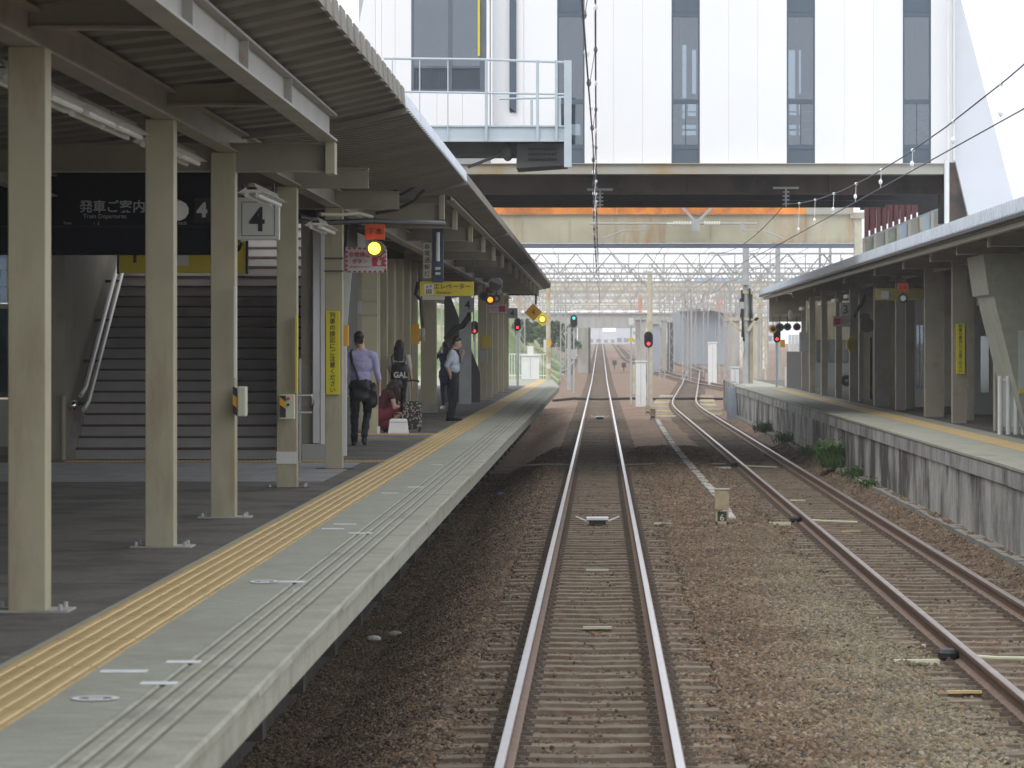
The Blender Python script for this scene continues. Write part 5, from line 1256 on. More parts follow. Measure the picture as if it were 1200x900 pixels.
# waiting room and service walls on platform 3
wr = thing('waiting_room', 'beige waiting room with dark windows at the far end of platform 3', 'shelter', (px(970, 121), 121, PZ))
MB().box(px(922, 121), px(1009, 121), 121, 121.15, PZ, pz(412, 121)).build('dado_panel', 'kiosk_wall', wr)
m = MB(); hl = [(px(a, 121), px(b, 121), pz(424, 121), pz(399, 121)) for a, b in ((957, 965), (972, 980), (986, 993))]
holes_wall(m, px(945, 121), px(1009, 121), pz(412, 121)+.002, 4.3, [], 121.02, 121.12); m.build('upper_wall', 'cream_paint', wr)
for a, b in ((957, 964), (971, 981), (986, 995)): o = MB().box(px(a, 121), px(b, 121), 120.98, 121.01, pz(425, 121), pz(398, 121)).build('window_frame', 'frame_dark', wr); MB().box(px(a+1, 121), px(b-1, 121), 120.965, 120.975, pz(424, 121), pz(399, 121)).build('pane', 'mirror_glass', o)
for i in range(6): MB().box(px(920+i*4, 126), px(923.4+i*4, 126), 126, 126.1, PZ, pz(392 if i > 0 else 430, 126)).build('white_panel', 'fence_white' , wr)
ac = thing('air_conditioner', 'white air conditioner unit with a dark fan on platform 3', 'air conditioner', (px(993, 100), 100, pz(456, 100)))
Y = 100.
MB().box(px(985.5, Y), px(998, Y), Y, Y+.3, pz(456, Y), pz(437, Y)).build('case', 'white_plastic', ac, bevel=.01)
MB().disc((px(992, Y), Y-.01, pz(446, Y)), .17, 'y', .03, 20).build('fan_grille', 'dark_steel', ac); MB().disc((px(992, Y), Y-.035, pz(446, Y)), .05, 'y', .03, 12).build('hub', 'mast_grey', ac)
sw = thing('service_block', 'plain beige service block behind the middle columns of platform 3', 'service block', (px(1030, 104), 104, PZ))
MB().box(px(1004, 104), px(1050, 104), 104, 105, PZ, 4.4).build('wall', 'cream_paint', sw); MB().box(px(1019, 95), px(1022, 95), 95, 95.2, PZ, pz(395, 95)).build('pipe', 'black', sw)
sw = thing('glass_door_shelter', 'bright white framed glass door seen between the wide columns of platform 3', 'shelter', (px(1077, 83), 83, PZ))
Y = 83.
MB().box(px(1071, Y), px(1084, Y), Y, Y+.1, PZ, pz(455, Y)).box(px(1071, Y), px(1084, Y), Y, Y+.1, pz(381, Y), pz(350, Y)).box(px(1071, Y), px(1074, Y), Y, Y+.1, pz(455, Y), pz(381, Y)).box(px(1082, Y), px(1084, Y), Y, Y+.1, pz(455, Y), pz(381, Y)).box(px(1077.3, Y), px(1078.6, Y), Y, Y+.1, pz(455, Y), pz(381, Y)).build('frame', 'white_plastic', sw)
MB().box(px(1074, Y), px(1082, Y), Y+.04, Y+.05, pz(455, Y), pz(381, Y)).build('pane', 'glass', sw)
es = thing('elevator_shaft', 'shaded beige shaft with a dark door window on platform 3 behind the yellow-green strip', 'elevator shaft', (px(1150, 74), 74, PZ))
Y = 74.
MB().box(px(1106.3, Y), px(1210, Y), Y, Y+3, PZ, 4.5).build('wall', 'steel_paint', es)
MB().box(px(1142, Y), px(1166, Y), Y-.03, Y-.002, PZ, pz(378, Y)).build('door', 'kiosk_wall', es); MB().box(px(1149, Y), px(1158.5, Y), Y-.045, Y-.032, pz(460, Y), pz(394, Y)).build('door_window', 'mirror_glass', es)
MB().box(px(1106.3, Y), px(1142, Y), Y-.02, Y-.002, PZ, PZ+.18).build('plinth', 'dark_steel', es)
t = thing('hanging_monitor', 'small dark monitor box hanging beside the sloping concrete on platform 3', 'monitor', (px(1157, 60), 60, 3))
MB().box(px(1147, 60), px(1164, 60), 60, 60.3, pz(358, 60), pz(349, 60)).build('case', 'black', t); MB().box(px(1161, 60), px(1165, 60), 60.05, 60.2, pz(371, 60), pz(340, 60)).build('arm', 'black', t)
t = thing('stair_underside', 'pale sloping concrete underside of stairs at the right edge over platform 3', 'staircase', (px(1190, 56), 56, 3))
Y = 56.5
MB().prism([(px(1152, Y), pz(298, Y)), (px(1240, Y), pz(298, Y)), (px(1240, Y), pz(520, Y)), (px(1208, Y), pz(520, Y)), (px(1199, Y), pz(485, Y)), (px(1168, Y), pz(361, Y)), (px(1165.5, Y), pz(347, Y)), (px(1159, Y), pz(345, Y))], 'y', Y, Y+2.5).build('slab', 'walk_concrete', t)
MB().box(px(1193.5, Y), px(1215, Y), Y-.03, Y-.002, pz(461, Y), pz(387, Y)).build('pale_panel', 'white_dado', t); MB().box(px(1194, Y), px(1215, Y), Y-.04, Y-.03, pz(461, Y), pz(455, Y)).build('yellow_edge', 'sign_yellow', t)
Y = 57.2
t = thing('barrier_fence', 'short white ribbed barrier fence beside the right edge of platform 3', 'fence', (px(1183, Y), Y, PZ))
for x in (1172, 1181.5, 1190.5, 1199.5): MB().tube([(px(x, Y), Y, PZ+.0), (px(x, Y), Y, pz(440.5, Y))], .042, 10).build('post', 'fence_white', t, smooth=True)
for a, b in ((1175, 1178.5), (1184.5, 1187.5), (1193.5, 1197)): MB().box(px(a-1.5, Y), px(b+1.5, Y), Y-.01, Y+.02, pz(500, Y), pz(446, Y)).build('panel', 'white_dado', t)
MB().box(px(1171, Y), px(1200, Y), Y-.02, Y+.02, pz(446, Y), pz(443.5, Y)).build('rail', 'fence_white', t)
t = thing('speaker_cluster', 'tangle of dark lamps and cables under the roof right of the sign with the 3', 'lamp cluster', (px(1010, 90), 90, 3.7))
MB().tube([(px(1001, 90), 90, pz(372, 90)), (px(1005, 90), 90, pz(362, 90)), (px(1013, 90), 90, pz(352, 90)), (px(1015, 90), 90, pz(335, 90))], .05, 6).build('cable', 'cable', t, smooth=True)
MB().disc((px(1016, 89), 89, pz(381, 89)), .2, 'y', .1, 16).disc((px(1014, 89.3), 89.3, pz(372, 89)), .13, 'y', .1, 12).build('lamp', 'mirror_glass', t)
for i, (y, xx_) in enumerate(((113, 946), (108, 955), (103, 965), (97, 975), (92, 990))):
    t = thing('fluorescent_light', ['farthest', 'second farthest', 'middle', 'fourth', 'nearest'][i]+' pale tube light in the row leading to the sign with the 3', 'ceiling light', (6.95, y, 4.1))
    MB().box(6.9, 7.0, y, y+1.6, pz(365-(xx_-940)*.32, y)-.0, pz(365-(xx_-940)*.32, y)+.1).build('reflector', 'white_plastic', t)
# ================================================================ BEYOND THE BRIDGE
def gantry(Y, x0, x1, yt, yb, n, label, mt='lattice', diag=2, masts=()):
    zt, zb = pz(yt, Y), pz(yb, Y); r = .028+Y*.00010
    t = thing('catenary_gantry', label, 'catenary gantry', ((x0+x1)/2, Y, float(rise(Y))), 'steel gantries over the tracks')
    for dy in (0, .5):
        MB().bar((x0, Y+dy, zt), (x1, Y+dy, zt), r*1.5).build('chord', mt, t); MB().bar((x0, Y+dy, zb), (x1, Y+dy, zb), r*1.5).build('chord', mt, t)
    m = MB(); w_ = (x1-x0)/n
    for i in range(n):
        a = x0+i*w_
        for dy in (0, .5):
            m.bar((a, Y+dy, zb), (a+w_/2, Y+dy, zt), r); m.bar((a+w_/2, Y+dy, zt), (a+w_, Y+dy, zb), r)
        if diag == 2: m.bar((a, Y, zb), (a, Y, zt), r)
        m.bar((a, Y, zt), (a+w_, Y+.5, zt), r*.8)
    o = m.build('bracing', mt, t); o['kind'] = 'stuff'
    for x in masts:
        m = MB(); z0 = float(gz(x, Y)); h = zt-z0; k = max(3, int(h/.8))
        for dx in (-.22, .22): m.bar((x+dx, Y+.2, z0), (x+dx, Y+.2, zt+.3), .09)
        for i in range(k):
            s = 1 if i % 2 else -1; m.bar((x-.22*s, Y+.2, z0+h*i/k), (x+.22*s, Y+.2, z0+h*(i+1)/k), .05)
        m.build('lattice_mast', mt, t)
    return t
gantry(138, -9, 11.5, 297, 321, 14, 'nearest lattice gantry just beyond the bridge girder', masts=(9.4,))
gantry(168, -14, 18, 309, 330, 26, 'second lattice gantry beyond the bridge', masts=(-11, 12.5))
gantry(205, -16, 22, 320, 341, 30, 'third lattice gantry, its masts beside the white cabinet', masts=(-9.5, 14))
gantry(250, -18, 26, 331, 348, 36, 'fourth lattice gantry in front of the cream viaduct', masts=(6.65, 9.6))
gantry(300, -22, 30, 341, 355, 40, 'fifth lattice gantry in front of the cream viaduct', masts=(-12, 12.8))
gantry(350, -26, 36, 350, 361, 46, 'sixth lattice gantry across the pale wall', masts=(-15, 14.5))
gantry(405, -30, 42, 358, 367, 50, 'farthest lattice gantry below the grey bridge', masts=(-12, 17))
gantry(186, -15, 20, 314, 331, 28, 'slim lattice gantry between the second and third ones')
gantry(227, -17, 24, 326, 343, 33, 'slim lattice gantry between the third and fourth ones')
gantry(275, -20, 28, 336, 350, 38, 'slim lattice gantry between the fourth and fifth ones')
for i, (x_, Y_, yt_) in enumerate(((776, 265, 338), (787, 300, 345), (803, 250, 333), (813, 330, 350), (846, 240, 330), (854, 300, 340), (791, 380, 352), (827, 280, 340), (612, 270, 335), (622, 340, 348), (652, 330, 350), (660, 262, 338), (896, 210, 320), (865, 350, 350))):
    X_ = px(x_, Y_); z0 = float(gz(X_, Y_)); t = thing('lattice_mast', ['lattice mast just left of the arched shed', 'lattice mast over the left edge of the arched shed', 'lattice mast before the left corner of the arched shed', 'lattice mast before the middle of the arched shed roof', 'lattice mast before the right corner of the arched shed', 'lattice mast right behind the pale abutment of the arched shed', 'farthest lattice mast, between the shed and the thick cream mast', 'lattice mast beside the pale blue tall cabinet', 'lattice mast at the left of the green bank behind the white cabinet', 'lattice mast on the green bank behind the brown diamond sign', 'lattice mast on the green bank right of the cream mast', 'lattice mast at the right foot of the green bank beside the green signal', 'lattice mast close behind the end of the platform 3 roof', 'lattice mast behind the white slim cabinet'][i], 'mast', (X_, Y_, z0), 'lattice masts among the far gantries'); m = MB(); zt = pz(yt_, Y_); h = zt-z0
    for dx in (-.2, .2): m.bar((X_+dx, Y_, z0), (X_+dx, Y_, zt), .09)
    kk = int(h/.7)
    for q in range(kk): s_ = 1 if q % 2 else -1; m.bar((X_-.2*s_, Y_, z0+h*q/kk), (X_+.2*s_, Y_, z0+h*(q+1)/kk), .05)
    m.build('frame', 'lattice', t)
    MB().bar((X_-1.6, Y_, zt-1.2), (X_+1.6, Y_, zt-1.2), .07).bar((X_-1.6, Y_, zt-1.2), (X_, Y_, zt-.2), .05).bar((X_+1.6, Y_, zt-1.2), (X_, Y_, zt-.2), .05).build('arm', 'lattice', t)
    m = MB()
    for dx in (-1.5, -.8, .8, 1.5): m.tube([(X_+dx, Y_, zt-1.2), (X_+dx, Y_, zt-.95)], .05, 6)
    m.build('insulator', 'insulator_white', t)
# wires across the far field
t = thing('feeder_wires', 'thin feeder wires strung between the far gantries', 'overhead wire', (0, 138, 6.5))
for x, za, sg in ((-7, 7.4, .5), (-4.5, 6.2, .45), (-2, 7.0, .5), (2.4, 6.4, .5), (5.0, 7.2, .4), (6.5, 5.9, .45), (8.2, 7.6, .5), (10.5, 6.3, .5), (-5.8, 7.9, .4), (3.6, 7.8, .5), (7.4, 6.8, .6), (9.3, 7.1, .4)):
    MB().tube(spans([(x, 119.8, za), (x, 138, za), (x, 168, za), (x, 205, za), (x*1.1, 250, za), (x*1.2, 300, za+.3), (x*1.4, 405, za+.8)], sg, 6), .013, 4).build('wire', 'wire', t)
for i, (x0, z0, x1, z1) in enumerate(((4.1, 5.9, 9.5, 8.2), (3.0, 5.2, 10.5, 7.2), (-1.5, 8.4, 2.5, 5.6), (-6.5, 8.6, -1.0, 5.8))):
    MB().tube(spans([(x0, 121, z0), (x1, 168, z1)], .3, 6), .014, 4).build('wire', 'wire', t)
def mast(x, yt, yb, Y, w_, mt, label, base=None):
    z0 = base if base is not None else float(gz(px(x, Y), Y)); t = thing('mast', label, 'mast', (px(x, Y), Y, z0))
    MB().tube([(px(x, Y), Y, z0), (px(x, Y), Y, pz(yt, Y))], w_*Y/F/2, 12, w_*Y/F/2*.85).build('pole', mt, t, smooth=True); return t
t = mast(642.5, 338, 443, 148, 6, 'mast_cream', 'tall cream mast at the end of platform 4 beside the white cabinet', PZ)
MB().box(px(637, 147.5), px(640, 147.5), 147.4, 147.5, pz(413, 147.5), pz(398, 147.5)).build('plate', 'sign_white', t); MB().box(px(641, 147.5), px(646, 147.5), 147.4, 147.6, pz(405, 147.5), pz(399, 147.5)).build('orange_band', 'amber_box', t); MB().box(px(640, 147.5), px(645, 147.5), 147.4, 147.6, pz(432, 147.5), pz(426, 147.5)).build('plate', 'sign_white', t)
text('ミサキ', 3.6*147/F, 'ink', t, (px(638.5, 147), 147.38, pz(405.5, 147)), 'lettering', line=.8) if False else None
t = mast(761.5, 318, 446, 150, 7.5, 'mast_cream', 'thick cream mast standing between the two tracks beyond the bridge')
t = mast(667, 384, 430, 215, 5, 'mast_grey', 'grey mast carrying nothing left of the dark bridge pier')
t = mast(739.5, 372, 447, 160, 2.6, 'mast_grey', 'thin grey post with a small white plate left of the white cabinet')
MB().box(px(737, 159), px(742.5, 159), 159.7, 159.8, pz(381, 159), pz(372.5, 159)).build('plate', 'sign_white', t); MB().disc((px(740, 159), 159.6, pz(398, 159)), .12, 'y', .05, 12).build('round_plate', 'sign_yellow', t)
t = mast(751, 372, 428, 190, 2, 'mast_grey', 'very thin grey post right of the white plate post')
# big compound mast by the end of platform 3
t = thing('signal_mast', 'tall mast wrapped in black cables and steel arms at the far end of platform 3', 'mast', (px(874, 135), 135, 0))
Y = 135.
MB().tube([(px(874, Y), Y, -.1), (px(874, Y), Y, pz(286, Y))], .13, 10).build('pole', 'mast_grey', t, smooth=True); MB().tube([(px(880, Y), Y, -.1), (px(880, Y), Y, pz(345, Y))], .09, 8).build('pole', 'steel_paint', t, smooth=True)
m = MB()
for i, (a, b, c) in enumerate(((869, 340, 395), (871, 344, 400), (878, 338, 378), (880.5, 345, 373), (867.5, 350, 372))): m.tube([(px(a, Y), Y-.15, pz(b, Y)), (px(a+1.4*(-1)**i, Y), Y-.2, pz((b+c)/2, Y)), (px(a+.5, Y), Y-.15, pz(c, Y))], .04, 5)
m.build('cable', 'cable', t, smooth=True)
m = MB().bar((px(866, Y), Y-.1, pz(343, Y)), (px(884, Y), Y-.1, pz(343, Y)), .1).bar((px(848, Y), Y-.1, pz(374, Y)), (px(892, Y), Y-.1, pz(374, Y)), .12).bar((px(876, Y), Y-.1, pz(388, Y)), (px(892, Y), Y-.1, pz(366, Y)), .12).bar((px(891, Y), Y-.1, pz(374, Y)), (px(891, Y), Y-.1, pz(352, Y)), .14).bar((px(852, Y), Y-.1, pz(372, Y)), (px(868, Y), Y-.1, pz(388, Y)), .1)
m.build('arm', 'mast_cream', t)
MB().box(px(869, Y), px(878, Y), Y-.3, Y-.1, pz(334, Y), pz(327, Y)).box(px(867, Y), px(872, Y), Y-.25, Y-.1, pz(362, Y), pz(354, Y)).build('junction_box', 'mast_grey', t); MB().box(px(868, Y), px(871, Y), Y-.3, Y-.2, pz(413, Y), pz(400, Y)).build('plate', 'sign_white', t)
t = mast(889, 360, 446, 150, 3.5, 'mast_grey', 'slim grey mast right of the cable wrapped mast')
t = mast(897, 372, 446, 160, 3, 'mast_cream', 'slim cream mast close to the end of the platform 3 roof')
t = mast(911.5, 285, 380, 150, 7, 'mast_grey', 'pale upper part of a mast seen above the end of the platform 3 roof')
def sig(x, y, w_, h, Y, lens, label, yb, cream=False, ly=.25, base=None):
    z0 = base if base is not None else float(gz(px(x, Y), Y)); t = thing('track_signal', label, 'railway signal', (px(x, Y), Y, z0)); s = Y/F
    hw = w_*s/2; hh = h*s/2; c = (px(x, Y), pz(y, Y)); n = 10
    poly = [(c[0]+hw*math.cos(q), c[1]+(hh-hw)+hw*math.sin(q)) for q in [math.pi*i/n for i in range(n+1)]]+[(c[0]-hw*math.cos(q), c[1]-(hh-hw)-hw*math.sin(q)) for q in [math.pi*i/n for i in range(n+1)]]
    MB().prism(poly, 'y', Y-.04, Y+.02).build('backboard', 'black', t)
    for k in (-1, 0, 1):
        lit = (k == -1 and lens == 'lamp_red') or (k == 1 and lens == 'lamp_green')
        MB().tube([(c[0], Y-.05, c[1]+k*hh*.5), (c[0], Y-.22, c[1]+k*hh*.5)], hw*.42, 10, cap=False).build('hood', 'black', t)
        MB().disc((c[0], Y-.07, c[1]+k*hh*.5), hw*.36, 'y', .03, 12).build('lens', lens if lit else 'lens_dark', t)
    MB().tube([(c[0], Y+.06, z0), (c[0], Y+.06, c[1])], .05, 8).build('pole', 'mast_grey', t, smooth=True); return t
sig(672.5, 376.5, 8.5, 15, 200, 'lamp_green', 'green lit railway signal left of the shiny track', 430)
sig(760, 398, 10.5, 19, 140, 'lamp_red', 'red lit railway signal fixed on the thick cream mast', 440)
sig(910.5, 393, 8.5, 17, 124, 'lamp_red', 'red lit signal at the far end of platform 3', 440, base=PZ)
sig(556, 384, 9, 16, 122, 'lamp_red', 'red lit signal left of the far columns of platform 4', 440, base=PZ)
sig(606.5, 380, 7.5, 15, 125, 'lamp_red', 'red lit signal right of the far columns of platform 4', 440, base=PZ)
o = MB().box(px(914.5, 123), px(920, 123), 123, 123.2, pz(407, 123), pz(398, 123)).build('orange_box', 'amber_box'); tag(o, 'orange box beside the red signal at the far end of platform 3', 'box')
def diamond(x, y, r, Y, mt, label, inner=None, s=None):
    t = thing('diamond_sign', label, 'sign', (px(x, Y), Y, pz(y, Y))); q = r*Y/F; X, Z = px(x, Y), pz(y, Y)
    MB().prism([(X-q, Z), (X, Z-q), (X+q, Z), (X, Z+q)], 'y', Y, Y+.04).build('panel', mt, t)
    if inner: MB().disc((X, Y-.02, Z), q*.52, 'y', .03, 16).build('ring', 'ink', t); MB().disc((X, Y-.04, Z), q*.42, 'y', .03, 16).build('lamp', inner, t)
    if s: T(s, 9, 'ink', t, x, y, Y, name='number')
    return t
t = diamond(625, 366, 10.5, 112, 'amber_box', 'brownish diamond sign with a 4 hanging from a dark bracket', s='4')
MB().bar((px(628, 112), 112.05, pz(357, 112)), (px(628, 112), 112.05, pz(345.5, 112)), .07).bar((px(596, 112), 112.05, pz(345.5, 112)), (px(629, 112), 112.05, pz(345.5, 112)), .05).build('bracket', 'blue_grey', t)
diamond(635.5, 374, 8.5, 146, 'sign_yellow', 'yellow diamond sign with a bright round centre on the cream mast', inner='lamp_pale')
for x0, x1, y0, y1, Y, lb in ((611, 632, 417, 443, 150, 'white cabinet with a small head on the end of platform 4'), (745, 757, 424, 446, 152, 'white cabinet beside the thick cream mast'), (857, 866, 431, 451, 142, 'white slim cabinet left of the cable wrapped mast'), (830, 840, 402, 434, 240, 'pale blue tall cabinet in front of the shed')):
    z0 = PZ if x0 < 640 else float(gz(px(x0, Y), Y)); t = thing('relay_cabinet', lb, 'cabinet', (px((x0+x1)/2, Y), Y, z0))
    MB().box(px(x0, Y), px(x1, Y), Y, Y+.5, z0, pz(y0, Y)).build('case', 'fence_white', t, bevel=.02); MB().box(px(x0-.8, Y), px(x1+.8, Y), Y-.05, Y+.5, pz(y0, Y), pz(y0-1.3, Y)).build('lid', 'white_plastic', t)
    MB().box(px((x0+x1)/2, Y)-.01, px((x0+x1)/2, Y)+.01, Y-.012, Y-.001, z0+.1, pz(y0+2, Y)).build('door_gap', 'mast_grey', t)
    if x0 == 611: MB().box(px(618, Y), px(625, Y), Y, Y+.3, pz(y0-1.3, Y), pz(405.5, Y)).build('head', 'white_plastic', t)
    if x0 == 745: MB().box(px(741.5, Y), px(744.5, Y), Y, Y+.3, z0+.6, pz(427, Y)).build('side_box', 'mast_cream', t)
t = thing('fence', 'thin white metal fence round the cabinet at the end of platform 4', 'fence', (px(620, 152), 152, PZ)); Y = 152.
m = MB().bar((px(575, Y), Y, pz(415, Y)), (px(640, Y), Y, pz(415, Y)), .04).bar((px(575, Y), Y, pz(440, Y)), (px(640, Y), Y, pz(440, Y)), .04); m.build('rail', 'fence_white', t)
first = None; x = 575.
while x < 641:
    if first is None: first = MB().box(-.012, .012, -.012, .012, 0, pz(415, Y)-PZ).build('bar', 'fence_white', t, local=True); o = first
    else: o = share(first, t)
    o.location = (px(x, Y)-px(620, 152), 0, 0); x += 3.1
for i, (x, yt, w_, mt) in enumerate(((567, 340, 1.6, 'fence_white'), (561, 357, 1.2, 'mast_grey'), (549, 360, 1.8, 'fence_white'), (591, 345, 1.4, 'fence_white'))):
    mast(x, yt, 443, 128, w_, mt, ['white pipe between the two dark far columns of platform 4', 'thin grey pipe left of the far columns', 'white lamp post beside the leftmost red signal', 'thin white pipe right of the far columns'][i], PZ)
# point machines, ground signals
for i, (x, y) in enumerate(((668, 437), (683, 430), (720, 424), (757, 440), (731, 432))):
    Y = F*2.6/(y+6-405.5); Y = min(Y, 330); X = px(x, Y); z = float(gz(X, Y)); s = Y/F
    t = thing('ground_signal', ['dark ground signal on the ballast before the green bank', 'small pale post beside the straight track', 'dark ground signal right of the straight track on the rise', 'dark ground signal by the thick cream mast', 'small dark post right of the straight track'][i], 'ground signal', (X, Y, z))
    MB().box(X-.05, X+.05, Y, Y+.1, z, z+5*s).build('post', 'dark_steel', t); MB().box(X-2.6*s, X+2.6*s, Y-.05, Y+.1, z+4.5*s, z+10*s).build('head', 'dark_steel' if i != 1 else 'mast_cream', t, bevel=.03)
# yellow point covers / turnout lines
m = MB()
t = thing('turnout_covers', 'yellow and white turnout covers across the far tracks', 'turnout', (0, 210, 0))
for i, (x0, x1, y, mt) in enumerate(((688, 725, 442, 'concrete_far'), (655, 690, 440, 'yellow_bar'), (726, 736, 440, 'yellow_bar'), (794, 799, 441, 'yellow_bar'), (801, 807, 441, 'yellow_bar'), (811, 815, 442, 'yellow_bar'), (853, 857, 441, 'yellow_bar'))):
    Y = F*2.75/(y-405.5); MB().box(px(x0, Y), px(x1, Y), Y-.2, Y+.2, -.2, -.08).build('cover', mt, t)
t = thing('turnout', 'yellowish timber sleepers of the turnout right of the far tracks', 'sleepers', (4, 150, -.17))
for i in range(16):
    Y = 132+i*3.6; X = xc3(Y); MB().box(X-1.5, X-.75, Y-.14, Y+.14, -.2, -.13).build('sleeper', ['box_cream', 'yellow_bar', 'concrete_far'][i % 3], t); MB().box(X+.75, X+1.5, Y-.14, Y+.14, -.2, -.13).build('sleeper', ['concrete_far', 'box_cream', 'yellow_bar'][i % 3], t)

# green bank
bm_ = bmesh.new(); nxh, nyh = 60, 30; vs = []
for i in range(nxh):
    for j in range(nyh):
        x = -75+i*(72/(nxh-1)); y = 240+j*6; u = i/(nxh-1); v = j/(nyh-1)
        h = 7.0*min(1, v*4.5)*min(1, (1-u)*13)*(.85+.15*math.sin(x*.35))+.35*math.sin(x*1.3+y*.5)+.25*math.sin(y*.9-x*2.1); vs.append(bm_.verts.new((x, y, max(-.3, h*.9-.3))))
for i in range(nxh-1):
    for j in range(nyh-1): bm_.faces.new((vs[i*nyh+j], vs[(i+1)*nyh+j], vs[(i+1)*nyh+j+1], vs[i*nyh+j+1]))
me = bpy.data.meshes.new('green_bank'); bm_.to_mesh(me); bm_.free(); me.materials.append(M['grass'])
for p in me.polygons: p.use_smooth = True
o = bpy.data.objects.new('hill', me); C.objects.link(o); struct(o)
def bush(X, Y, Z, rx, rz_, n, label, mt='leaf'):
    t = thing('bush', label, 'bush', (X, Y, Z)); mb = MB(); mb.mats = ['leaf', 'leaf_dark']
    cl = [(random.gauss(0, .5)*rx, random.gauss(0, .5)*rx, random.uniform(.1, 1)*rz_, random.uniform(.25, .5)*rz_) for _ in range(12)]
    for _ in range(n):
        c = random.choice(cl); d_ = Vector((random.gauss(0, 1), random.gauss(0, 1), random.gauss(0, 1))).normalized()*c[3]*random.uniform(.6, 1.1)
        p = Vector((X+c[0], Y+c[1], Z+c[2]))+d_; u = Vector((random.uniform(-1, 1), random.uniform(-1, 1), random.uniform(-1, 1))).normalized()*.16*rz_; v = u.cross(Vector((random.uniform(-1, 1), random.uniform(-1, 1), random.uniform(-1, 1))).normalized())
        mb.cur = random.random() < .35; mb.cur = int(mb.cur); mb.add([p-u, p-v*.6, p+u, p+v*.6], [(0, 1, 2, 3)])
    mb.build('foliage', parent=t); MB().tube([(X, Y, Z-.3), (X, Y, Z+rz_*.5)], .08, 6).build('stem', 'beam_brown', t)
for i, (x, y, Y, rx, rz_) in enumerate(((612, 385, 300, 1.2, 1.5), (628, 380, 315, 1.1, 1.3), (600, 395, 290, 1.0, 1.3), (655, 384, 320, 1.1, 1.3), (646, 390, 322, .8, 1.0), (666, 394, 300, .7, 1.0))):
    bush(px(x, Y), Y, pz(y+14, Y), rx, rz_, 700, ['bush on the green bank left of the brown diamond sign', 'bush at the top of the green bank behind the diamond signs', 'bush low on the green bank at its left', 'bush on the green bank right of the cream mast', 'small bush close behind the cream mast', 'bush at the right foot of the green bank near the green signal'][i])
# bridge pier & grey bridge & viaduct
t = thing('bridge_pier', 'dark concrete pier left of the straight track at the foot of the rise', 'pier', (px(683, 300), 300, 0)); Y = 300.
MB().box(px(677, Y), px(691, Y), Y, Y+3, -.2, pz(384, Y)).build('shaft', 'concrete_far', t); MB().box(px(689.5, Y), px(692, Y), Y-.05, Y+3, -.2, pz(384, Y)).build('edge', 'dark_steel', t)
t = thing('road_bridge', 'low grey bridge crossing the tracks in the far distance', 'bridge', (0, 430, 0)); Y = 430.
MB().box(-22, 20, Y, Y+6, pz(384, Y), pz(366, Y)).build('girder', 'viaduct_grey', t)
x = -21.5; first = None
while x < 20:
    if first is None: first = MB().box(-.06, .06, -.15, 0, 0, 1.9).build('stiffener', 'mast_grey', t, local=True); o = first
    else: o = share(first, t)
    o.location = (x, 0, pz(384, Y)+.05); x += 1.0
MB().box(-22, 20, Y-.3, Y, pz(368, Y), pz(366, Y)).build('ledge', 'concrete_far', t)
for x in (605, 668, 768, 786, 800, 852, 880): MB().box(px(x, Y), px(x+8, Y), Y+1, Y+4, 0, pz(384, Y)).build('pier', 'viaduct_grey' if x % 3 else 'concrete_far', t)
t = thing('viaduct', 'long cream viaduct wall with a paler band and rust marks behind the gantries', 'viaduct', (0, 540, 0)); Y = 540.
nseg = 22
for i in range(nseg):
    a = -75+i*8
    MB().box(a+.04, a+7.96, Y, Y+8, pz(346, Y), pz(330.5, Y)).build('upper_panel', 'viaduct_cream', t); MB().box(a+.04, a+7.96, Y-.4, Y+8, pz(363, Y), pz(346.3, Y)).build('lower_panel', 'viaduct_white', t)
for x in (605, 748, 842, 838): MB().box(px(x, Y), px(x+4.5, Y), Y-1, Y-.5, 2, pz(345, Y)).build('brown_post', 'rust_orange', t)
MB().box(px(814, Y), px(873, Y), Y+2, Y+3, pz(330.4, Y), pz(325, Y)).build('blue_panel', 'blue_panel', t)
# arched shed and far walls right
t = thing('arched_shed', 'long blue grey shed with an arched roof beyond the platform 3 end', 'shed', (px(822, 360), 360, 0)); Y = 360.
pts = [(px(797+6*i, Y), pz(372-9.5*math.sin(math.pi*(.25+i*.07)), Y)) for i in range(10)]
MB().prism([(px(797, Y), .6)]+pts+[(px(851, Y), .6)], 'y', Y+.5, Y+40).build('wall', 'shed_wall', t)
m = MB()
for a, b in zip(pts, pts[1:]): m.prism([a, b, (b[0], b[1]+.3), (a[0], a[1]+.3)], 'y', Y-1, Y+40)
m.build('roof', 'shed_roof', t)
for x in (806, 813, 820, 829, 838): MB().box(px(x, Y), px(x+1.2, Y), Y+.35, Y+.5, .6, pz(368, Y)).build('pillar', 'mast_grey', t)
for i, (x0, x1, yt, Y, mt, lb) in enumerate(((745, 757, 375, 340, 'concrete_far', 'pale wall right of the track rise'), (764, 772, 380, 300, 'shed_wall', 'dark upright opening wall left of the arched shed'), (776, 781, 376, 310, 'concrete_far', 'concrete pillar wall left of the arched shed'), (783, 789, 378, 305, 'dark_steel', 'dark upright wall beside the concrete pillar'),
        (852, 866, 376, 300, 'concrete_far', 'pale abutment right of the arched shed'), (866, 900, 372, 330, 'viaduct_white', 'pale building behind the cable wrapped mast'), (884, 894, 376, 215, 'mast_cream', 'cream block under the end of the platform 3 roof'))):
    X0, X1 = px(x0, Y), px(x1, Y); t = thing('far_wall', lb, 'wall', ((X0+X1)/2, Y, 0)); MB().box(X0, X1, Y, Y+4, -.1, pz(yt, Y)).build('wall', mt, t); MB().box(X0-.1, X1+.1, Y-.2, Y+4, pz(yt, Y), pz(yt-1, Y)).build('cap', 'concrete_far', t)
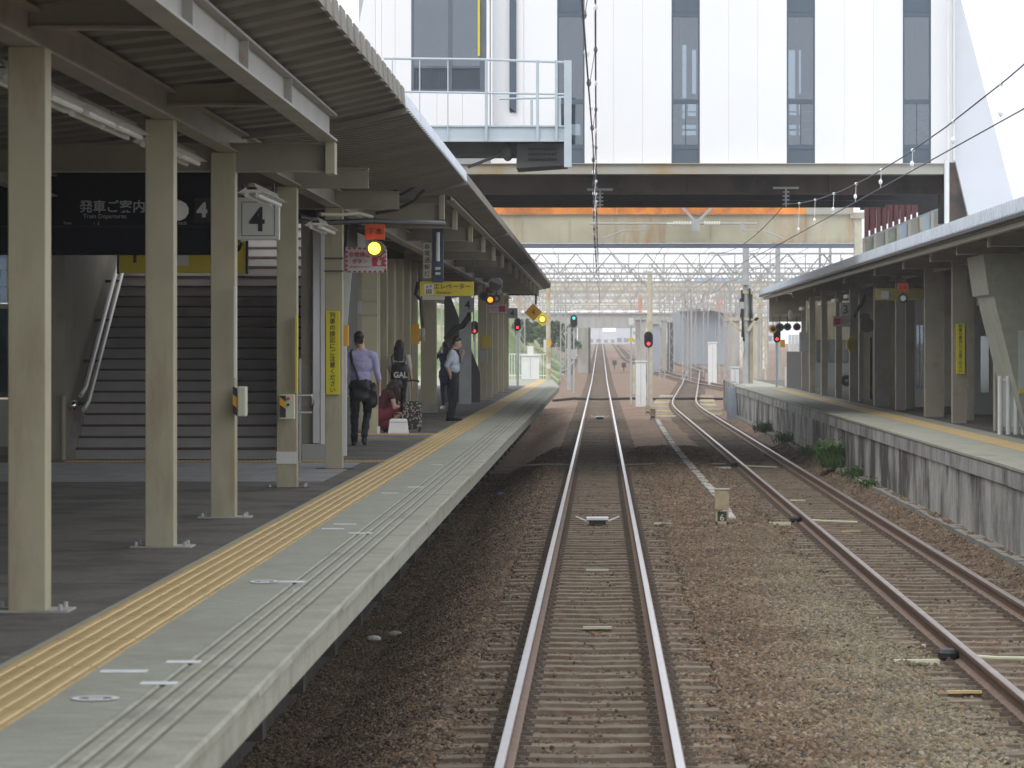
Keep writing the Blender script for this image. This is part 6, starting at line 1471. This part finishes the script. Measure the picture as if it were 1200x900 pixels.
for i, (x0, x1, yt, Y) in enumerate(((560, 596, 372, 900), (596, 660, 380, 1300), (688, 706, 385, 1250), (706, 722, 390, 1400), (722, 738, 383, 1150), (738, 764, 377, 1300), (764, 800, 386, 1200), (-20, 30, 300, 400), (840, 910, 365, 900))):
    X0, X1 = px(x0, Y), px(x1, Y); z0 = float(rise(Y))-.5; t = thing('far_building', ['pale distant building left of the green bank', 'wide distant building behind the green bank', 'distant pale building at the left of the track crest', 'low distant building over the track crest', 'taller distant building right of the crest', 'distant building behind the thin posts', 'distant building behind the arched shed', 'lattice clad distant building seen through the window at the left edge', 'large distant building behind the platform 3 roof end'][i], 'building', ((X0+X1)/2, Y, z0))
    MB().box(X0, X1, Y, Y+20, z0, pz(yt, Y)).build('wall', 'building_far', t); MB().box(X0-.2, X1+.2, Y-.2, Y+20, pz(yt, Y), pz(yt, Y)+.5).build('parapet', 'viaduct_white', t)
    nx_ = max(2, int((X1-X0)/4)); nz_ = max(1, int((pz(yt, Y)-z0)/3.2)); first = None
    for a in range(nx_):
        for b in range(nz_):
            if first is None: first = MB().box(-.8, .8, -.1, 0, -.7, .7).build('window', 'frame_blue', t, local=True); o = first
            else: o = share(first, t)
            o.location = (X0+(a+.5)*(X1-X0)/nx_-(X0+X1)/2, 0, (b+.6)*3.0)

# ================================================================ PEOPLE
def person(label, prims, loc, rz, vox=.011, hair=None, extra=None):
    """prims: (kind, region, data...) joined by a voxel remesh into ONE continuous body; regions give the clothing"""
    t = thing('person', label, 'person', loc, None, rz)
    mb = MB(); segs = []
    regs = []
    for p in prims:
        if p[0] == 'c':
            _, reg, a, b, r1, r2 = p; a, b = Vector(a), Vector(b); n = 14
            d_ = (b-a); L = d_.length; steps = max(2, int(L/.06)); pts = [a+d_*i/steps for i in range(steps+1)]
            mb.tube(pts, r1, n, r2); mb.ball(a, r1, 12, 8); mb.ball(b, r2, 12, 8); segs.append((reg, a, b, r1, r2, (1, 1, 1)))
        else:
            _, reg, c, r = p; mb.ball(c, 1, 18, 12, r); segs.append((reg, Vector(c), Vector(c), 1, 1, r))
    me = bpy.data.meshes.new('tmp'); me.from_pydata(mb.v, [], mb.f); ob = bpy.data.objects.new('tmp', me); C.objects.link(ob)
    bm = bmesh.new(); bm.from_mesh(me); bmesh.ops.recalc_face_normals(bm, faces=bm.faces); bm.to_mesh(me); bm.free()
    md = ob.modifiers.new('r', 'REMESH'); md.mode = 'VOXEL'; md.voxel_size = vox
    md = ob.modifiers.new('s', 'SMOOTH'); md.factor = .5; md.iterations = 3
    dg = bpy.context.evaluated_depsgraph_get(); me2 = bpy.data.meshes.new_from_object(ob.evaluated_get(dg)); bpy.data.objects.remove(ob)
    me2.name = 'body'
    names = []
    for s in segs:
        if s[0] not in names: names.append(s[0])
    me2.materials.clear()
    for n_ in names: me2.materials.append(M[n_])
    from mathutils import noise as mn
    nv = len(me2.vertices); co = np.empty(nv*3, np.float32); me2.vertices.foreach_get('co', co); co = co.reshape(-1, 3)
    nrm = np.empty(nv*3, np.float32); me2.vertices.foreach_get('normal', nrm); nrm = nrm.reshape(-1, 3)
    cloth = np.array([0.0 if (p.z > 1.42 and loc[1] != 58.9) else 1.0 for p in (v.co for v in me2.vertices)])
    amp = np.array([mn.noise(Vector((v.co.x*9, v.co.y*9, v.co.z*16)))+.5*mn.noise(Vector((v.co.x*22+5, v.co.y*22, v.co.z*34))) for v in me2.vertices])
    wid = np.clip((np.abs(co[:, 0]) < .19)*1.0+.4, 0, 1)
    co = co+nrm*(amp*.011*cloth*wid)[:, None]; me2.vertices.foreach_set('co', co.astype(np.float32).ravel()); me2.update()
    N = len(me2.polygons); cen = np.empty(N*3, np.float32); me2.polygons.foreach_get('center', cen); cen = cen.reshape(-1, 3)
    best = np.full(N, 1e9); bi = np.zeros(N, np.int32)
    for reg, a, b, r1, r2, r in segs:
        A = np.array(a); B = np.array(b); D = B-A
        if r != (1, 1, 1): dd = (np.linalg.norm((cen-A)/np.array(r), axis=1)-1)*min(r)
        elif np.dot(D, D) < 1e-9: dd = np.linalg.norm(cen-A, axis=1)-r1
        else:
            u = np.clip(((cen-A)@D)/np.dot(D, D), 0, 1); dd = np.linalg.norm(cen-(A+u[:, None]*D), axis=1)-(r1+(r2-r1)*u)
        k = dd < best; best[k] = dd[k]; bi[k] = names.index(reg)
    me2.polygons.foreach_set('material_index', bi); me2.polygons.foreach_set('use_smooth', np.ones(N, bool))
    o = bpy.data.objects.new('body', me2); C.objects.link(o); o.parent = t
    return t
def head(cx, cy, cz, s=1.0, yaw=0.0, pitch=0.0, skin='skin', hair='hair', style='short'):
    """head facing +Y turned by yaw (about z) and pitch (nod down)"""
    def P(x, y, z):
        y2 = y*math.cos(pitch)+z*math.sin(pitch); z2 = -y*math.sin(pitch)+z*math.cos(pitch)
        return (cx+(x*math.cos(yaw)-y2*math.sin(yaw))*s, cy+(x*math.sin(yaw)+y2*math.cos(yaw))*s, cz+z2*s)
    r = []
    r.append(('e', skin, P(0, 0, 0), (.073*s, .088*s, .108*s)))
    r.append(('c', skin, P(0, .045, -.055), P(0, .055, -.09), .042*s, .030*s))      # jaw
    r.append(('c', skin, P(0, .083, .008), P(0, .108, -.022), .010*s, .016*s))       # nose
    for q in (-1, 1): r.append(('c', skin, P(q*.073, -.005, .01), P(q*.080, -.012, -.025), .014*s, .009*s))
    r.append(('c', 'sign_red' if False else skin, P(-.016, .088, -.052), P(.016, .088, -.052), .009*s, .009*s))
    hs = []
    if style == 'short':
        hs += [('e', hair, P(0, -.028, .046), (.079*s, .086*s, .086*s)), ('c', hair, P(-.032, -.055, -.01), P(.032, -.055, -.01), .040*s, .040*s), ('c', hair, P(-.035, -.06, -.045), P(.035, -.06, -.045), .026*s, .026*s), ('c', hair, P(-.045, .035, .088), P(.03, .045, .092), .024*s, .026*s), ('c', hair, P(-.06, .0, .06), P(-.066, .01, .03), .018*s, .012*s), ('c', hair, P(.06, .0, .06), P(.066, .01, .03), .018*s, .012*s)]
    else:
        hs += [('e', hair, P(0, -.012, .03), (.088*s, .102*s, .103*s))]
    eyes = [P(q*.03, .082, .015) for q in (-1, 1)]
    return r, hs, eyes
def hand(prims, w, d_, up, s=1.0, curl=.4, skin='skin'):
    """palm and five fingers: w wrist, d_ direction of the fingers, up the back of the hand"""
    w = Vector(w); d_ = Vector(d_).normalized(); up = Vector(up); side = d_.cross(up).normalized(); up = side.cross(d_).normalized()
    k = w+d_*.075*s
    prims.append(('c', skin, w, w+d_*.07*s, .024*s, .030*s))
    for i in range(-1, 2): prims.append(('c', skin, w+d_*.02*s+side*i*.016*s, k+side*i*.022*s, .014*s, .012*s))
    for i, L in enumerate((.062, .075, .070, .055)):
        b0 = k+side*(i-1.5)*.0195*s; j = b0+(d_*math.cos(curl)-up*math.sin(curl))*L*.5*s; e = j+(d_*math.cos(curl*2.3)-up*math.sin(curl*2.3))*L*.5*s
        prims.append(('c', skin, b0, j, .0092*s, .0085*s)); prims.append(('c', skin, j, e, .0085*s, .0072*s))
    b0 = w+d_*.025*s-side*.024*s; j = b0+(d_*.7-side*.7-up*.2).normalized()*.035*s; e = j+(d_*.95-side*.15-up*.3).normalized()*.03*s
    prims.append(('c', skin, b0, j, .012*s, .010*s)); prims.append(('c', skin, j, e, .010*s, .008*s))
def finish(t, hs, eyes, vox=.009, name='hair', mt='hair'):
    mb = MB()
    for p in hs:
        if p[0] == 'e': mb.ball(p[2], 1, 18, 12, p[3])
        else:
            a, b = Vector(p[2]), Vector(p[3]); mb.tube([a+(b-a)*i/4 for i in range(5)], p[4], 12, p[5]); mb.ball(a, p[4], 12, 8); mb.ball(b, p[5], 12, 8)
    me = bpy.data.meshes.new('tmp'); me.from_pydata(mb.v, [], mb.f); ob = bpy.data.objects.new('tmp', me); C.objects.link(ob)
    bm = bmesh.new(); bm.from_mesh(me); bmesh.ops.recalc_face_normals(bm, faces=bm.faces); bm.to_mesh(me); bm.free()
    md = ob.modifiers.new('r', 'REMESH'); md.mode = 'VOXEL'; md.voxel_size = vox
    md = ob.modifiers.new('s', 'SMOOTH'); md.factor = .5; md.iterations = 2
    dg = bpy.context.evaluated_depsgraph_get(); me2 = bpy.data.meshes.new_from_object(ob.evaluated_get(dg)); bpy.data.objects.remove(ob)
    me2.name = name; me2.materials.clear(); me2.materials.append(M[mt])
    for p in me2.polygons: p.use_smooth = True
    o = bpy.data.objects.new(name, me2); C.objects.link(o); o.parent = t
    if eyes and True:
        m = MB()
        for e in eyes: m.ball(e, .008, 8, 6)
        m.build('eyes', 'ink', t, local=True, smooth=True)
def leg(pr, hip, knee, ankle, toe, tr, shoe, r=(.088, .062, .062, .045)):
    pr.append(('c', tr, hip, knee, r[0], r[1])); pr.append(('c', tr, knee, ankle, r[2], r[3]))
    a = Vector(ankle); t_ = Vector(toe); heel = a+(a-t_).normalized()*.03; heel.z = t_.z
    pr.append(('c', shoe, heel, t_, .040, .036)); pr.append(('c', shoe, a+Vector((0, 0, -.03)), heel, .042, .042)); pr.append(('c', shoe, a+Vector((0, 0, -.03)), (a+t_)/2, .042, .038))
# --- man in lilac shirt walking away (back view)
X, Y = px(423, 50.9), 50.9
pr = []
leg(pr, (-.09, 0, .90), (-.10, .06, .50), (-.10, -.02, .09), (-.12, .14, .035), 'trousers', 'shoe', (.098, .068, .066, .052))
leg(pr, (.09, 0, .90), (.09, .10, .50), (.06, -.12, .16), (.06, -.02, .05), 'trousers', 'shoe', (.098, .068, .066, .052))
pr += [('e', 'trousers', (0, -.01, .93), (.175, .125, .13)), ('e', 'shirt_lilac', (0, 0, 1.05), (.170, .118, .13)), ('e', 'shirt_lilac', (0, 0, 1.25), (.192, .122, .20)),
       ('c', 'shirt_lilac', (-.155, -.01, 1.375), (.155, -.01, 1.375), .072, .072), ('c', 'shirt_lilac', (-.05, 0, 1.43), (.05, 0, 1.43), .055, .055), ('c', 'skin', (0, .0, 1.42), (0, .02, 1.53), .058, .055),
       ('c', 'shirt_lilac', (.20, 0, 1.37), (.25, -.02, 1.10), .064, .052), ('c', 'shirt_lilac', (.25, -.02, 1.10), (.27, .0, 1.02), .052, .048), ('c', 'skin', (.27, .0, 1.02), (.275, .07, .86), .038, .030),
       ('c', 'shirt_lilac', (-.20, 0, 1.37), (-.245, -.03, 1.10), .064, .052), ('c', 'skin', (-.245, -.03, 1.10), (-.24, .08, .88), .040, .030)]
hand(pr, (.275, .075, .85), (0, .1, -1), (1, 0, 0)); hand(pr, (-.24, .08, .87), (0, .15, -1), (-1, 0, 0))
h, hs, ey = head(-.035, .03, 1.615, 1.03, .15, .12); pr += h
t = person('man in a lilac shirt and black trousers walking away past the elevator shaft', pr, (X, Y, PZ), 0); finish(t, hs, ey)
b = thing('shoulder_bag', 'black shoulder bag with a strap on the back of the man in the lilac shirt', 'bag', (X+.05, Y-.15, PZ+.72))
def soft_bag(name, mt, parent, c, rx, ry, rz_, sag=.0, rot=0):
    mb = MB(); n, m = 16, 8; k = 0
    for j in range(m+1):
        v = j/m; z = -rz_+2*rz_*v; w_ = 1-.22*v+.10*math.sin(v*3.1)-(.25 if j in (0, m) else 0)
        for i in range(n):
            q = 2*math.pi*i/n; cx_, sy_ = math.cos(q), math.sin(q); e = .55
            x = rx*w_*abs(cx_)**e*(1 if cx_ > 0 else -1); y = ry*w_*abs(sy_)**e*(1 if sy_ > 0 else -1)
            x += random.uniform(-.006, .006); y += .015*math.sin(z*30+q*3)
            mb.v.append((c[0]+x*math.cos(rot)-y*math.sin(rot), c[1]+x*math.sin(rot)+y*math.cos(rot), c[2]+z+.02*sag*math.cos(q)))
    for j in range(m):
        for i in range(n): mb.f.append((j*n+i, j*n+(i+1) % n, (j+1)*n+(i+1) % n, (j+1)*n+i)); mb.m.append(0)
    mb.f.append(tuple(reversed(range(n)))); mb.m.append(0); mb.f.append(tuple(m*n+i for i in range(n))); mb.m.append(0); mb.mats = [mt]
    return mb.build(name, parent=parent, smooth=True)
soft_bag('bag_body', 'bag_black', b, (X+.02, Y-.20, PZ+.84), .15, .07, .16, 1)
soft_bag('side_pocket', 'bag_black', b, (X+.17, Y-.17, PZ+.76), .095, .06, .19, 1)
MB().tube([(X-.02, Y-.20, PZ+.98), (X-.06, Y-.155, PZ+1.12), (X-.12, Y-.14, PZ+1.27), (X-.15, Y-.085, PZ+1.41), (X-.14, Y+.02, PZ+1.455)], .020, 6).build('strap', 'bag_black', b, smooth=True)
# --- standing man in profile
X, Y = px(531, 67.7), 67.7
pr = []      # local frame: faces +X in the world after rz = -90 deg
leg(pr, (-.075, -.01, .88), (-.07, .03, .49), (-.08, -.02, .09), (-.10, .15, .035), 'trousers', 'shoe', (.10, .068, .066, .053))
leg(pr, (.075, -.01, .88), (.08, .0, .49), (.09, -.08, .09), (.11, .10, .035), 'trousers', 'shoe', (.10, .068, .066, .053))
pr += [('e', 'trousers', (0, -.01, .92), (.165, .125, .13)), ('e', 'shirt_blue', (0, .01, 1.06), (.160, .128, .13)), ('e', 'shirt_blue', (0, -.01, 1.24), (.182, .128, .20)),
       ('c', 'shirt_blue', (-.150, -.02, 1.38), (.150, -.02, 1.38), .072, .072), ('c', 'skin', (0, .0, 1.41), (0, .05, 1.52), .056, .054),
       ('c', 'shirt_blue', (.19, -.02, 1.38), (.22, -.12, 1.12), .062, .052), ('c', 'skin', (.22, -.12, 1.12), (.15, -.05, .93), .038, .028),
       ('c', 'shirt_blue', (-.19, -.02, 1.38), (-.20, .10, 1.16), .060, .050), ('c', 'skin', (-.20, .10, 1.16), (-.10, .19, 1.35), .038, .028)]
hand(pr, (.15, -.05, .93), (-.1, .25, -1), (1, -.2, 0)); hand(pr, (-.10, .19, 1.35), (.3, .05, 1), (-1, 0, .2), curl=.8)
h, hs, ey = head(0, .075, 1.585, 1.03, 0, .35); pr += h
t = person('man in profile in a pale blue shirt and dark trousers, hand raised to his chin', pr, (X, Y, PZ), -math.pi/2); finish(t, hs, ey)
MB().tube([(-.10, -.10, 1.44), (-.06, .05, 1.45), (.02, .145, 1.33), (.10, .16, 1.15)], .014, 6).tube([(.10, -.10, 1.44), (.04, .06, 1.45), (.02, .145, 1.33)], .014, 6).build('strap', 'navy', t, local=True, smooth=True)
MB().tube([(-.162, 0, .985), (0, .13, .985), (.162, 0, .985), (0, -.135, .985), (-.162, 0, .985)], .018, 6).build('belt', 'ink', t, local=True)
# --- woman from behind with a black backpack
X, Y = px(467.5, 62.0), 62.0
pr = []
leg(pr, (-.07, 0, .84), (-.07, .01, .46), (-.07, 0, .08), (-.08, .14, .035), 'trousers', 'shoe', (.078, .052, .05, .036))
leg(pr, (.07, 0, .84), (.07, .02, .46), (.06, -.02, .08), (.08, .12, .035), 'trousers', 'shoe', (.078, .052, .05, .036))
pr += [('e', 'trousers', (0, 0, .84), (.165, .125, .19)), ('e', 'tee_white', (0, 0, 1.05), (.135, .10, .14)), ('e', 'tee_white', (0, 0, 1.20), (.155, .105, .16)),
       ('c', 'tee_white', (-.125, 0, 1.31), (.125, 0, 1.31), .058, .058), ('c', 'skin', (0, 0, 1.34), (0, .01, 1.43), .045, .045),
       ('c', 'tee_white', (.165, 0, 1.31), (.20, -.01, 1.12), .055, .05), ('c', 'skin', (.20, -.01, 1.12), (.215, .03, 1.0), .034, .030), ('c', 'skin', (.215, .03, 1.0), (.235, .12, .84), .030, .024),
       ('c', 'tee_white', (-.165, 0, 1.31), (-.20, .01, 1.14), .055, .05), ('c', 'skin', (-.20, .01, 1.14), (-.16, .16, 1.0), .034, .024)]
hand(pr, (.235, .12, .84), (0, .35, -.9), (1, 0, 0), .9); hand(pr, (-.16, .16, 1.0), (.3, 1, .2), (0, 0, 1), .9)
h, hs, ey = head(.01, .01, 1.51, .97, 0, .1, style='long'); pr += h
hs += [('c', 'hair', (-.035, -.045, 1.48), (-.045, -.065, 1.28), .062, .045), ('c', 'hair', (.035, -.045, 1.48), (.045, -.065, 1.27), .062, .045), ('c', 'hair', (0, -.055, 1.47), (0, -.075, 1.26), .06, .045)]
t = person('woman with long black hair in a white top standing by the leopard suitcase', pr, (X, Y, PZ), 0); finish(t, hs, ey)
b = thing('backpack', 'black backpack with white capital letters worn by the woman in the white top', 'backpack', (X+.03, Y-.2, PZ+.9))
soft_bag('pack_body', 'bag_black', b, (X+.02, Y-.185, PZ+1.02), .165, .075, .20)
text('GAL', .15, 'bag_white', b, (X+.045, Y-.275, PZ+.98), 'lettering', sx=.9, off=.004)
MB().tube([(X-.11, Y-.20, PZ+1.18), (X-.13, Y-.12, PZ+1.30), (X-.11, Y+.02, PZ+1.37), (X-.11, Y+.11, PZ+1.25)], .014, 6).tube([(X+.11, Y-.20, PZ+1.18), (X+.13, Y-.12, PZ+1.30), (X+.11, Y+.02, PZ+1.37), (X+.11, Y+.11, PZ+1.25)], .014, 6).build('strap', 'bag_black', b, smooth=True)
# --- crouching woman in dark red
X, Y = px(450, 58.9), 58.9
pr = []
for q in (-1, 1):
    pr += [('c', 'red_skirt', (q*.09, -.10, .27), (q*.11, .26, .42), .115, .085), ('c', 'skin', (q*.11, .27, .40), (q*.10, .10, .09), .058, .040), ('c', 'shoe', (q*.10, .05, .04), (q*.11, .22, .035), .040, .034), ('c', 'shoe', (q*.10, .10, .09), (q*.10, .05, .045), .040, .04)]
pr += [('e', 'red_skirt', (0, -.13, .27), (.20, .17, .19)), ('c', 'red_skirt', (0, .02, .30), (0, .22, .34), .15, .12), ('e', 'red_skirt', (0, .0, .14), (.17, .20, .11)),
       ('c', 'red_top', (0, -.10, .36), (0, .04, .62), .135, .140), ('c', 'red_top', (-.12, .07, .68), (.12, .07, .68), .068, .068), ('c', 'skin', (0, .10, .70), (0, .17, .77), .046, .045)]
for q in (-1, 1):
    pr += [('c', 'red_top', (q*.16, .07, .68), (q*.185, .09, .62), .056, .052), ('c', 'skin', (q*.185, .09, .62), (q*.205, .13, .44), .040, .034), ('c', 'skin', (q*.205, .13, .44), (q*.08, .36, .47), .034, .025)]
    hand(pr, (q*.08, .36, .46), (-q*.4, .8, -.1), (0, 0, 1), .9, .7)
h, hs, ey = head(0, .235, .80, .97, 0, .85, style='long'); pr += h
hs[0] = ('e', 'hair', hs[0][2], (.090, .100, .104))
hs += [('c', 'hair', (q*.065, .20, .80), (q*.085, .18, .56), .042, .030) for q in (-1, 1)]+[('c', 'hair', (0, .18, .86), (0, .03, .64), .085, .075), ('c', 'hair', (-.07, .25, .76), (-.09, .25, .58), .032, .022), ('c', 'hair', (.07, .24, .76), (.09, .26, .56), .032, .022)]
t = person('woman with long brown hair in dark red crouching over her bag', pr, (X, Y, PZ), math.radians(-66)); finish(t, hs, ey, mt='hair_brown')
# --- woman half hidden behind the man
X, Y = px(522, 80), 80.0
pr = []
leg(pr, (-.07, 0, .84), (-.07, .04, .46), (-.06, -.02, .09), (-.07, .12, .035), 'navy', 'sneaker', (.075, .05, .048, .035))
leg(pr, (.07, 0, .84), (.08, -.02, .46), (.10, -.10, .09), (.12, .05, .035), 'navy', 'sneaker', (.075, .05, .048, .035))
pr += [('e', 'navy', (0, 0, .82), (.17, .135, .23)), ('e', 'navy', (0, 0, 1.06), (.135, .10, .16)), ('e', 'navy', (0, 0, 1.21), (.155, .105, .15)), ('c', 'navy', (-.12, 0, 1.31), (.12, 0, 1.31), .056, .056), ('c', 'skin', (0, 0, 1.34), (0, .02, 1.43), .045, .045),
       ('c', 'navy', (-.16, 0, 1.31), (-.26, .02, 1.20), .05, .042), ('c', 'skin', (-.26, .02, 1.20), (-.31, .05, 1.10), .036, .032), ('c', 'skin', (-.31, .05, 1.10), (-.16, .15, 1.32), .032, .024),
       ('c', 'navy', (.16, 0, 1.31), (.20, -.02, 1.10), .05, .04), ('c', 'skin', (.20, -.02, 1.10), (.21, .08, .90), .034, .024)]
hand(pr, (-.16, .15, 1.32), (.5, .2, .9), (-.5, .8, 0), .9, .8); hand(pr, (.21, .08, .90), (0, .2, -1), (1, 0, 0), .9)
h, hs, ey = head(0, .03, 1.51, .97, .3, .15, style='long'); pr += h; hs += [('c', 'hair', (-.03, -.04, 1.48), (-.04, -.05, 1.33), .06, .045), ('c', 'hair', (.03, -.04, 1.48), (.04, -.05, 1.33), .06, .045)]
t = person('woman in navy with white sneakers half hidden behind the man in profile, raising a phone', pr, (X, Y, PZ), math.radians(15)); finish(t, hs, ey)
o = MB().box(-.035, .035, -.006, .006, -.07, .07).build('phone', 'white_plastic', local=True, bevel=.004); o.location = (X-.12, Y+.15, PZ+1.44); o.rotation_euler = (.2, .3, .3); tag(o, 'white phone raised by the woman half hidden behind the man in profile', 'phone')
b = thing('handbag', 'black handbag hanging at the side of the woman in navy', 'handbag', (X+.22, Y+.05, PZ+.55)); soft_bag('bag_body', 'bag_black', b, (X+.18, Y-.06, PZ+.75), .13, .07, .14)
MB().tube([(X+.10, Y-.05, PZ+.87), (X+.17, Y+.0, PZ+.98), (X+.26, Y-.04, PZ+.87)], .010, 6).build('handle', 'bag_black', b, smooth=True)
# --- white handbag, suitcase
X, Y = px(467, 57.4), 57.4
b = thing('handbag', 'white handbag standing on the platform before the crouching woman', 'handbag', (X, Y, PZ))
m = MB(); m.prism([(X-.178, PZ+.003), (X+.178, PZ+.003), (X+.145, PZ+.265), (X-.145, PZ+.265)], 'y', Y-.07, Y+.07); o = m.build('bag_body', 'bag_white', b, bevel=.02)
MB().box(X-.15, X+.15, Y-.075, Y-.071, PZ+.20, PZ+.212).build('seam', 'mast_grey', b)
for q in (-.05, .05):
    MB().tube([(X-.07, Y+q, PZ+.22), (X-.065, Y+q, PZ+.33), (X-.03, Y+q, PZ+.37), (X+.03, Y+q, PZ+.37), (X+.065, Y+q, PZ+.33), (X+.07, Y+q, PZ+.22)], .008, 8).build('handle', 'mast_cream' if q > 0 else 'sleeper', b, smooth=True)
X, Y = px(483.5, 58.8), 58.8
b = thing('suitcase', 'leopard print suitcase with its handle pulled out beside the crouching woman', 'suitcase', (X, Y, PZ))
MB().box(X-.165, X+.165, Y-.11, Y+.11, PZ+.05, PZ+.545).build('case', 'leopard', b, bevel=.035)
MB().box(X-.167, X+.167, Y-.012, Y+.012, PZ+.06, PZ+.548).build('zip_band', 'black', b)
for q in (-.12, .12):
    for r_ in (-.08, .08): MB().disc((X+q, Y+r_, PZ+.028), .028, 'x', .025, 12).build('wheel', 'black', b)
MB().tube([(X-.075, Y+.09, PZ+.53), (X-.075, Y+.09, PZ+.90)], .009, 8).tube([(X+.075, Y+.09, PZ+.53), (X+.075, Y+.09, PZ+.90)], .009, 8).build('handle_tube', 'chrome', b, smooth=True)
MB().tube([(X-.09, Y+.09, PZ+.905), (X, Y+.09, PZ+.915), (X+.09, Y+.09, PZ+.905), (X+.11, Y+.09, PZ+.88)], .017, 8).build('handle_grip', 'black', b, smooth=True)
# ---------------------------------------------------------------- air
HAZE = 0.00046
if HAZE:
    o = MB().box(-420, 420, -70, 1560, -3, 32).build('haze'  , 'wire'); o['kind'] = 'stuff'; o.display_type = 'WIRE'
    m = bpy.data.materials.new('haze_air'); m.use_nodes = True; n = m.node_tree; n.nodes.clear(); oo = n.nodes.new('ShaderNodeOutputMaterial'); v = n.nodes.new('ShaderNodeVolumePrincipled')
    v.inputs['Color'].default_value = (.92, .94, .96, 1); v.inputs['Density'].default_value = HAZE; v.inputs['Anisotropy'].default_value = .2; n.links.new(v.outputs[0], oo.inputs['Volume'])
    o.data.materials.clear(); o.data.materials.append(m)
